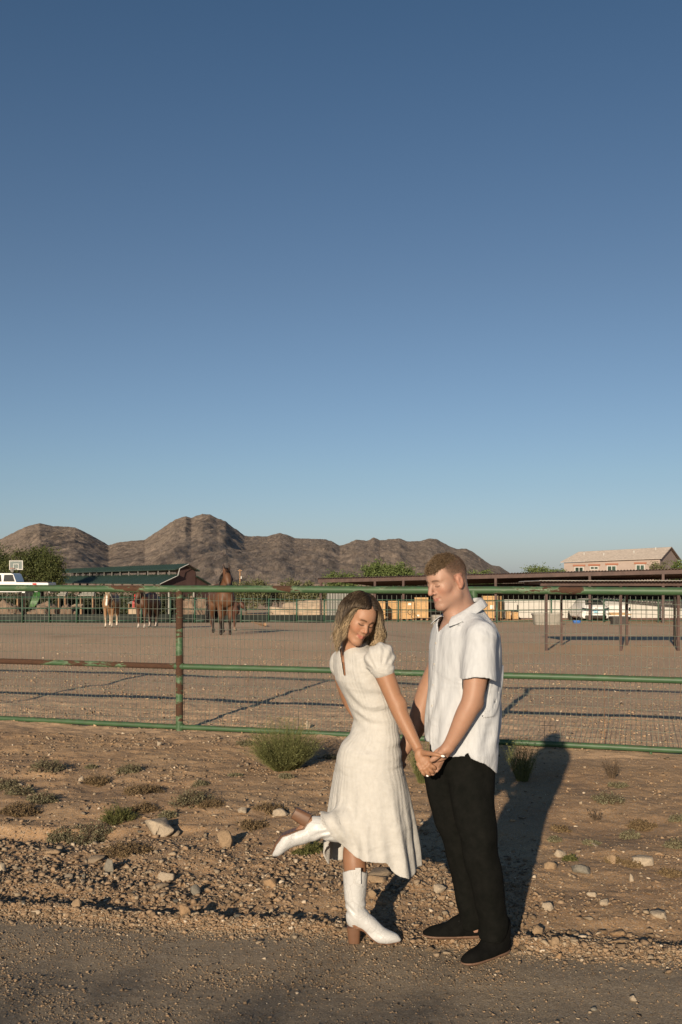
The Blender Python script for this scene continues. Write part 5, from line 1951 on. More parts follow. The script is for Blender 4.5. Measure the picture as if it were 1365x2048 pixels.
MAT_BARK = simple('bark', (.12, .09, .065), .9, .3, 8, .5, 20, .03)
def crown_pts(c, r, nclump, per, cl, seed=0):
    rr = np.random.RandomState(seed)
    u = rr.normal(size=(nclump, 3)); u /= np.linalg.norm(u, axis=1, keepdims=True)
    rad = rr.uniform(.35, 1.0, nclump) ** .6
    rad = rad * (1 + .22 * fbm(u[:, 0] * 2 + seed, u[:, 1] * 2, u[:, 2] * 2, 2, seed))
    C = np.array(c) + u * rad[:, None] * np.array(r)
    P = np.repeat(C, per, 0) + rr.normal(0, 1, (nclump * per, 3)) * cl * np.repeat(rr.uniform(.6, 1.4, nclump), per)[:, None] * np.array([1, 1, .8])
    return C, P
def tree(name, label, x0, x1, ytop, ybot, d, m, gz_=None, nclump=120, per=60, leaf=.12, cat='tree', group=None, seed=1, lobes=1):
    """crown seen between pixel columns x0..x1 and rows ytop..ybot at depth d"""
    cx, w = (x0 + x1) / 2, (x1 - x0) / 2 * d / F
    zt = H - (ytop - 1150) * d / F; zb = H - (ybot - 1150) * d / F
    X = (cx - 682.5) * d / F
    g = hz(X, d)
    t = thing(name, label, cat, (X, d, g), group)
    Cs, Ps = [], []
    rr = np.random.RandomState(seed)
    for i in range(lobes):
        fx = 0 if lobes == 1 else (i / (lobes - 1) - .5) * 1.15
        sz = 1.0 if lobes == 1 else rr.uniform(.50, .72)
        hh = (zt - zb) / 2 * (1 if lobes == 1 else rr.uniform(.75, 1.0))
        C, P = crown_pts((X + fx * w, d + rr.uniform(-.3, .3) * w, zb + hh), (w * sz, w * sz * .8, hh), nclump // lobes, per, w * .11 + .08, seed * 7 + i)
        Cs.append(C); Ps.append(P)
    C, P = np.concatenate(Cs), np.concatenate(Ps)
    P[:, 2] = np.maximum(P[:, 2], g + .05)
    leaf_quads(P, leaf, m, 'crown', t, .6)
    mb = MB()
    top = (X, d, max(zb + (zt - zb) * .35, g + .5))
    tr = max(.05, w * .035)
    mb.tube([(X, d, g - .2), (X + .03 * w, d, (g + top[2]) / 2), top], [tr * 1.3, tr, tr * .7], 8)
    for k in range(0, len(C), max(1, len(C) // 16)):
        q = C[k]
        mid = [(top[i] * .55 + q[i] * .45) + (.05 * w if i == 2 else 0) for i in range(3)]
        mb.tube([(X, d, g + (top[2] - g) * .6), mid, q], [tr * .6, tr * .35, tr * .12], 5)
    mb.build('trunk', MAT_BARK, t, True)
    return t
ML1 = leaf_mat('palo_verde_leaves', (.028, .040, .012), (.085, .095, .030))
ML2 = leaf_mat('mesquite_leaves', (.055, .080, .022), (.135, .170, .055))
ML3 = leaf_mat('far_brush_leaves', (.065, .070, .030), (.150, .150, .070))
tree('palo_verde_tree', 'large olive green tree behind the basketball hoop', 28, 128, 1089, 1180, 118, ML1, nclump=260, per=70, leaf=.13, seed=3, lobes=3)
tree('palo_verde_tree', 'olive green tree cut off by the left picture edge', -50, 38, 1086, 1180, 124, ML1, nclump=200, per=60, leaf=.13, seed=4, lobes=3)
tree('mesquite_tree', 'rounded green tree behind the brown shed roof left of the man', 735, 818, 1127, 1172, 100, ML2, nclump=170, per=60, leaf=.12, seed=5, lobes=3)
tree('mesquite_tree', 'small green tree just left of the head of the man', 812, 848, 1143, 1172, 104, ML2, nclump=60, per=50, leaf=.12, seed=6, lobes=2)
tree('mesquite_tree', 'low green tree right of the head of the man', 938, 996, 1142, 1172, 108, ML2, nclump=80, per=45, leaf=.12, seed=7, lobes=3)
tree('mesquite_tree', 'green tree between the mountain foot and the pink house', 1058, 1132, 1133, 1170, 112, ML2, nclump=130, per=55, leaf=.12, seed=8, lobes=3)
tree('mesquite_tree', 'green tree at the right picture edge beside the pink house', 1342, 1420, 1112, 1170, 116, ML2, nclump=120, per=55, leaf=.12, seed=9, lobes=2)
tree('desert_tree', 'thin olive tree in front of the right gable of the pink house', 1302, 1338, 1124, 1160, 92, ML3, nclump=34, per=40, leaf=.10, seed=10)
tree('desert_brush', 'olive brush right of the tall bay horse', 455, 530, 1154, 1212, 88, ML3, nclump=110, per=50, leaf=.11, cat='brush', seed=11, lobes=3)
tree('desert_brush', 'olive brush rising above the rail in the middle', 582, 632, 1152, 1205, 90, ML3, nclump=90, per=50, leaf=.11, cat='brush', seed=12, lobes=2)
tree('desert_brush', 'low olive brush between the two taller brushes', 528, 584, 1164, 1210, 92, ML3, nclump=70, per=45, leaf=.11, cat='brush', seed=13, lobes=2)
tree('desert_brush', 'green brush behind the left end of the shed roof', 655, 712, 1144, 1180, 96, ML2, nclump=80, per=50, leaf=.11, cat='brush', seed=14, lobes=3)
tree('desert_brush', 'dark olive brush behind the round pen rails in the middle', 625, 690, 1168, 1212, 86, ML3, nclump=70, per=45, leaf=.11, cat='brush', seed=15, lobes=2)
ML4 = leaf_mat('shaded_hedge_leaves', (.018, .024, .010), (.050, .058, .026))  # leaves coloured dark to stand in for the shade under trees and barn
for i, (a_, b_, c_) in enumerate([(-40, 60, 1180), (50, 130, 1178), (118, 200, 1182), (190, 262, 1180), (255, 330, 1184), (322, 400, 1186)]):
    tree('hedge_bush', ['dark bush behind the white pickup truck', 'dark bush behind the green slide', 'dark bush left of the palomino horse', 'dark bush between palomino and dark horses', 'dark bush behind the black horse', 'dark bush left of the tall bay horse'][i],
         a_, b_, c_, 1236, 84 + (i % 2) * 2, ML4, nclump=110, per=45, leaf=.13, cat='bush', seed=20 + i, lobes=3)

# ---------------------------------------------------------------- horses
def horse(name, label, xp, d, face, hh, coat, leg, mane, head=(.62, 1.62, .42, .95), blaze=False, sock=None, group='horses in the paddock'):
    """face: unit (x, y) the horse looks to; hh: scale (1 = 1.5 m at the withers); head: poll fwd, poll z, muzzle fwd, muzzle z; head may turn by 'turn'"""
    X = (xp - 682.5) * d / F
    g = hz(X, d)
    t = thing(name, label, 'horse', (X, d, g), group)
    Fd = nrm(A(face[0], face[1], 0)); Sd = A(-Fd[1], Fd[0], 0); Ud = A(0, 0, 1)
    turn = head[4] if len(head) > 4 else 0.0
    HF = nrm(Fd * math.cos(turn) + Sd * math.sin(turn)); HS_ = A(-HF[1], HF[0], 0)
    O = A(X, d, g)
    W = lambda f_, s_, u: O + (Fd * f_ + Sd * s_ + Ud * u) * hh
    neckbase = W(.42, 0, 1.22)
    poll = W(head[0], 0, head[1]); muz = poll + (HF * head[2] + Ud * (head[3] - head[1])) * hh
    pts = np.array([W(-.95, 0, 0), W(.85, 0, 0), W(0, 0, 1.75), poll, muz])
    v = Vox(pts.min(0) - .34 * hh, pts.max(0) + .34 * hh, .026 * hh)
    v.lo[2] = max(v.lo[2], v.lo[2])
    v.chain([W(-.62, 0, 1.18), W(-.30, 0, 1.15), W(.05, 0, 1.10), W(.38, 0, 1.14)], [r * hh for r in (.26, .305, .31, .275)], .05)
    v.ell(W(.52, 0, 1.08), [q * hh for q in (.17, .235, .27)], (Fd, Sd, Ud), .08)
    v.ell(W(-.60, 0, 1.22), [q * hh for q in (.28, .25, .27)], (Fd, Sd, Ud), .08)
    mid = (neckbase * .5 + poll * .5) + Ud * .02
    v.chain([neckbase - Fd * .10, neckbase + Ud * .10, mid, poll - Ud * .03 * hh], [r * hh for r in (.22, .185, .125, .078)], .06)
    v.chain([poll + HF * .01, poll * .62 + muz * .38, poll * .25 + muz * .75, muz], [r * hh for r in (.112, .120, .076, .070)], .03)
    v.ell(poll * .72 + muz * .28 - HF * .05 * hh - Ud * .03 * hh, [q * hh for q in (.085, .07, .11)], (HF, HS_, Ud), .04)
    for s_ in (-1, 1):
        e0 = poll + HS_ * s_ * .072 * hh + Ud * .06 * hh
        v.chain([e0, e0 + Ud * .09 * hh + HS_ * s_ * .012 * hh, e0 + Ud * .19 * hh - HS_ * s_ * .004 * hh], [.034 * hh, .036 * hh, .014 * hh], .012)
        v.chain([W(.46, s_ * .15, 1.02), W(.47, s_ * .155, .78), W(.48, s_ * .14, .50), W(.47, s_ * .135, .28), W(.48, s_ * .135, .13), W(.52, s_ * .135, .06)],
                [r * hh for r in (.135, .085, .058, .038, .042, .050)], .04)
        v.chain([W(-.62, s_ * .14, 1.05), W(-.55, s_ * .17, .82), W(-.74, s_ * .16, .54), W(-.70, s_ * .15, .30), W(-.68, s_ * .15, .13), W(-.63, s_ * .15, .06)],
                [r * hh for r in (.19, .125, .065, .042, .044, .052)], .04)
    # muscles of the chest
    for s_ in (-1, 1):
        v.ell(W(.60, s_ * .105, 1.02), [q * hh for q in (.10, .105, .16)], (Fd, Sd, Ud), .03)
    v.put(lambda p: O[2] + .004 - p[2] + 0 * p[0] + 0 * p[1], None, None, 0, 'x')
    V, Q = v.mesh(1)
    up = (V[:, 2] - O[2]) / hh
    C = np.tile(np.array(coat, float), (len(V), 1)) * (1 + .12 * fbm(V[:, 0] * 4, V[:, 1] * 4, V[:, 2] * 4, 2, 3))[:, None]
    w = (1 - sst(.38, .62, up))[:, None]
    C = C * (1 - w) + np.array(leg) * w
    if sock is not None:
        w = (1 - sst(.16, .26, up))[:, None]; C = C * (1 - w) + np.array(sock) * w
    w = (1 - sst(.05, .075, up))[:, None]; C = C * (1 - w) + A(.03, .025, .02) * w
    hd_ = np.linalg.norm(V - muz, axis=1) / hh
    w = (1 - sst(.09, .17, hd_))[:, None]; C = C * (1 - w) + (A(.02, .016, .014) if not blaze else A(.55, .40, .30)) * w
    for s_ in (-1, 1):
        ep = poll + HS_ * s_ * .072 * hh + Ud * .17 * hh
        w = (1 - sst(.03, .10, np.linalg.norm(V - ep, axis=1) / hh))[:, None] * .85; C = C * (1 - w) + np.array(mane) * w
    if blaze:
        s1 = np.abs((V - muz) @ HS_) / hh
        fr = ((V - (poll * .5 + muz * .5)) @ HF) / hh
        w = ((1 - sst(.02, .045, s1)) * (fr > .02) * (np.linalg.norm(V - (poll * .5 + muz * .5), axis=1) / hh < .42))[:, None]
        C = C * (1 - w) + A(.72, .68, .62) * w
    me = mesh_from('body', V, Q); vcol(me, C)
    obj('body', me, MAT_COAT, t)
    # eyes
    mb = MB()
    for s_ in (-1, 1):
        e = poll * .70 + muz * .30 + HS_ * s_ * .088 * hh + HF * .045 * hh
        mb.lathe(tuple(e - Ud * .018 * hh), [(.004 * hh, 0), (.018 * hh, .008 * hh), (.020 * hh, .018 * hh), (.015 * hh, .030 * hh), (.003 * hh, .036 * hh)], 8)
    mb.build('eyes', MAT_EYE, t, True)
    # mane, forelock and tail
    n = 420
    s = R.uniform(0, 1, n)
    root = neckbase[None] + (poll - neckbase)[None] * s[:, None] + Ud * (.10 * (1 - s[:, None]) + .06 * s[:, None]) * hh - Fd * (.06 + .04 * (1 - s[:, None])) * hh
    K = 5
    P = np.zeros((n, K, 3)); P[:, 0] = root
    side = np.where(R.uniform(0, 1, n) < .8, 1, -1)[:, None] * Sd
    dd = side * .9 + Ud * .3 + R.normal(0, .2, (n, 3))
    for k in range(1, K):
        dd = dd * .6 - Ud * .7 + R.normal(0, .08, (n, 3))
        P[:, k] = P[:, k - 1] + dd / np.linalg.norm(dd, axis=1, keepdims=True) * .075 * hh + side * .02 * hh
    n2 = 90
    P2 = np.zeros((n2, K, 3)); P2[:, 0] = poll + Ud * .09 * hh + R.normal(0, .022, (n2, 3)) * hh
    dd = HF * .5 - Ud * .4 + R.normal(0, .25, (n2, 3))
    for k in range(1, K):
        dd = dd - Ud * .25
        P2[:, k] = P2[:, k - 1] + dd / np.linalg.norm(dd, axis=1, keepdims=True) * .042 * hh + HF * .01 * hh
    n3 = 160
    P3 = np.zeros((n3, K, 3)); P3[:, 0] = W(-.88, 0, 1.30) + R.normal(0, .03, (n3, 3)) * hh
    dd = -Fd * .5 - Ud * .5 + R.normal(0, .15, (n3, 3))
    for k in range(1, K):
        dd = dd * .6 - Ud * .6 + R.normal(0, .06, (n3, 3))
        P3[:, k] = P3[:, k - 1] + dd / np.linalg.norm(dd, axis=1, keepdims=True) * .21 * hh
    for nm, PP in (('mane', np.concatenate([P, P2])), ('tail', P3)):
        Vh, Fh = tubes(PP, np.linspace(.011, .004, K)[None] * hh * np.ones((len(PP), 1)), 3)
        me = mesh_from(nm, Vh, Fh)
        vcol(me, np.repeat((np.array(mane)[None, None] * R.uniform(.7, 1.3, (len(PP), 1, 1)) * np.ones((1, K, 1))).reshape(-1, 3), 3, axis=0))
        obj(nm, me, MAT_HAIR, t)
    return t
q = M('horse_coat', .55, 0, .35); q.color(q.attr('Col')); MAT_COAT = q.m
MAT_EYE = simple('dark_eye', (.006, .005, .004), .15, .1)
horse('horse', 'tall bay horse looking over the rail with its ears up', 445, 29.8, (.30, -.95), 1.02, (.105, .048, .023), (.016, .011, .008), (.012, .009, .008), (.64, 1.82, .26, 1.38, .15))
horse('horse', 'palomino horse with a white blaze facing the camera', 222, 42.0, (.05, -1), .97, (.26, .145, .072), (.36, .27, .19), (.62, .54, .42), (.72, 1.42, .26, 1.02, 0), True, (.60, .50, .40))
horse('horse', 'chestnut brown horse left of the black horse', 293, 40.5, (-.22, -1), .98, (.085, .038, .019), (.06, .03, .018), (.02, .014, .01), (.66, 1.56, .26, 1.14, -.2), False, (.50, .42, .36))
horse('horse', 'black horse half hidden behind the chestnut one', 306, 41.8, (.12, -1), .95, (.022, .017, .014), (.016, .013, .011), (.008, .007, .006), (.74, 1.34, .24, .92, .2))
horse('foal', 'dark bay foal standing sideways behind the tall bay horse', 452, 35.6, (1, -.12), .70, (.070, .028, .016), (.09, .042, .026), (.012, .009, .008), (.80, 1.40, .24, 1.10, -.1), False, (.25, .16, .11))
# ---------------------------------------------------------------- far yard: corral, sheds, barn, house, vehicles
def gx_(xp, d): return (xp - 682.5) * d / F
def zy(yp, d): return H - (yp - 1150) * d / F
MAT_CGREEN = simple('corral_green', (.032, .080, .050), .5, .25, 3)
MAT_CLOTH = simple('dark_shade_cloth', (.020, .026, .022), .85, .3, 2)
MAT_BSTEEL = simple('brown_painted_steel', (.075, .043, .035), .6, .3, 3, .1, 20)
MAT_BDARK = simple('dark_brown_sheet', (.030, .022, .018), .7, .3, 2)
MAT_WHITE = simple('white_vinyl', (.48, .47, .44), .6, .08, 2)
MAT_GREY = simple('grey_plastic_trough', (.27, .25, .215), .6, .12, 3)
MAT_BLUE = simple('blue_plastic', (.03, .13, .42), .4, .1, 3)
MAT_RUSTWOOD = simple('weathered_wood', (.30, .18, .10), .85, .3, 5)

# green corral along the far side of the paddock
def corral():
    t = thing('corral_fence', 'distant green corral pipe fence along the far side of the paddock', 'fence', (gx_(700, 64), 64, hz(gx_(700, 64), 64)))
    posts = [-60, -8, 45, 99, 154, 210, 283, 341, 390, 438, 483, 538, 594, 649, 735, 797, 895, 994, 1103, 1208, 1317, 1425]
    dep = lambda xp: 57 + 7 * float(sst(150, 800, xp)) + 1.0 * float(sst(900, 1300, xp))
    P = [(gx_(x, dep(x)), dep(x)) for x in posts]
    for x, y in P:
        g = hz(x, y)
        MB().tube([(x, y, g - .1), (x, y, g + 1.50)], .055, 8).build('post', MAT_CGREEN, t, True)
    for i in range(len(P) - 1):
        a, b = P[i], P[i + 1]
        ga, gb = hz(*a), hz(*b)
        for h in (1.46, .82, .12):
            MB().tube([(a[0], a[1], ga + h), (b[0], b[1], gb + h)], .034, 6).build('rail', MAT_CGREEN, t, True)
        if posts[i] < 690:
            MB().box(((a[0] + b[0]) / 2, (a[1] + b[1]) / 2 + .09, (ga + gb) / 2 + .24), (math.dist(a, b) * .985, .03, .50), math.atan2(b[1] - a[1], b[0] - a[0])).build('kick_board', MAT_CLOTH, t)
    # round tie rings hanging on the rail
corral()

# long stall shed
def shed():
    d = 69.0
    x0, x1 = gx_(641, 74), gx_(1520, 62)
    a, b = A(x0, 74, 0), A(x1, 62, 0)
    L = np.linalg.norm(b - a); u = (b - a) / L; n = A(-u[1], u[0], 0)
    za, zb_ = zy(1159.5, 74), zy(1136.5, 62)
    t = thing('stall_shed', 'long open stall shed with brown corrugated roof and steel posts', 'shed', (a[0], a[1], hz(a[0], a[1])))
    def P(s, w, z): 
        q = a + u * s + n * w
        return (q[0], q[1], z)
    fr = lambda s: za + (zb_ - za) * s / L
    dep_ = 11.0
    # corrugated roof, falling to the back
    nn = 300
    vs, fs = [], []
    for i in range(nn + 1):
        s = L * i / nn
        w_ = .045 * (1 if i % 2 else -1)
        vs += [P(s, -.5, fr(s) + .10 + w_), P(s, dep_, fr(s) - .55 + w_)]
    for i in range(nn): fs.append((2 * i, 2 * i + 2, 2 * i + 3, 2 * i + 1))
    m = len(vs)
    vs += [(x, y, z - .02) for x, y, z in vs]
    fs += [tuple(q + m for q in f[::-1]) for f in fs]
    for i in range(nn): fs.append((2 * i, 2 * i + m, 2 * i + 2 + m, 2 * i + 2))
    MB().add(vs, fs).build('roof', MAT_BSTEEL, t)
    MB().hexa([P(0, -.42, fr(0) - .22), P(L, -.42, fr(L) - .22), P(L, -.34, fr(L) - .22), P(0, -.34, fr(0) - .22),
               P(0, -.42, fr(0) + .03), P(L, -.42, fr(L) + .03), P(L, -.34, fr(L) + .03), P(0, -.34, fr(0) + .03)]).build('fascia_beam', MAT_BSTEEL, t)
    # back wall, coloured dark to stand in for the shade under the roof
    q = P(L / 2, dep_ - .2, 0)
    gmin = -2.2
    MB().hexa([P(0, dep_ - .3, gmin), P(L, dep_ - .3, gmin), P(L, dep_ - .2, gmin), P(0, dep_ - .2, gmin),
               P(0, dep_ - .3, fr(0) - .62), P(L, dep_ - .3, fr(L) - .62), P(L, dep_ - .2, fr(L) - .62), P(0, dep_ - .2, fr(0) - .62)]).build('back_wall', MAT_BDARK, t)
    for xp in (645, 773, 838, 1038, 1227, 1365, 1490):
        s = L * (xp - 641) / (1520 - 641) * .98 + .1
        for w in (-.38, dep_ - .6):
            qx, qy, _ = P(s, w, 0)
            MB().box((qx, qy, (hz(qx, qy) + fr(s) - (.2 if w < 0 else .75)) / 2), (.16, .16, fr(s) - (.2 if w < 0 else .75) - hz(qx, qy)), math.atan2(u[1], u[0])).build('post', MAT_BSTEEL, t)
    return t
shed()

# corrugated grey sheet wall at the left end of the shed
q = M('galvanised_sheet', .45, .3, .5)
q.color(q.ramp(q.wave(1.6, None, .2), [(.2, (.18, .18, .165)), (.8, (.38, .375, .345))]))
MAT_SHEET = q.m
def sheet_panel(x0, x1, y0, y1, d, label, m, name='sheet_wall', cat='wall', n=26, amp=.03):
    X0, X1 = gx_(x0, d), gx_(x1, d); Z0, Z1 = zy(y1, d), zy(y0, d)
    vs, fs = [], []
    for i in range(n + 1):
        x = X0 + (X1 - X0) * i / n
        y = d + amp * (1 if i % 2 else -1)
        vs += [(x, y, Z0), (x, y, Z1), (x, y + .03, Z0), (x, y + .03, Z1)]
    for i in range(n):
        a = 4 * i
        fs += [(a, a + 4, a + 5, a + 1), (a + 6, a + 2, a + 3, a + 7), (a + 1, a + 5, a + 7, a + 3)]
    fs += [(0, 1, 3, 2), (4 * n, 4 * n + 2, 4 * n + 3, 4 * n + 1)]
    o = MB().add(vs, fs).build(name, m)
    return tag(o, label, cat)
sheet_panel(654, 700, 1184, 1244, 70, 'grey corrugated sheet wall under the left end of the shed', MAT_SHEET)
# white wall behind the car
def white_wall():
    t = thing('white_panel_wall', 'long white panel wall under the shed roof on the right', 'wall', (gx_(1190, 72), 72, hz(gx_(1190, 72), 72)))
    x = 1006
    while x < 1420:
        X0, X1 = gx_(x, 72), gx_(x + 26, 72)
        MB().box(((X0 + X1) / 2, 72, (zy(1236, 72) + zy(1199, 72)) / 2), (X1 - X0 - .03, .08, zy(1199, 72) - zy(1236, 72)), 0, .012).build('panel', MAT_WHITE, t)
        x += 26
    MB().box(((gx_(1006, 72) + gx_(1420, 72)) / 2, 72.02, zy(1238, 72) - .1), (gx_(1420, 72) - gx_(1006, 72), .10, .5)).build('base_board', MAT_BSTEEL, t)
white_wall()

# plywood crates and pallets
def osb():
    q = M('orange_chipboard', .8, 0, .25)
    c = q.ramp(q.noise(14, 5, .7, q.coord((1, 1, 1))), [(.3, (.40, .25, .115)), (.7, (.52, .345, .175))])
    v = q.voro(9, None, 'Color')
    q.color(q.mix(.25, c, q.ramp(q.n_sep(v), [(0, (.30, .16, .06)), (1, (.66, .42, .20))])))
    return q.m
MAT_OSB = osb()
def crate(x0, x1, y0, y1, d, label, ring=False, slats=0, sticker=None):
    X0, X1, Z0, Z1 = gx_(x0, d), gx_(x1, d), zy(y1, d), zy(y0, d)
    dp = max(.8, (X1 - X0) * .8)
    t = thing('wooden_crate', label, 'crate', ((X0 + X1) / 2, d, Z0))
    cx, cy = (X0 + X1) / 2, d + dp / 2
    ph = .18
    MB().box((cx, cy, (Z0 + ph + Z1) / 2), (X1 - X0 - .05, dp - .05, Z1 - Z0 - ph), 0, .01).build('box', MAT_OSB, t)
    for k in range(3):
        MB().box((cx + (k - 1) * (X1 - X0 - .14) / 2, cy, Z0 + ph / 2 - .02), (.12, dp, ph - .06)).build('skid', MAT_RUSTWOOD, t)
    for xx in (X0 + .05, X1 - .05):
        MB().box((xx, d - .005, (Z0 + ph + Z1) / 2), (.10, .04, Z1 - Z0 - ph - .01)).build('batten', MAT_OSB, t)
    for zz in (Z0 + ph + .06, Z1 - .06):
        MB().box((cx, d - .008, zz), (X1 - X0 - .22, .035, .10)).build('batten', MAT_OSB, t)
    if sticker:
        sx, sy, sw, sh, mm = sticker
        MB().box((gx_(sx, d), d - .012, zy(sy, d)), (sw, .01, sh)).build('paper_label', mm, t)
    if ring:
        c = A(gx_(ring[0], d - 1.2), d - 1.2, zy(ring[1], d - 1.2))
        pts = [c + A(math.cos(a) * .17, 0, math.sin(a) * .17) for a in np.linspace(0, 2 * np.pi, 17)]
        o = MB().tube(pts, .022, 5).build('coiled_hose', MAT_BDARK, None, True)
        tag(o, ring[2], 'hose')
MAT_PAPER = simple('paper_label', (.70, .68, .62), .6, .05)
MAT_YPAPER = simple('yellow_label', (.65, .50, .06), .6, .05)
crate(698, 722, 1204, 1243, 70.5, 'plywood crate partly hidden behind the blond hair', None)
crate(741, 771, 1203, 1243, 70, 'plywood crate right of the head of the woman', (762, 1225, 'dark hose ring hanging on the corral right of the woman'), 0, (755, 1207, .14, .10, MAT_YPAPER))
crate(777, 800, 1202, 1243, 72, 'darker plywood crate set back between two brighter ones', None)
crate(802, 829, 1203, 1243, 70, 'plywood crate left of the stacked tall crate', (821, 1224, 'dark hose ring hanging on the corral left of the man'), 0, (820, 1208, .22, .16, MAT_PAPER))
crate(830, 857, 1195, 1241, 70.3, 'tall plywood crate just left of the chin of the man', None, 0, (837, 1231, .16, .12, MAT_PAPER))
crate(955, 967, 1197, 1241, 70.4, 'narrow plywood crate right of the shirt collar', None, 0, (962, 1204, .2, .16, MAT_PAPER))
crate(967, 1003, 1192, 1242, 70, 'large plywood crate right of the man', None, 0, (984, 1214, .24, .26, MAT_PAPER))
crate(1014, 1022, 1222, 1243, 70, 'small plywood crate beside the white box', None)
crate(1026, 1037, 1224, 1243, 70.2, 'second small plywood crate under the white box', None)
o = MB().box((gx_(1023.5, 71), 71.6, zy(1213, 71)), (gx_(1036, 71) - gx_(1011, 71), .8, zy(1205, 71) - zy(1221, 71)), 0, .03).build('white_box', MAT_WHITE)
tag(o, 'white appliance box standing on the small crates', 'box')

def trough(x0, x1, y0, y1, d, label, name='water_trough', m=None):
    X0, X1, Z0, Z1 = gx_(x0, d), gx_(x1, d), zy(y1, d), zy(y0, d)
    g = hz((X0 + X1) / 2, d)
    Z1 = g + (Z1 - Z0)
    Z0 = g
    t = thing(name, label, 'trough', ((X0 + X1) / 2, d, Z0))
    w, dp = (X1 - X0) / 2, min(.6, (X1 - X0) / 2)
    cx, cy = (X0 + X1) / 2, d + dp
    vs, fs = [], []
    n = 24
    def ring_(k, z): 
        for i in range(n):
            a = 2 * math.pi * i / n
            c, s = math.cos(a), math.sin(a)
            vs.append((cx + w * k * abs(c) ** .45 * (1 if c > 0 else -1), cy + dp * k * abs(s) ** .45 * (1 if s > 0 else -1), z))
    ring_(.86, Z0); ring_(.95, Z1 - .10); ring_(1.0, Z1 - .09); ring_(1.0, Z1); ring_(.92, Z1); ring_(.80, Z0 + .05)
    for r in range(5):
        for i in range(n):
            j = (i + 1) % n
            fs.append((r * n + i, r * n + j, r * n + n + j, r * n + n + i))
    fs.append(tuple(range(n - 1, -1, -1))); fs.append(tuple(range(5 * n, 6 * n)))
    MB().add(vs, fs).build('tub', m or MAT_GREY, t, False)
    for k in (-.5, .5):
        MB().box((cx + w * k, cy - dp * .98, (Z0 + Z1) / 2), (.05, .06, (Z1 - Z0) * .8)).build('rib', m or MAT_GREY, t)
trough(1068, 1130, 1226, 1248, 58, 'large grey plastic water trough beside the brown shade posts')
trough(864, 896, 1228, 1250, 54, 'grey plastic water trough behind the collar of the man')
trough(1148, 1163, 1237, 1243, 62, 'small blue feed tub left of the white car', 'feed_tub', MAT_BLUE)
trough(1226, 1262, 1230, 1245, 60, 'dark rubber trough with planks right of the white car', 'water_trough', simple('dark_rubber', (.06, .055, .05), .8, .2))
o = MB().box((gx_(1243, 56), 56.4, zy(1229, 56)), (1.15, .7, .07), 0.05).box((gx_(1238, 56), 56.3, zy(1226.5, 56)), (.9, .3, .05), -.1).build('loose_planks', MAT_OSB)
tag(o, 'pale planks laid across the dark trough', 'planks')

# brown steel shade frame in the paddock, on the right
def shade():
    d0, d1 = 28.0, 30.6
    t = thing('shade_shelter', 'open brown steel shade shelter with a flat roof on the right', 'shelter', (gx_(1225, d0), d0, hz(gx_(1225, d0), d0)))
    X0, X1 = gx_(1080, d0), gx_(1500, d0)
    zt = zy(1162, d0)
    MB().box(((X0 + X1) / 2, d0 - .05, zy(1167, d0)), (X1 - X0, .10, .13)).build('front_beam', MAT_BSTEEL, t)
    MB().box(((X0 + X1) / 2 , d1 + .05, zy(1167, d0)), (X1 - X0 - .1, .10, .13)).build('back_beam', MAT_BSTEEL, t)
    mr = simple('galvanised_roof', (.33, .31, .28), .7, .15, 2)
    vs, fs = [], []
    nn = 120
    for i in range(nn + 1):
        x = X0 - .08 + (X1 - X0 + .1) * i / nn
        z = zt + .012 + (.014 if i % 2 else 0)
        vs += [(x, d0 - .35, z), (x, d1 + .3, z - .05), (x, d0 - .35, z - .015), (x, d1 + .3, z - .065)]
    for i in range(nn):
        a = 4 * i
        fs += [(a, a + 4, a + 5, a + 1), (a + 3, a + 7, a + 6, a + 2), (a + 2, a + 6, a + 4, a), (a + 1, a + 5, a + 7, a + 3)]
    fs += [(0, 1, 3, 2), (4 * nn, 4 * nn + 2, 4 * nn + 3, 4 * nn + 1)]
    MB().add(vs, fs).build('roof', mr, t)
    for xp, dd in ((1093, d0), (1241.5, d0), (1357, d0), (1123, d1), (1254, d1), (1350, d1), (1480, d0)):
        x = gx_(xp, dd)
        g = hz(x, dd)
        MB().box((x, dd, (g - .1 + zt) / 2), (.068, .068, zt - g + .1)).build('post', MAT_BSTEEL, t)
    for xp in (1093, 1241.5, 1357):
        x = gx_(xp, d0)
        MB().box((x, (d0 + d1) / 2, zy(1166, d0)), (.07, d1 - d0 - .1, .10)).build('cross_beam', MAT_BSTEEL, t)
shade()

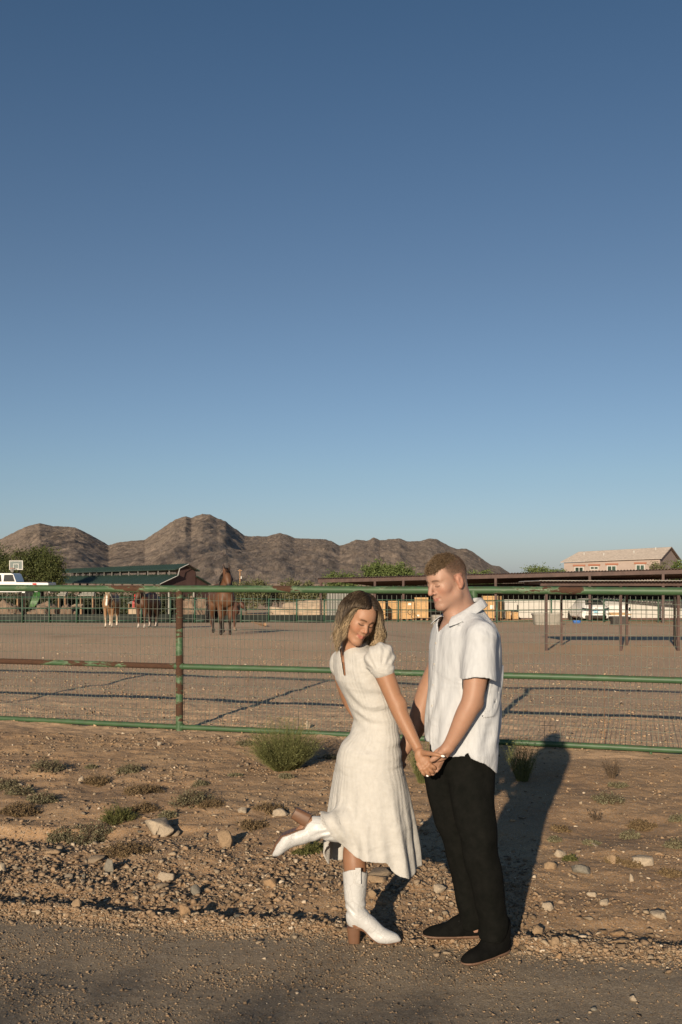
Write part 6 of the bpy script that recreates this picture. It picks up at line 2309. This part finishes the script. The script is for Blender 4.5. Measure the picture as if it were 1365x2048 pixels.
# ---- pink two storey house
def house():
    t = thing('house', 'two storey pink stucco house with pale tile roof behind the sheds', 'house', tuple(px(1230, 1165, 122)))
    q = M('pink_stucco', .9, 0, .2); q.color(q.ramp(q.noise(.6, 5, .6), [(.3, (.31, .25, .215)), (.7, (.36, .295, .26))])); stucco = q.m
    tile = M('pale_tile', .85, 0, .2)
    br = tile.n('ShaderNodeTexNoise'); br.inputs['Scale'].default_value = 3.5; tile.L(tile.tc.outputs['Object'], br.inputs['Vector'])
    tile.color(tile.ramp(br.outputs['Fac'], [(.3, (.31, .27, .24)), (.7, (.40, .35, .31))]))
    trim = simple('brown_trim', (.30, .12, .07), .7, .1)
    glass = simple('window_glass', (.035, .06, .045), .12, .4, .5)
    dA, dB = 124.0, 118.0
    A0 = px(1127, 1125.5, dA); B0 = px(1322, 1118, dB)       # eave ends of the front
    R0 = px(1140.5, 1105, dA + 5); R1 = px(1333.5, 1095, dB + 5)
    u = (B0 - A0); u.z = 0; L = u.length; u.normalize()
    n = Vector((-u.y, u.x, 0))
    dep_ = 10.0
    zg = -2.6
    ze0, ze1 = A0.z, B0.z
    def P(s, w, z): return (A0.x + u.x * s + n.x * w, A0.y + u.y * s + n.y * w, z)
    ze = lambda s: ze0 + (ze1 - ze0) * s / L
    zr0, zr1 = R0.z + .0, R1.z
    mb = MB()
    mb.hexa([P(0.1, 0, zg), P(L - .1, 0, zg), P(L - .1, dep_, zg), P(.1, dep_, zg), P(.1, 0, ze(0)), P(L - .1, 0, ze(L)), P(L - .1, dep_, ze(L)), P(.1, dep_, ze(0))])
    # right gable wall
    a, b, c = P(L - .1, 0, ze(L)), P(L - .1, dep_, ze(L)), P(L - .1, dep_ / 2, zr1 - .08)
    a2, b2, c2 = P(L - .3, 0, ze(L)), P(L - .3, dep_, ze(L)), P(L - .3, dep_ / 2, zr1 - .08)
    mb.add([a, b, c, a2, b2, c2], [(0, 1, 2), (5, 4, 3), (0, 2, 5, 3), (1, 4, 5, 2)])
    mb.build('wall', stucco, t)
    # roof: courses of tiles, each course a little proud of the one above
    nc = 14
    r0 = .75
    rf = MB()
    for side in (0, 1):
        for k in range(nc):
            f0, f1 = k / nc, (k + 1) / nc
            w0, w1 = (-.35 + (dep_ / 2 + .35) * f0), (-.35 + (dep_ / 2 + .35) * f1)
            if side: w0, w1 = dep_ - w0, dep_ - w1
            def zz(s, f): 
                e = ze(s) + .02; r_ = zr0 + (zr1 - zr0) * s / L
                return e + (r_ - e) * f
            s0a, s0b = -.25 + r0 * f0 * 1.0, -.25 + r0 * f1
            rf.hexa([P(s0a, w0, zz(s0a, f0)), P(L + .2, w0, zz(L, f0)), P(L + .2, w1, zz(L, f1)), P(s0b, w1, zz(s0b, f1)),
                     P(s0a, w0, zz(s0a, f0) + .13), P(L + .2, w0, zz(L, f0) + .13), P(L + .2, w1, zz(L, f1) + .06), P(s0b, w1, zz(s0b, f1) + .06)])
    rf.build('roof', tile.m, t)
    # vents on the roof
    for f_, s_ in ((.55, .68), (.75, .88), (.45, .38), (.6, .15)):
        z = ze(L * s_) + (zr0 + (zr1 - zr0) * s_ - ze(L * s_)) * f_
        q_ = P(L * s_, -.35 + (dep_ / 2 + .35) * f_, z)
        MB().tube([q_, (q_[0], q_[1], q_[2] + .42)], .07, 8).build('roof_vent', MAT_WHITE, t)
    # windows: frame, panes, green shade, brown trim
    for (xa, xb, ya, yb) in ((1151, 1169.5, 1133.5, 1147), (1182.5, 1200, 1132.5, 1139.5), (1217, 1236, 1131, 1146), (1274, 1291.5, 1129, 1142)):
        sa = (xa - 1127) / 195 * L; sb = (xb - 1127) / 195 * L
        f = (xa - 1127) / 195
        d_ = dA + (dB - dA) * f
        z0, z1 = zy(yb, d_), zy(ya, d_)
        w = MB()
        fr_ = .10
        for (p, q_, r, s) in ((sa, sb, z1 - fr_, z1), (sa, sb, z0, z0 + fr_), (sa, sa + fr_, z0 + fr_, z1 - fr_), (sb - fr_, sb, z0 + fr_, z1 - fr_), ((sa + sb) / 2 - .04, (sa + sb) / 2 + .04, z0 + fr_, z1 - fr_)):
            w.hexa([P(p, -.07, r), P(q_, -.07, r), P(q_, .02, r), P(p, .02, r), P(p, -.07, s), P(q_, -.07, s), P(q_, .02, s), P(p, .02, s)])
        wo = w.build('window', MAT_WHITE, t)
        for p, q_ in ((sa + fr_, (sa + sb) / 2 - .04), ((sa + sb) / 2 + .04, sb - fr_)):
            MB().hexa([P(p, -.03, z0 + fr_), P(q_, -.03, z0 + fr_), P(q_, -.01, z0 + fr_), P(p, -.01, z0 + fr_), P(p, -.03, z1 - fr_), P(q_, -.03, z1 - fr_), P(q_, -.01, z1 - fr_), P(p, -.01, z1 - fr_)]).build('pane', glass, wo)
        MB().hexa([P(sa - .2, -.12, z1 + .06), P(sb + .2, -.12, z1 + .06), P(sb + .2, .02, z1 + .06), P(sa - .2, .02, z1 + .06),
                   P(sa - .2, -.12, z1 + .26), P(sb + .2, -.12, z1 + .26), P(sb + .2, .02, z1 + .26), P(sa - .2, .02, z1 + .26)]).build('window_trim', trim, t)
house()

# ---- green roofed barn with a raised centre aisle
MAT_PALE2 = simple('weathered_grey_post', (.13, .125, .115), .8, .2, 3)
def barn():
    q = M('green_metal_roof', .5, .1, .4)
    q.color(q.ramp(q.noise(.8, 4, .6), [(.3, (.026, .050, .038)), (.7, (.036, .068, .052))])); green = q.m
    wall = simple('dark_brown_barn_siding', (.085, .048, .042), .7, .2, 1)
    t = thing('barn', 'long barn with green metal roofs and dark brown gable end', 'barn', tuple(px(366, 1190, 100)))
    dN, dF = 100.0, 150.0
    def N(x, y, d): return px(x, y, d)
    # near gable outline (seen slightly from the left): pixel corners with their depth
    gL = [(317, 1169, 98.0), (352, 1152.5, 99.5), (356, 1138, 99.7), (374, 1129.5, 100.6), (391.5, 1141, 101.4), (392, 1153.5, 101.5), (420, 1170, 103)]
    G = [N(*g) for g in gL]
    zg = hz(G[3].x, 100) - .3
    # direction of the barn: from the near ridge to the far ridge
    far = N(131, 1139.5, dF)
    ax = far - G[3]
    # gable wall built board by board
    outline_top = G
    xs_ = [p.x for p in outline_top]
    nb = 44
    for k in range(nb):
        f0, f1 = k / nb, (k + .88) / nb
        xa = G[0].x + .1 + (G[-1].x - G[0].x - .2) * f0; xb = G[0].x + .1 + (G[-1].x - G[0].x - .2) * f1
        def top(x):
            return np.interp(x, xs_, [p.z for p in outline_top]) - .12
        def yy(x): return np.interp(x, xs_, [p.y for p in outline_top]) + .02
        zt_a, zt_b = top(xa), top(xb)
        MB().hexa([(xa, yy(xa), zg), (xb, yy(xb), zg), (xb, yy(xb) + .1, zg), (xa, yy(xa) + .1, zg), (xa, yy(xa), zt_a), (xb, yy(xb), zt_b), (xb, yy(xb) + .1, zt_b), (xa, yy(xa) + .1, zt_a)]).build('siding_panel', wall, t)
    xa, xb = G[0].x + .15, G[-1].x - .15
    MB().hexa([(xa, yy(xa) + .12, zg), (xb, yy(xb) + .12, zg), (xb, yy(xb) + .22, zg), (xa, yy(xa) + .22, zg)] + [(xa, yy(xa) + .12, top(xa) - .1), (xb, yy(xb) + .12, top(xb) - .1), (xb, yy(xb) + .22, top(xb) - .1), (xa, yy(xa) + .22, top(xa) - .1)]).build('wall_backing', wall, t)
    # roofs: ribbed sheets running along the building
    def roof(p0, p1, name, thick=.10, ribs=5):
        a, b = Vector(p0), Vector(p1)
        c, d = b + ax, a + ax
        # taper in height towards the far end so the ridge ends at its far pixel
        mb = MB()
        mb.quadslab([a, b, c, d], (0, 0, 1), thick)
        L = ax.length
        n = 60
        for k in range(n):
            s = (k + .5) / n
            q0, q1 = a + ax * s, b + ax * s
            w = ax * (.05 / L)
            mb.hexa([q0, q1, q1 + w, q0 + w, q0 + Vector((0, 0, thick + .05)), q1 + Vector((0, 0, thick + .05)), q1 + w + Vector((0, 0, thick + .05)), q0 + w + Vector((0, 0, thick + .05))])
        return mb.build(name, green, t)
    ext = ax.normalized() * -.5
    roof(G[0] + ext, G[1] + ext + Vector((.2, 0, .1)), 'lower_roof')
    roof(G[2] + ext + Vector((-.4, 0, -.1)), G[3] + ext, 'upper_roof')
    roof(G[3] + ext, G[4] + ext + Vector((.3, 0, -.1)), 'upper_roof')
    roof(G[5] + ext, G[6] + ext, 'lower_roof')
    # white rake trim
    for a, b in ((G[0], G[1]), (G[2], G[3]), (G[3], G[4]), (G[1], G[2])):
        o_ = ax.normalized() * -.62
        MB().tube([a + o_ + Vector((0, 0, .05)), b + o_ + Vector((0, 0, .05))], .04, 4).build('rake_trim', MAT_WHITE if b is not G[4] else wall, t)
    # clerestory posts between the two roofs
    u = ax.normalized()
    for k in range(15):
        s = ax.length * (k + .6) / 15
        p = G[1] + u * s
        q_ = G[2] + u * s
        MB().box((p.x + .05, p.y, (p.z + q_.z) / 2), (.11, .11, q_.z - p.z + .1)).build('clerestory_post', MAT_PALE2, t)
        p2 = G[5] + u * s
        MB().box((p2.x, p2.y, (p2.z + G[4].z) / 2), (.16, .16, G[4].z - p2.z + .1)).build('clerestory_post', MAT_PALE2, t)
    # side posts below the eave
    for k in range(14):
        p = G[0] + u * (ax.length * (k + .5) / 14)
        MB().box((p.x + .2, p.y, (p.z + zg) / 2), (.22, .22, p.z - zg)).build('side_post', wall, t)
barn()

# ---- basketball hoop
def hoop():
    d = 100
    t = thing('basketball_hoop', 'basketball hoop with a white framed clear backboard in front of the tree', 'basketball hoop', (gx_(38, d), d + .4, hz(gx_(38, d), d)))
    x0, x1, z0, z1 = gx_(19.2, d), gx_(46.3, d), zy(1139.7, d), zy(1121, d)
    fw = .085
    mb = MB()
    for a, b, c, e in ((x0, x1, z1 - fw, z1), (x0, x1, z0, z0 + fw), (x0, x0 + fw, z0 + fw, z1 - fw), (x1 - fw, x1, z0 + fw, z1 - fw)):
        mb.box(((a + b) / 2, d, (c + e) / 2), (b - a, .05, e - c))
    mb.build('backboard_frame', MAT_WHITE, t)
    cx = (x0 + x1) / 2
    mb = MB()
    for a, b, c, e in ((cx - .28, cx + .28, z0 + .56, z0 + .62), (cx - .28, cx - .22, z0 + .16, z0 + .56), (cx + .22, cx + .28, z0 + .16, z0 + .56), (cx - .28, cx + .28, z0 + .10, z0 + .16)):
        mb.box(((a + b) / 2, d - .01, (c + e) / 2), (b - a, .03, e - c))
    mb.build('target_square', MAT_WHITE, t)
    g = M('acrylic_board', .1, 0, .5); g.color((.30, .36, .36)); g.b.inputs['Alpha'].default_value = .35
    MB().box((cx, d + .01, (z0 + z1) / 2), (x1 - x0 - .1, .012, z1 - z0 - .1)).build('backboard', g.m, t)
    red = simple('orange_rim', (.45, .09, .03), .5, .1)
    rc = A(gx_(27.5, d) , d - .38, zy(1136.5, d))
    MB().tube([rc + A(math.cos(a) * .23, math.sin(a) * .23, 0) for a in np.linspace(0, 2 * np.pi, 19)], .022, 5).build('rim', red, t, True)
    P = []
    for k in range(16):
        for sgn in (1, -1):
            a0 = k / 16 * 2 * math.pi
            P.append([rc + A(math.cos(a0 + sgn * j * .19) * (.23 - .022 * j), math.sin(a0 + sgn * j * .19) * (.23 - .022 * j), -.08 * j) for j in range(6)])
    Vn, Fn = tubes(np.array(P), np.full((len(P), 6), .009), 3)
    obj('net', mesh_from('net', Vn, Fn), MAT_WHITE, t)
    xg = gx_(36.5, d)
    MB().tube([(xg, d + .5, hz(xg, d) - .1), (xg, d + .5, z0 + .25), (xg, d + .08, z0 + .35)], .07, 8).build('pole', MAT_BDARK, t)
hoop()

# ---- white pickup truck at the left edge
MAT_CAR = simple('white_car_paint', (.66, .66, .65), .3, .04, 1, spec=.5)
MAT_GLASS = simple('dark_car_glass', (.02, .025, .028), .08, .2, 1)
MAT_TYRE = simple('tyre_rubber', (.015, .015, .015), .9, .2)
MAT_RED = simple('red_tail_lamp', (.42, .015, .012), .25, .1)
def wheel(mb_parent, c, r, w, ax):
    o = MB()
    a = nrm(ax) * w / 2
    n = 20
    e1 = nrm(np.cross(a, A(0, 0, 1))); e2 = A(0, 0, 1)
    vs, fs = [], []
    prof = [(-1, .62), (-1, .92), (-.8, 1.0), (.8, 1.0), (1, .92), (1, .62)]
    for k, rr in prof:
        for i in range(n):
            q_ = 2 * math.pi * i / n
            vs.append(A(*c) + a * k + (e1 * math.cos(q_) + e2 * math.sin(q_)) * r * rr)
    for s in range(len(prof) - 1):
        for i in range(n):
            j = (i + 1) % n
            fs.append((s * n + i, s * n + j, s * n + n + j, s * n + n + i))
    fs.append(tuple(range(n - 1, -1, -1))); fs.append(tuple(range(5 * n, 6 * n)))
    return o.add(vs, fs).build('wheel', MAT_TYRE, mb_parent, False)
def truck():
    d = 74
    g = hz(gx_(50, d), d)
    zt = zy(1146.5, d)
    base = zt - 1.95
    t = thing('pickup_truck', 'white pickup truck with dual rear wheels entering at the left edge', 'truck', (gx_(30, d), d + 1, base))
    X = lambda xp: gx_(xp, d)
    zb0, zb1 = base + .55, zy(1165.5, d)
    body = MB()
    # bed, extruded side profile with fender flare
    prof = [(X(97), zb0 + .12), (X(97), zb1 - .02), (X(94.5), zb1), (X(31), zb1 + .03), (X(31), zb0)]
    def extr(mb, pr, y0, y1):
        n = len(pr)
        vs = [(x, y0, z) for x, z in pr] + [(x, y1, z) for x, z in pr]
        fs = [tuple(range(n)), tuple(range(2 * n - 1, n - 1, -1))] + [(i + n, (i + 1) % n + n, (i + 1) % n, i)[::1] for i in range(n)]
        return mb.add(vs, fs)
    extr(body, prof, d, d + 2.0)
    body.build('bed', MAT_CAR, t)
    cab = MB()
    roofp = [(X(32.5), zb0), (X(32), zy(1163, d)), (X(26.5), zy(1148.5, d)), (X(22), zt), (X(-20), zt), (X(-34), zy(1150, d)), (X(-46), zy(1166, d)), (X(-80), zy(1170, d)), (X(-84), zb0)]
    extr(cab, roofp, d + .06, d + 1.94)
    cab.build('cab', MAT_CAR, t)
    w1 = MB(); extr(w1, [(X(29.5), zy(1163, d)), (X(25.5), zy(1149.5, d)), (X(8.5), zy(1149.5, d)), (X(7), zy(1163, d))], d + .035, d + .055)
    w1.build('side_window', MAT_GLASS, t)
    w1 = MB(); extr(w1, [(X(3), zy(1163, d)), (X(2), zy(1149.5, d)), (X(-20), zy(1149.5, d)), (X(-30), zy(1163, d))], d + .035, d + .055)
    w1.build('side_window', MAT_GLASS, t)
    fl = MB(); extr(fl, [(X(46), zb0 - .05), (X(50), zb0 + .42), (X(56), zb0 + .56), (X(68), zb0 + .56), (X(74), zb0 + .42), (X(78), zb0 - .05)], d - .22, d - .002)
    fl.build('rear_fender', MAT_CAR, t)
    MB().box((X(69.5), d - .012, zb1 - .17), (.30, .04, .28), 0, .02).build('tail_lamp', MAT_RED, t)
    MB().box((X(86), d + .9, zb1 + .04), (.55, 1.2, .10), 0, .03).build('tailgate_load', MAT_BDARK, t)
    MB().box((X(98.5), d + 1.0, zb0 + .05), (.16, 2.0, .20), 0, .03).build('bumper', MAT_SHEET, t)
    for xp in (62, -62):
        wheel(t, (X(xp), d - .08 if xp > 0 else d + .15, base + .40), .40, .34, (0, 1, 0))
        wheel(t, (X(xp), d + 1.85, base + .40), .40, .34, (0, 1, 0))
truck()

# ---- white electric car seen from the rear under the shed
def car():
    d = 67.5
    c = A(gx_(1192, d), d, 0)
    g = zy(1245.5, d)
    t = thing('parked_car', 'white car parked with its tailgate towards the paddock on the right', 'car', (c[0], d, g))
    S = lambda x, y, z: (c[0] + x, d + y, g + z)
    # rear view cross-sections lofted front to back
    secs = []
    def sec(y, w, h, sh, zb=.26):
        # half profile from bottom centre up to roof centre
        half = [(0, zb), (w * .86, zb), (w * .97, zb + .10), (w, .55), (w * .985, .82), (w * .95, sh), (w * .82, sh + (h - sh) * .45), (w * .70, h - .07), (w * .55, h - .01), (0, h)]
        full = half + [(-x, z) for x, z in half[-2:0:-1]]
        secs.append((y, full))
    sec(0.0, .86, .92, .90, .36); sec(.05, .93, 1.08, .98, .30); sec(.35, .96, 1.30, 1.02); sec(.85, .965, 1.52, 1.02); sec(1.7, .965, 1.62, 1.02); sec(2.6, .965, 1.60, 1.0); sec(3.5, .955, 1.20, .98); sec(4.5, .90, .86, .80); sec(4.75, .80, .70, .66)
    n = len(secs[0][1])
    vs = [S(x, y, z) for y, f_ in secs for x, z in f_]
    fs = []
    for k in range(len(secs) - 1):
        for i in range(n):
            j = (i + 1) % n
            fs.append((k * n + i, k * n + j, k * n + n + j, k * n + n + i))
    fs.append(tuple(range(n))[::-1]); fs.append(tuple(range((len(secs) - 1) * n, len(secs) * n)))
    o = MB().add(vs, fs).build('body', MAT_CAR, t, True); smooth_by_angle(o, 35)
    # rear glass lies on the slope between the third and fourth sections
    MB().hexa([S(-.66, .22, 1.205), S(.66, .22, 1.205), S(.52, .86, 1.50), S(-.52, .86, 1.50), S(-.66, .19, 1.23), S(.66, .19, 1.23), S(.52, .83, 1.525), S(-.52, .83, 1.525)]).build('rear_window', MAT_GLASS, t)
    for s_ in (-1, 1):
        MB().hexa([S(s_ * .50, -.03, .90), S(s_ * .90, -.02, .86), S(s_ * .90, .06, .86), S(s_ * .50, .05, .90), S(s_ * .50, -.02, .965), S(s_ * .925, -.0, 1.02), S(s_ * .925, .08, 1.02), S(s_ * .50, .06, .965)]).build('tail_lamp', MAT_GLASS, t)
        wheel(t, S(s_ * .82, .95, .34), .34, .24, (1, 0, 0)); wheel(t, S(s_ * .82, 3.85, .34), .34, .24, (1, 0, 0))
    MB().box(S(0, -.04, .74), (.34, .02, .17), 0, .01).build('number_plate', simple('blue_white_plate', (.25, .45, .55), .4, .5, 9), t)
    MB().box(S(0, -.01, .40), (1.45, .10, .20), 0, .04).build('diffuser', MAT_BDARK, t)
    MB().box(S(0, -.045, .985), (.10, .012, .05), 0, .004).build('badge', MAT_SHEET, t)
car()
def suv():
    d = 71
    c = A(gx_(1238, d), d, 0); g = zy(1243, d)
    t = thing('parked_car', 'second white car mostly hidden behind the brown shade post', 'car', (c[0], d, g))
    S = lambda x, y, z: (c[0] + x, d + y, g + z)
    vs = [S(x, y, z) for y in (0, .12, 1.2, 3.4, 4.3) for x, z in (((-.88, .35), (.88, .35), (.9, .95), (.70, 1.15 if y < .2 or y > 3.5 else 1.65), (-.70, 1.15 if y < .2 or y > 3.5 else 1.65), (-.9, .95)))]
    fs = [(k * 6 + i, k * 6 + (i + 1) % 6, k * 6 + 6 + (i + 1) % 6, k * 6 + 6 + i) for k in range(4) for i in range(6)] + [(5, 4, 3, 2, 1, 0), (24, 25, 26, 27, 28, 29)]
    MB().add(vs, fs).build('body', MAT_CAR, t)
    for s_ in (-1, 1):
        MB().box(S(s_ * .78, -.02, .88), (.16, .05, .26), 0, .02).build('tail_lamp', MAT_GLASS, t)
        wheel(t, S(s_ * .76, .8, .34), .34, .24, (1, 0, 0)); wheel(t, S(s_ * .76, 3.4, .34), .34, .24, (1, 0, 0))
suv()

# ---- clutter beyond the corral
def pole():
    d = 120
    x = gx_(480.5, d)
    t = thing('utility_pole', 'short wooden utility pole with a white box right of the bay horse', 'pole', (x, d, hz(x, d)))
    MB().tube([(x, d, hz(x, d) - .2), (x, d, zy(1138.5, d))], .085, 8).build('pole', MAT_RUSTWOOD, t)
    MB().box((x + .16, d - .12, zy(1155, d)), (.14, .12, .30)).build('meter_box', MAT_WHITE, t)
    MB().box((x, d - .1, zy(1141, d)), (.5, .08, .08)).build('crossarm', MAT_RUSTWOOD, t)
pole()
def mound(x0, x1, yt, d, label, m, seed, cat='dirt mound', name='dirt_mound', asp=.8):
    w = (gx_(x1, d) - gx_(x0, d)) / 2
    cx = gx_((x0 + x1) / 2, d)
    g = hz(cx, d)
    h = zy(yt, d) - g
    v, f = ico(4)
    v = v.copy()
    v[:, 2] = np.maximum(v[:, 2], -.15)
    nzs = 1 + .30 * fbm(v[:, 0] * 2 + seed, v[:, 1] * 2, v[:, 2] * 2, 4, seed)
    v = v * nzs[:, None] * np.array([w, w * asp, h])
    o = obj(name, mesh_from(name, v, f, False), m)
    o.location = (cx, d + w * .5, g)
    return tag(o, label, cat)
MAT_DIRT = simple('dumped_dirt', (.19, .135, .095), .95, .35, 2, .8, 9, .08)
MAT_DIRT2 = simple('pale_dirt', (.36, .28, .20), .95, .2, 2, .5, 9, .05)
mound(-20, 48, 1207, 66, 'brown dirt mound behind the corral at the left edge', MAT_DIRT, 3)
mound(46, 118, 1213, 67, 'low dirt mound under the green slide', MAT_DIRT, 5)
mound(112, 150, 1209, 68, 'small dirt mound right of the green slide', MAT_DIRT, 7)
mound(356, 412, 1196, 68, 'grey brown dirt mound behind the horses', MAT_DIRT, 8)
mound(545, 700, 1207, 78, 'long pale dirt bank behind the middle corral rails', MAT_DIRT2, 9, asp=.3)
def slide():
    d = 70
    t = thing('play_slide', 'green striped plastic slide standing upright behind the left corral', 'slide', (gx_(69, d), d, hz(gx_(69, d), d)))
    mb = MB()
    c0, c1 = A(gx_(64, d), d, zy(1214, d)), A(gx_(71, d), d + .5, zy(1184, d))
    n = 10
    vs, fs = [], []
    for k in range(n + 1):
        f = k / n
        c = c0 * (1 - f) + c1 * f + A(.10 * math.sin(f * 3.1), -.2 * math.sin(f * 3), 0)
        w = .22 + .10 * math.sin(f * 3.14)
        for x, y in ((-w, -.14), (-w * .8, 0), (w * .8, 0), (w, -.14), (w, .06), (-w, .06)):
            vs.append(c + A(x, y, 0))
    for k in range(n):
        for i in range(6):
            j = (i + 1) % 6
            fs.append((k * 6 + i, k * 6 + j, k * 6 + 6 + j, k * 6 + 6 + i))
    fs += [(5, 4, 3, 2, 1, 0), tuple(range(n * 6, n * 6 + 6))]
    mb.add(vs, fs).build('chute', simple('green_plastic', (.035, .11, .025), .5, .6, 8), t)
    MB().box(tuple((c0 + c1) / 2 + A(.05, .5, -.1)), (.08, .08, 1.2)).build('leg', MAT_WHITE, t)
slide()
MAT_PALE = simple('shaded_pale_sheet', (.26, .25, .22), .8, .2, 3)  # white of the sheets greyed, the tree shade is put into the colour
def sheets():
    specs = [(34, 48, 1184, 1193, 'white tarp bundle left of the green slide'), (116, 133, 1183, 1192, 'pale stacked panel left of the palomino horse'),
             (158, 190, 1184, 1192, 'white stacked panels just left of the palomino horse'), (256, 276, 1202, 1207, 'white bench top under the red chair'),
             (142, 166, 1208, 1213, 'pale plank pile in front of the dark bushes')]
    for i, (a, b, c, e, lab) in enumerate(specs):
        d = 76 - i
        t = thing('panel_stack', lab, 'panels', (gx_((a + b) / 2, d), d, hz(gx_((a + b) / 2, d), d)))
        for k in range(3):
            w = (gx_(b, d) - gx_(a, d)) * (1 - .12 * k)
            MB().box((gx_((a + b) / 2, d) + .05 * k, d + .1 * k, zy(e, d) + (k + .5) * (zy(c, d) - zy(e, d)) / 3), (w, .5, (zy(c, d) - zy(e, d)) / 3 - .02), .04 * k, .01).build('panel', MAT_PALE if i != 4 else MAT_DIRT2, t)
        for s in (-1, 1):
            x = gx_((a + b) / 2, d) + s * (gx_(b, d) - gx_(a, d)) * .38
            g = hz(x, d)
            MB().box((x, d + .1, (g + zy(e, d)) / 2), (.08, .4, zy(e, d) - g)).build('trestle', MAT_RUSTWOOD, t)
sheets()
def chair():
    d = 72
    x = gx_(273, d); z0 = zy(1203, d)
    t = thing('chair', 'red plastic chair among the clutter right of the palomino horse', 'chair', (x, d, hz(x, d)))
    red = simple('red_plastic', (.48, .03, .025), .45, .1)
    MB().box((x, d, z0 + .02), (.50, .48, .05), .2, .015).build('seat', red, t)
    MB().box((x + .05, d + .24, z0 + .28), (.48, .05, .48), .2, .02).build('backrest', red, t)
    for sx in (-.2, .2):
        for sy in (-.2, .2):
            MB().box((x + sx, d + sy, z0 - .22), (.05, .05, .44)).build('leg', red, t)
    MB().box((x, d, (z0 - .44 + hz(x, d)) / 2), (.9, .7, z0 - .44 - hz(x, d)), 0, .03).build('platform', MAT_DIRT2, t)
chair()
for i, xp in enumerate((306, 338, 388)):
    d = 76
    x = gx_(xp, d); g = hz(x, d)
    t = thing('stall_post', ['pale metal post right of the black horse', 'pale metal post left of the fence post', 'pale metal post between fence post and bay horse'][i], 'post', (x, d, g))
    MB().box((x, d, g + 1.1), (.10, .10, 2.2)).build('upright', MAT_PALE, t)
    MB().box((x, d, g + 2.24), (.20, .20, .06)).build('cap', MAT_SHEET, t)
o = MB().tube([tuple(gpt(504, 1244)), tuple(gpt(531, 1253) + A(0, 0, .1))], .07, 8).build('log', MAT_RUSTWOOD)
tag(o, 'fallen pale log on the far paddock dirt right of the horses', 'log')
def back_tree():  # stand-in tree out of view, added to cast the shadow on the road
    t = thing('added_shade_tree', 'unseen tree added behind the camera to shade the bottom left of the road', 'tree', (-5.2, -11.4, 0))
    Ps = []
    for i, (x, y, z, r) in enumerate([(-5.9, -11.6, 3.35, 1.25), (-4.6, -11.2, 3.35, 1.1), (-7.0, -11.6, 3.4, 1.2), (-3.4, -11.3, 2.9, 1.0), (-5.2, -11.4, 2.5, 1.5), (-8.6, -12.0, 2.9, 1.3)]):
        C, P = crown_pts((x, y, z), (r, r, r * .8), 70, 60, .16, 60 + i); Ps.append(P)
    leaf_quads(np.concatenate(Ps), .09, ML1, 'crown', t, .5)
    mb = MB().tube([(-5.2, -11.4, -.2), (-5.1, -11.4, 1.2), (-5.3, -11.4, 2.6)], [.22, .16, .10], 10)
    for q in ((-4.0, -11.3, 2.9), (-6.6, -11.6, 3.0), (-7.8, -11.9, 2.8), (-5.0, -11.0, 3.3)):
        mb.tube([(-5.1, -11.4, 1.1), ((q[0] - 5.1) / 2, -11.4, 2.0), q], [.10, .06, .02], 6)
    mb.build('trunk', MAT_BARK, t, True)
back_tree()
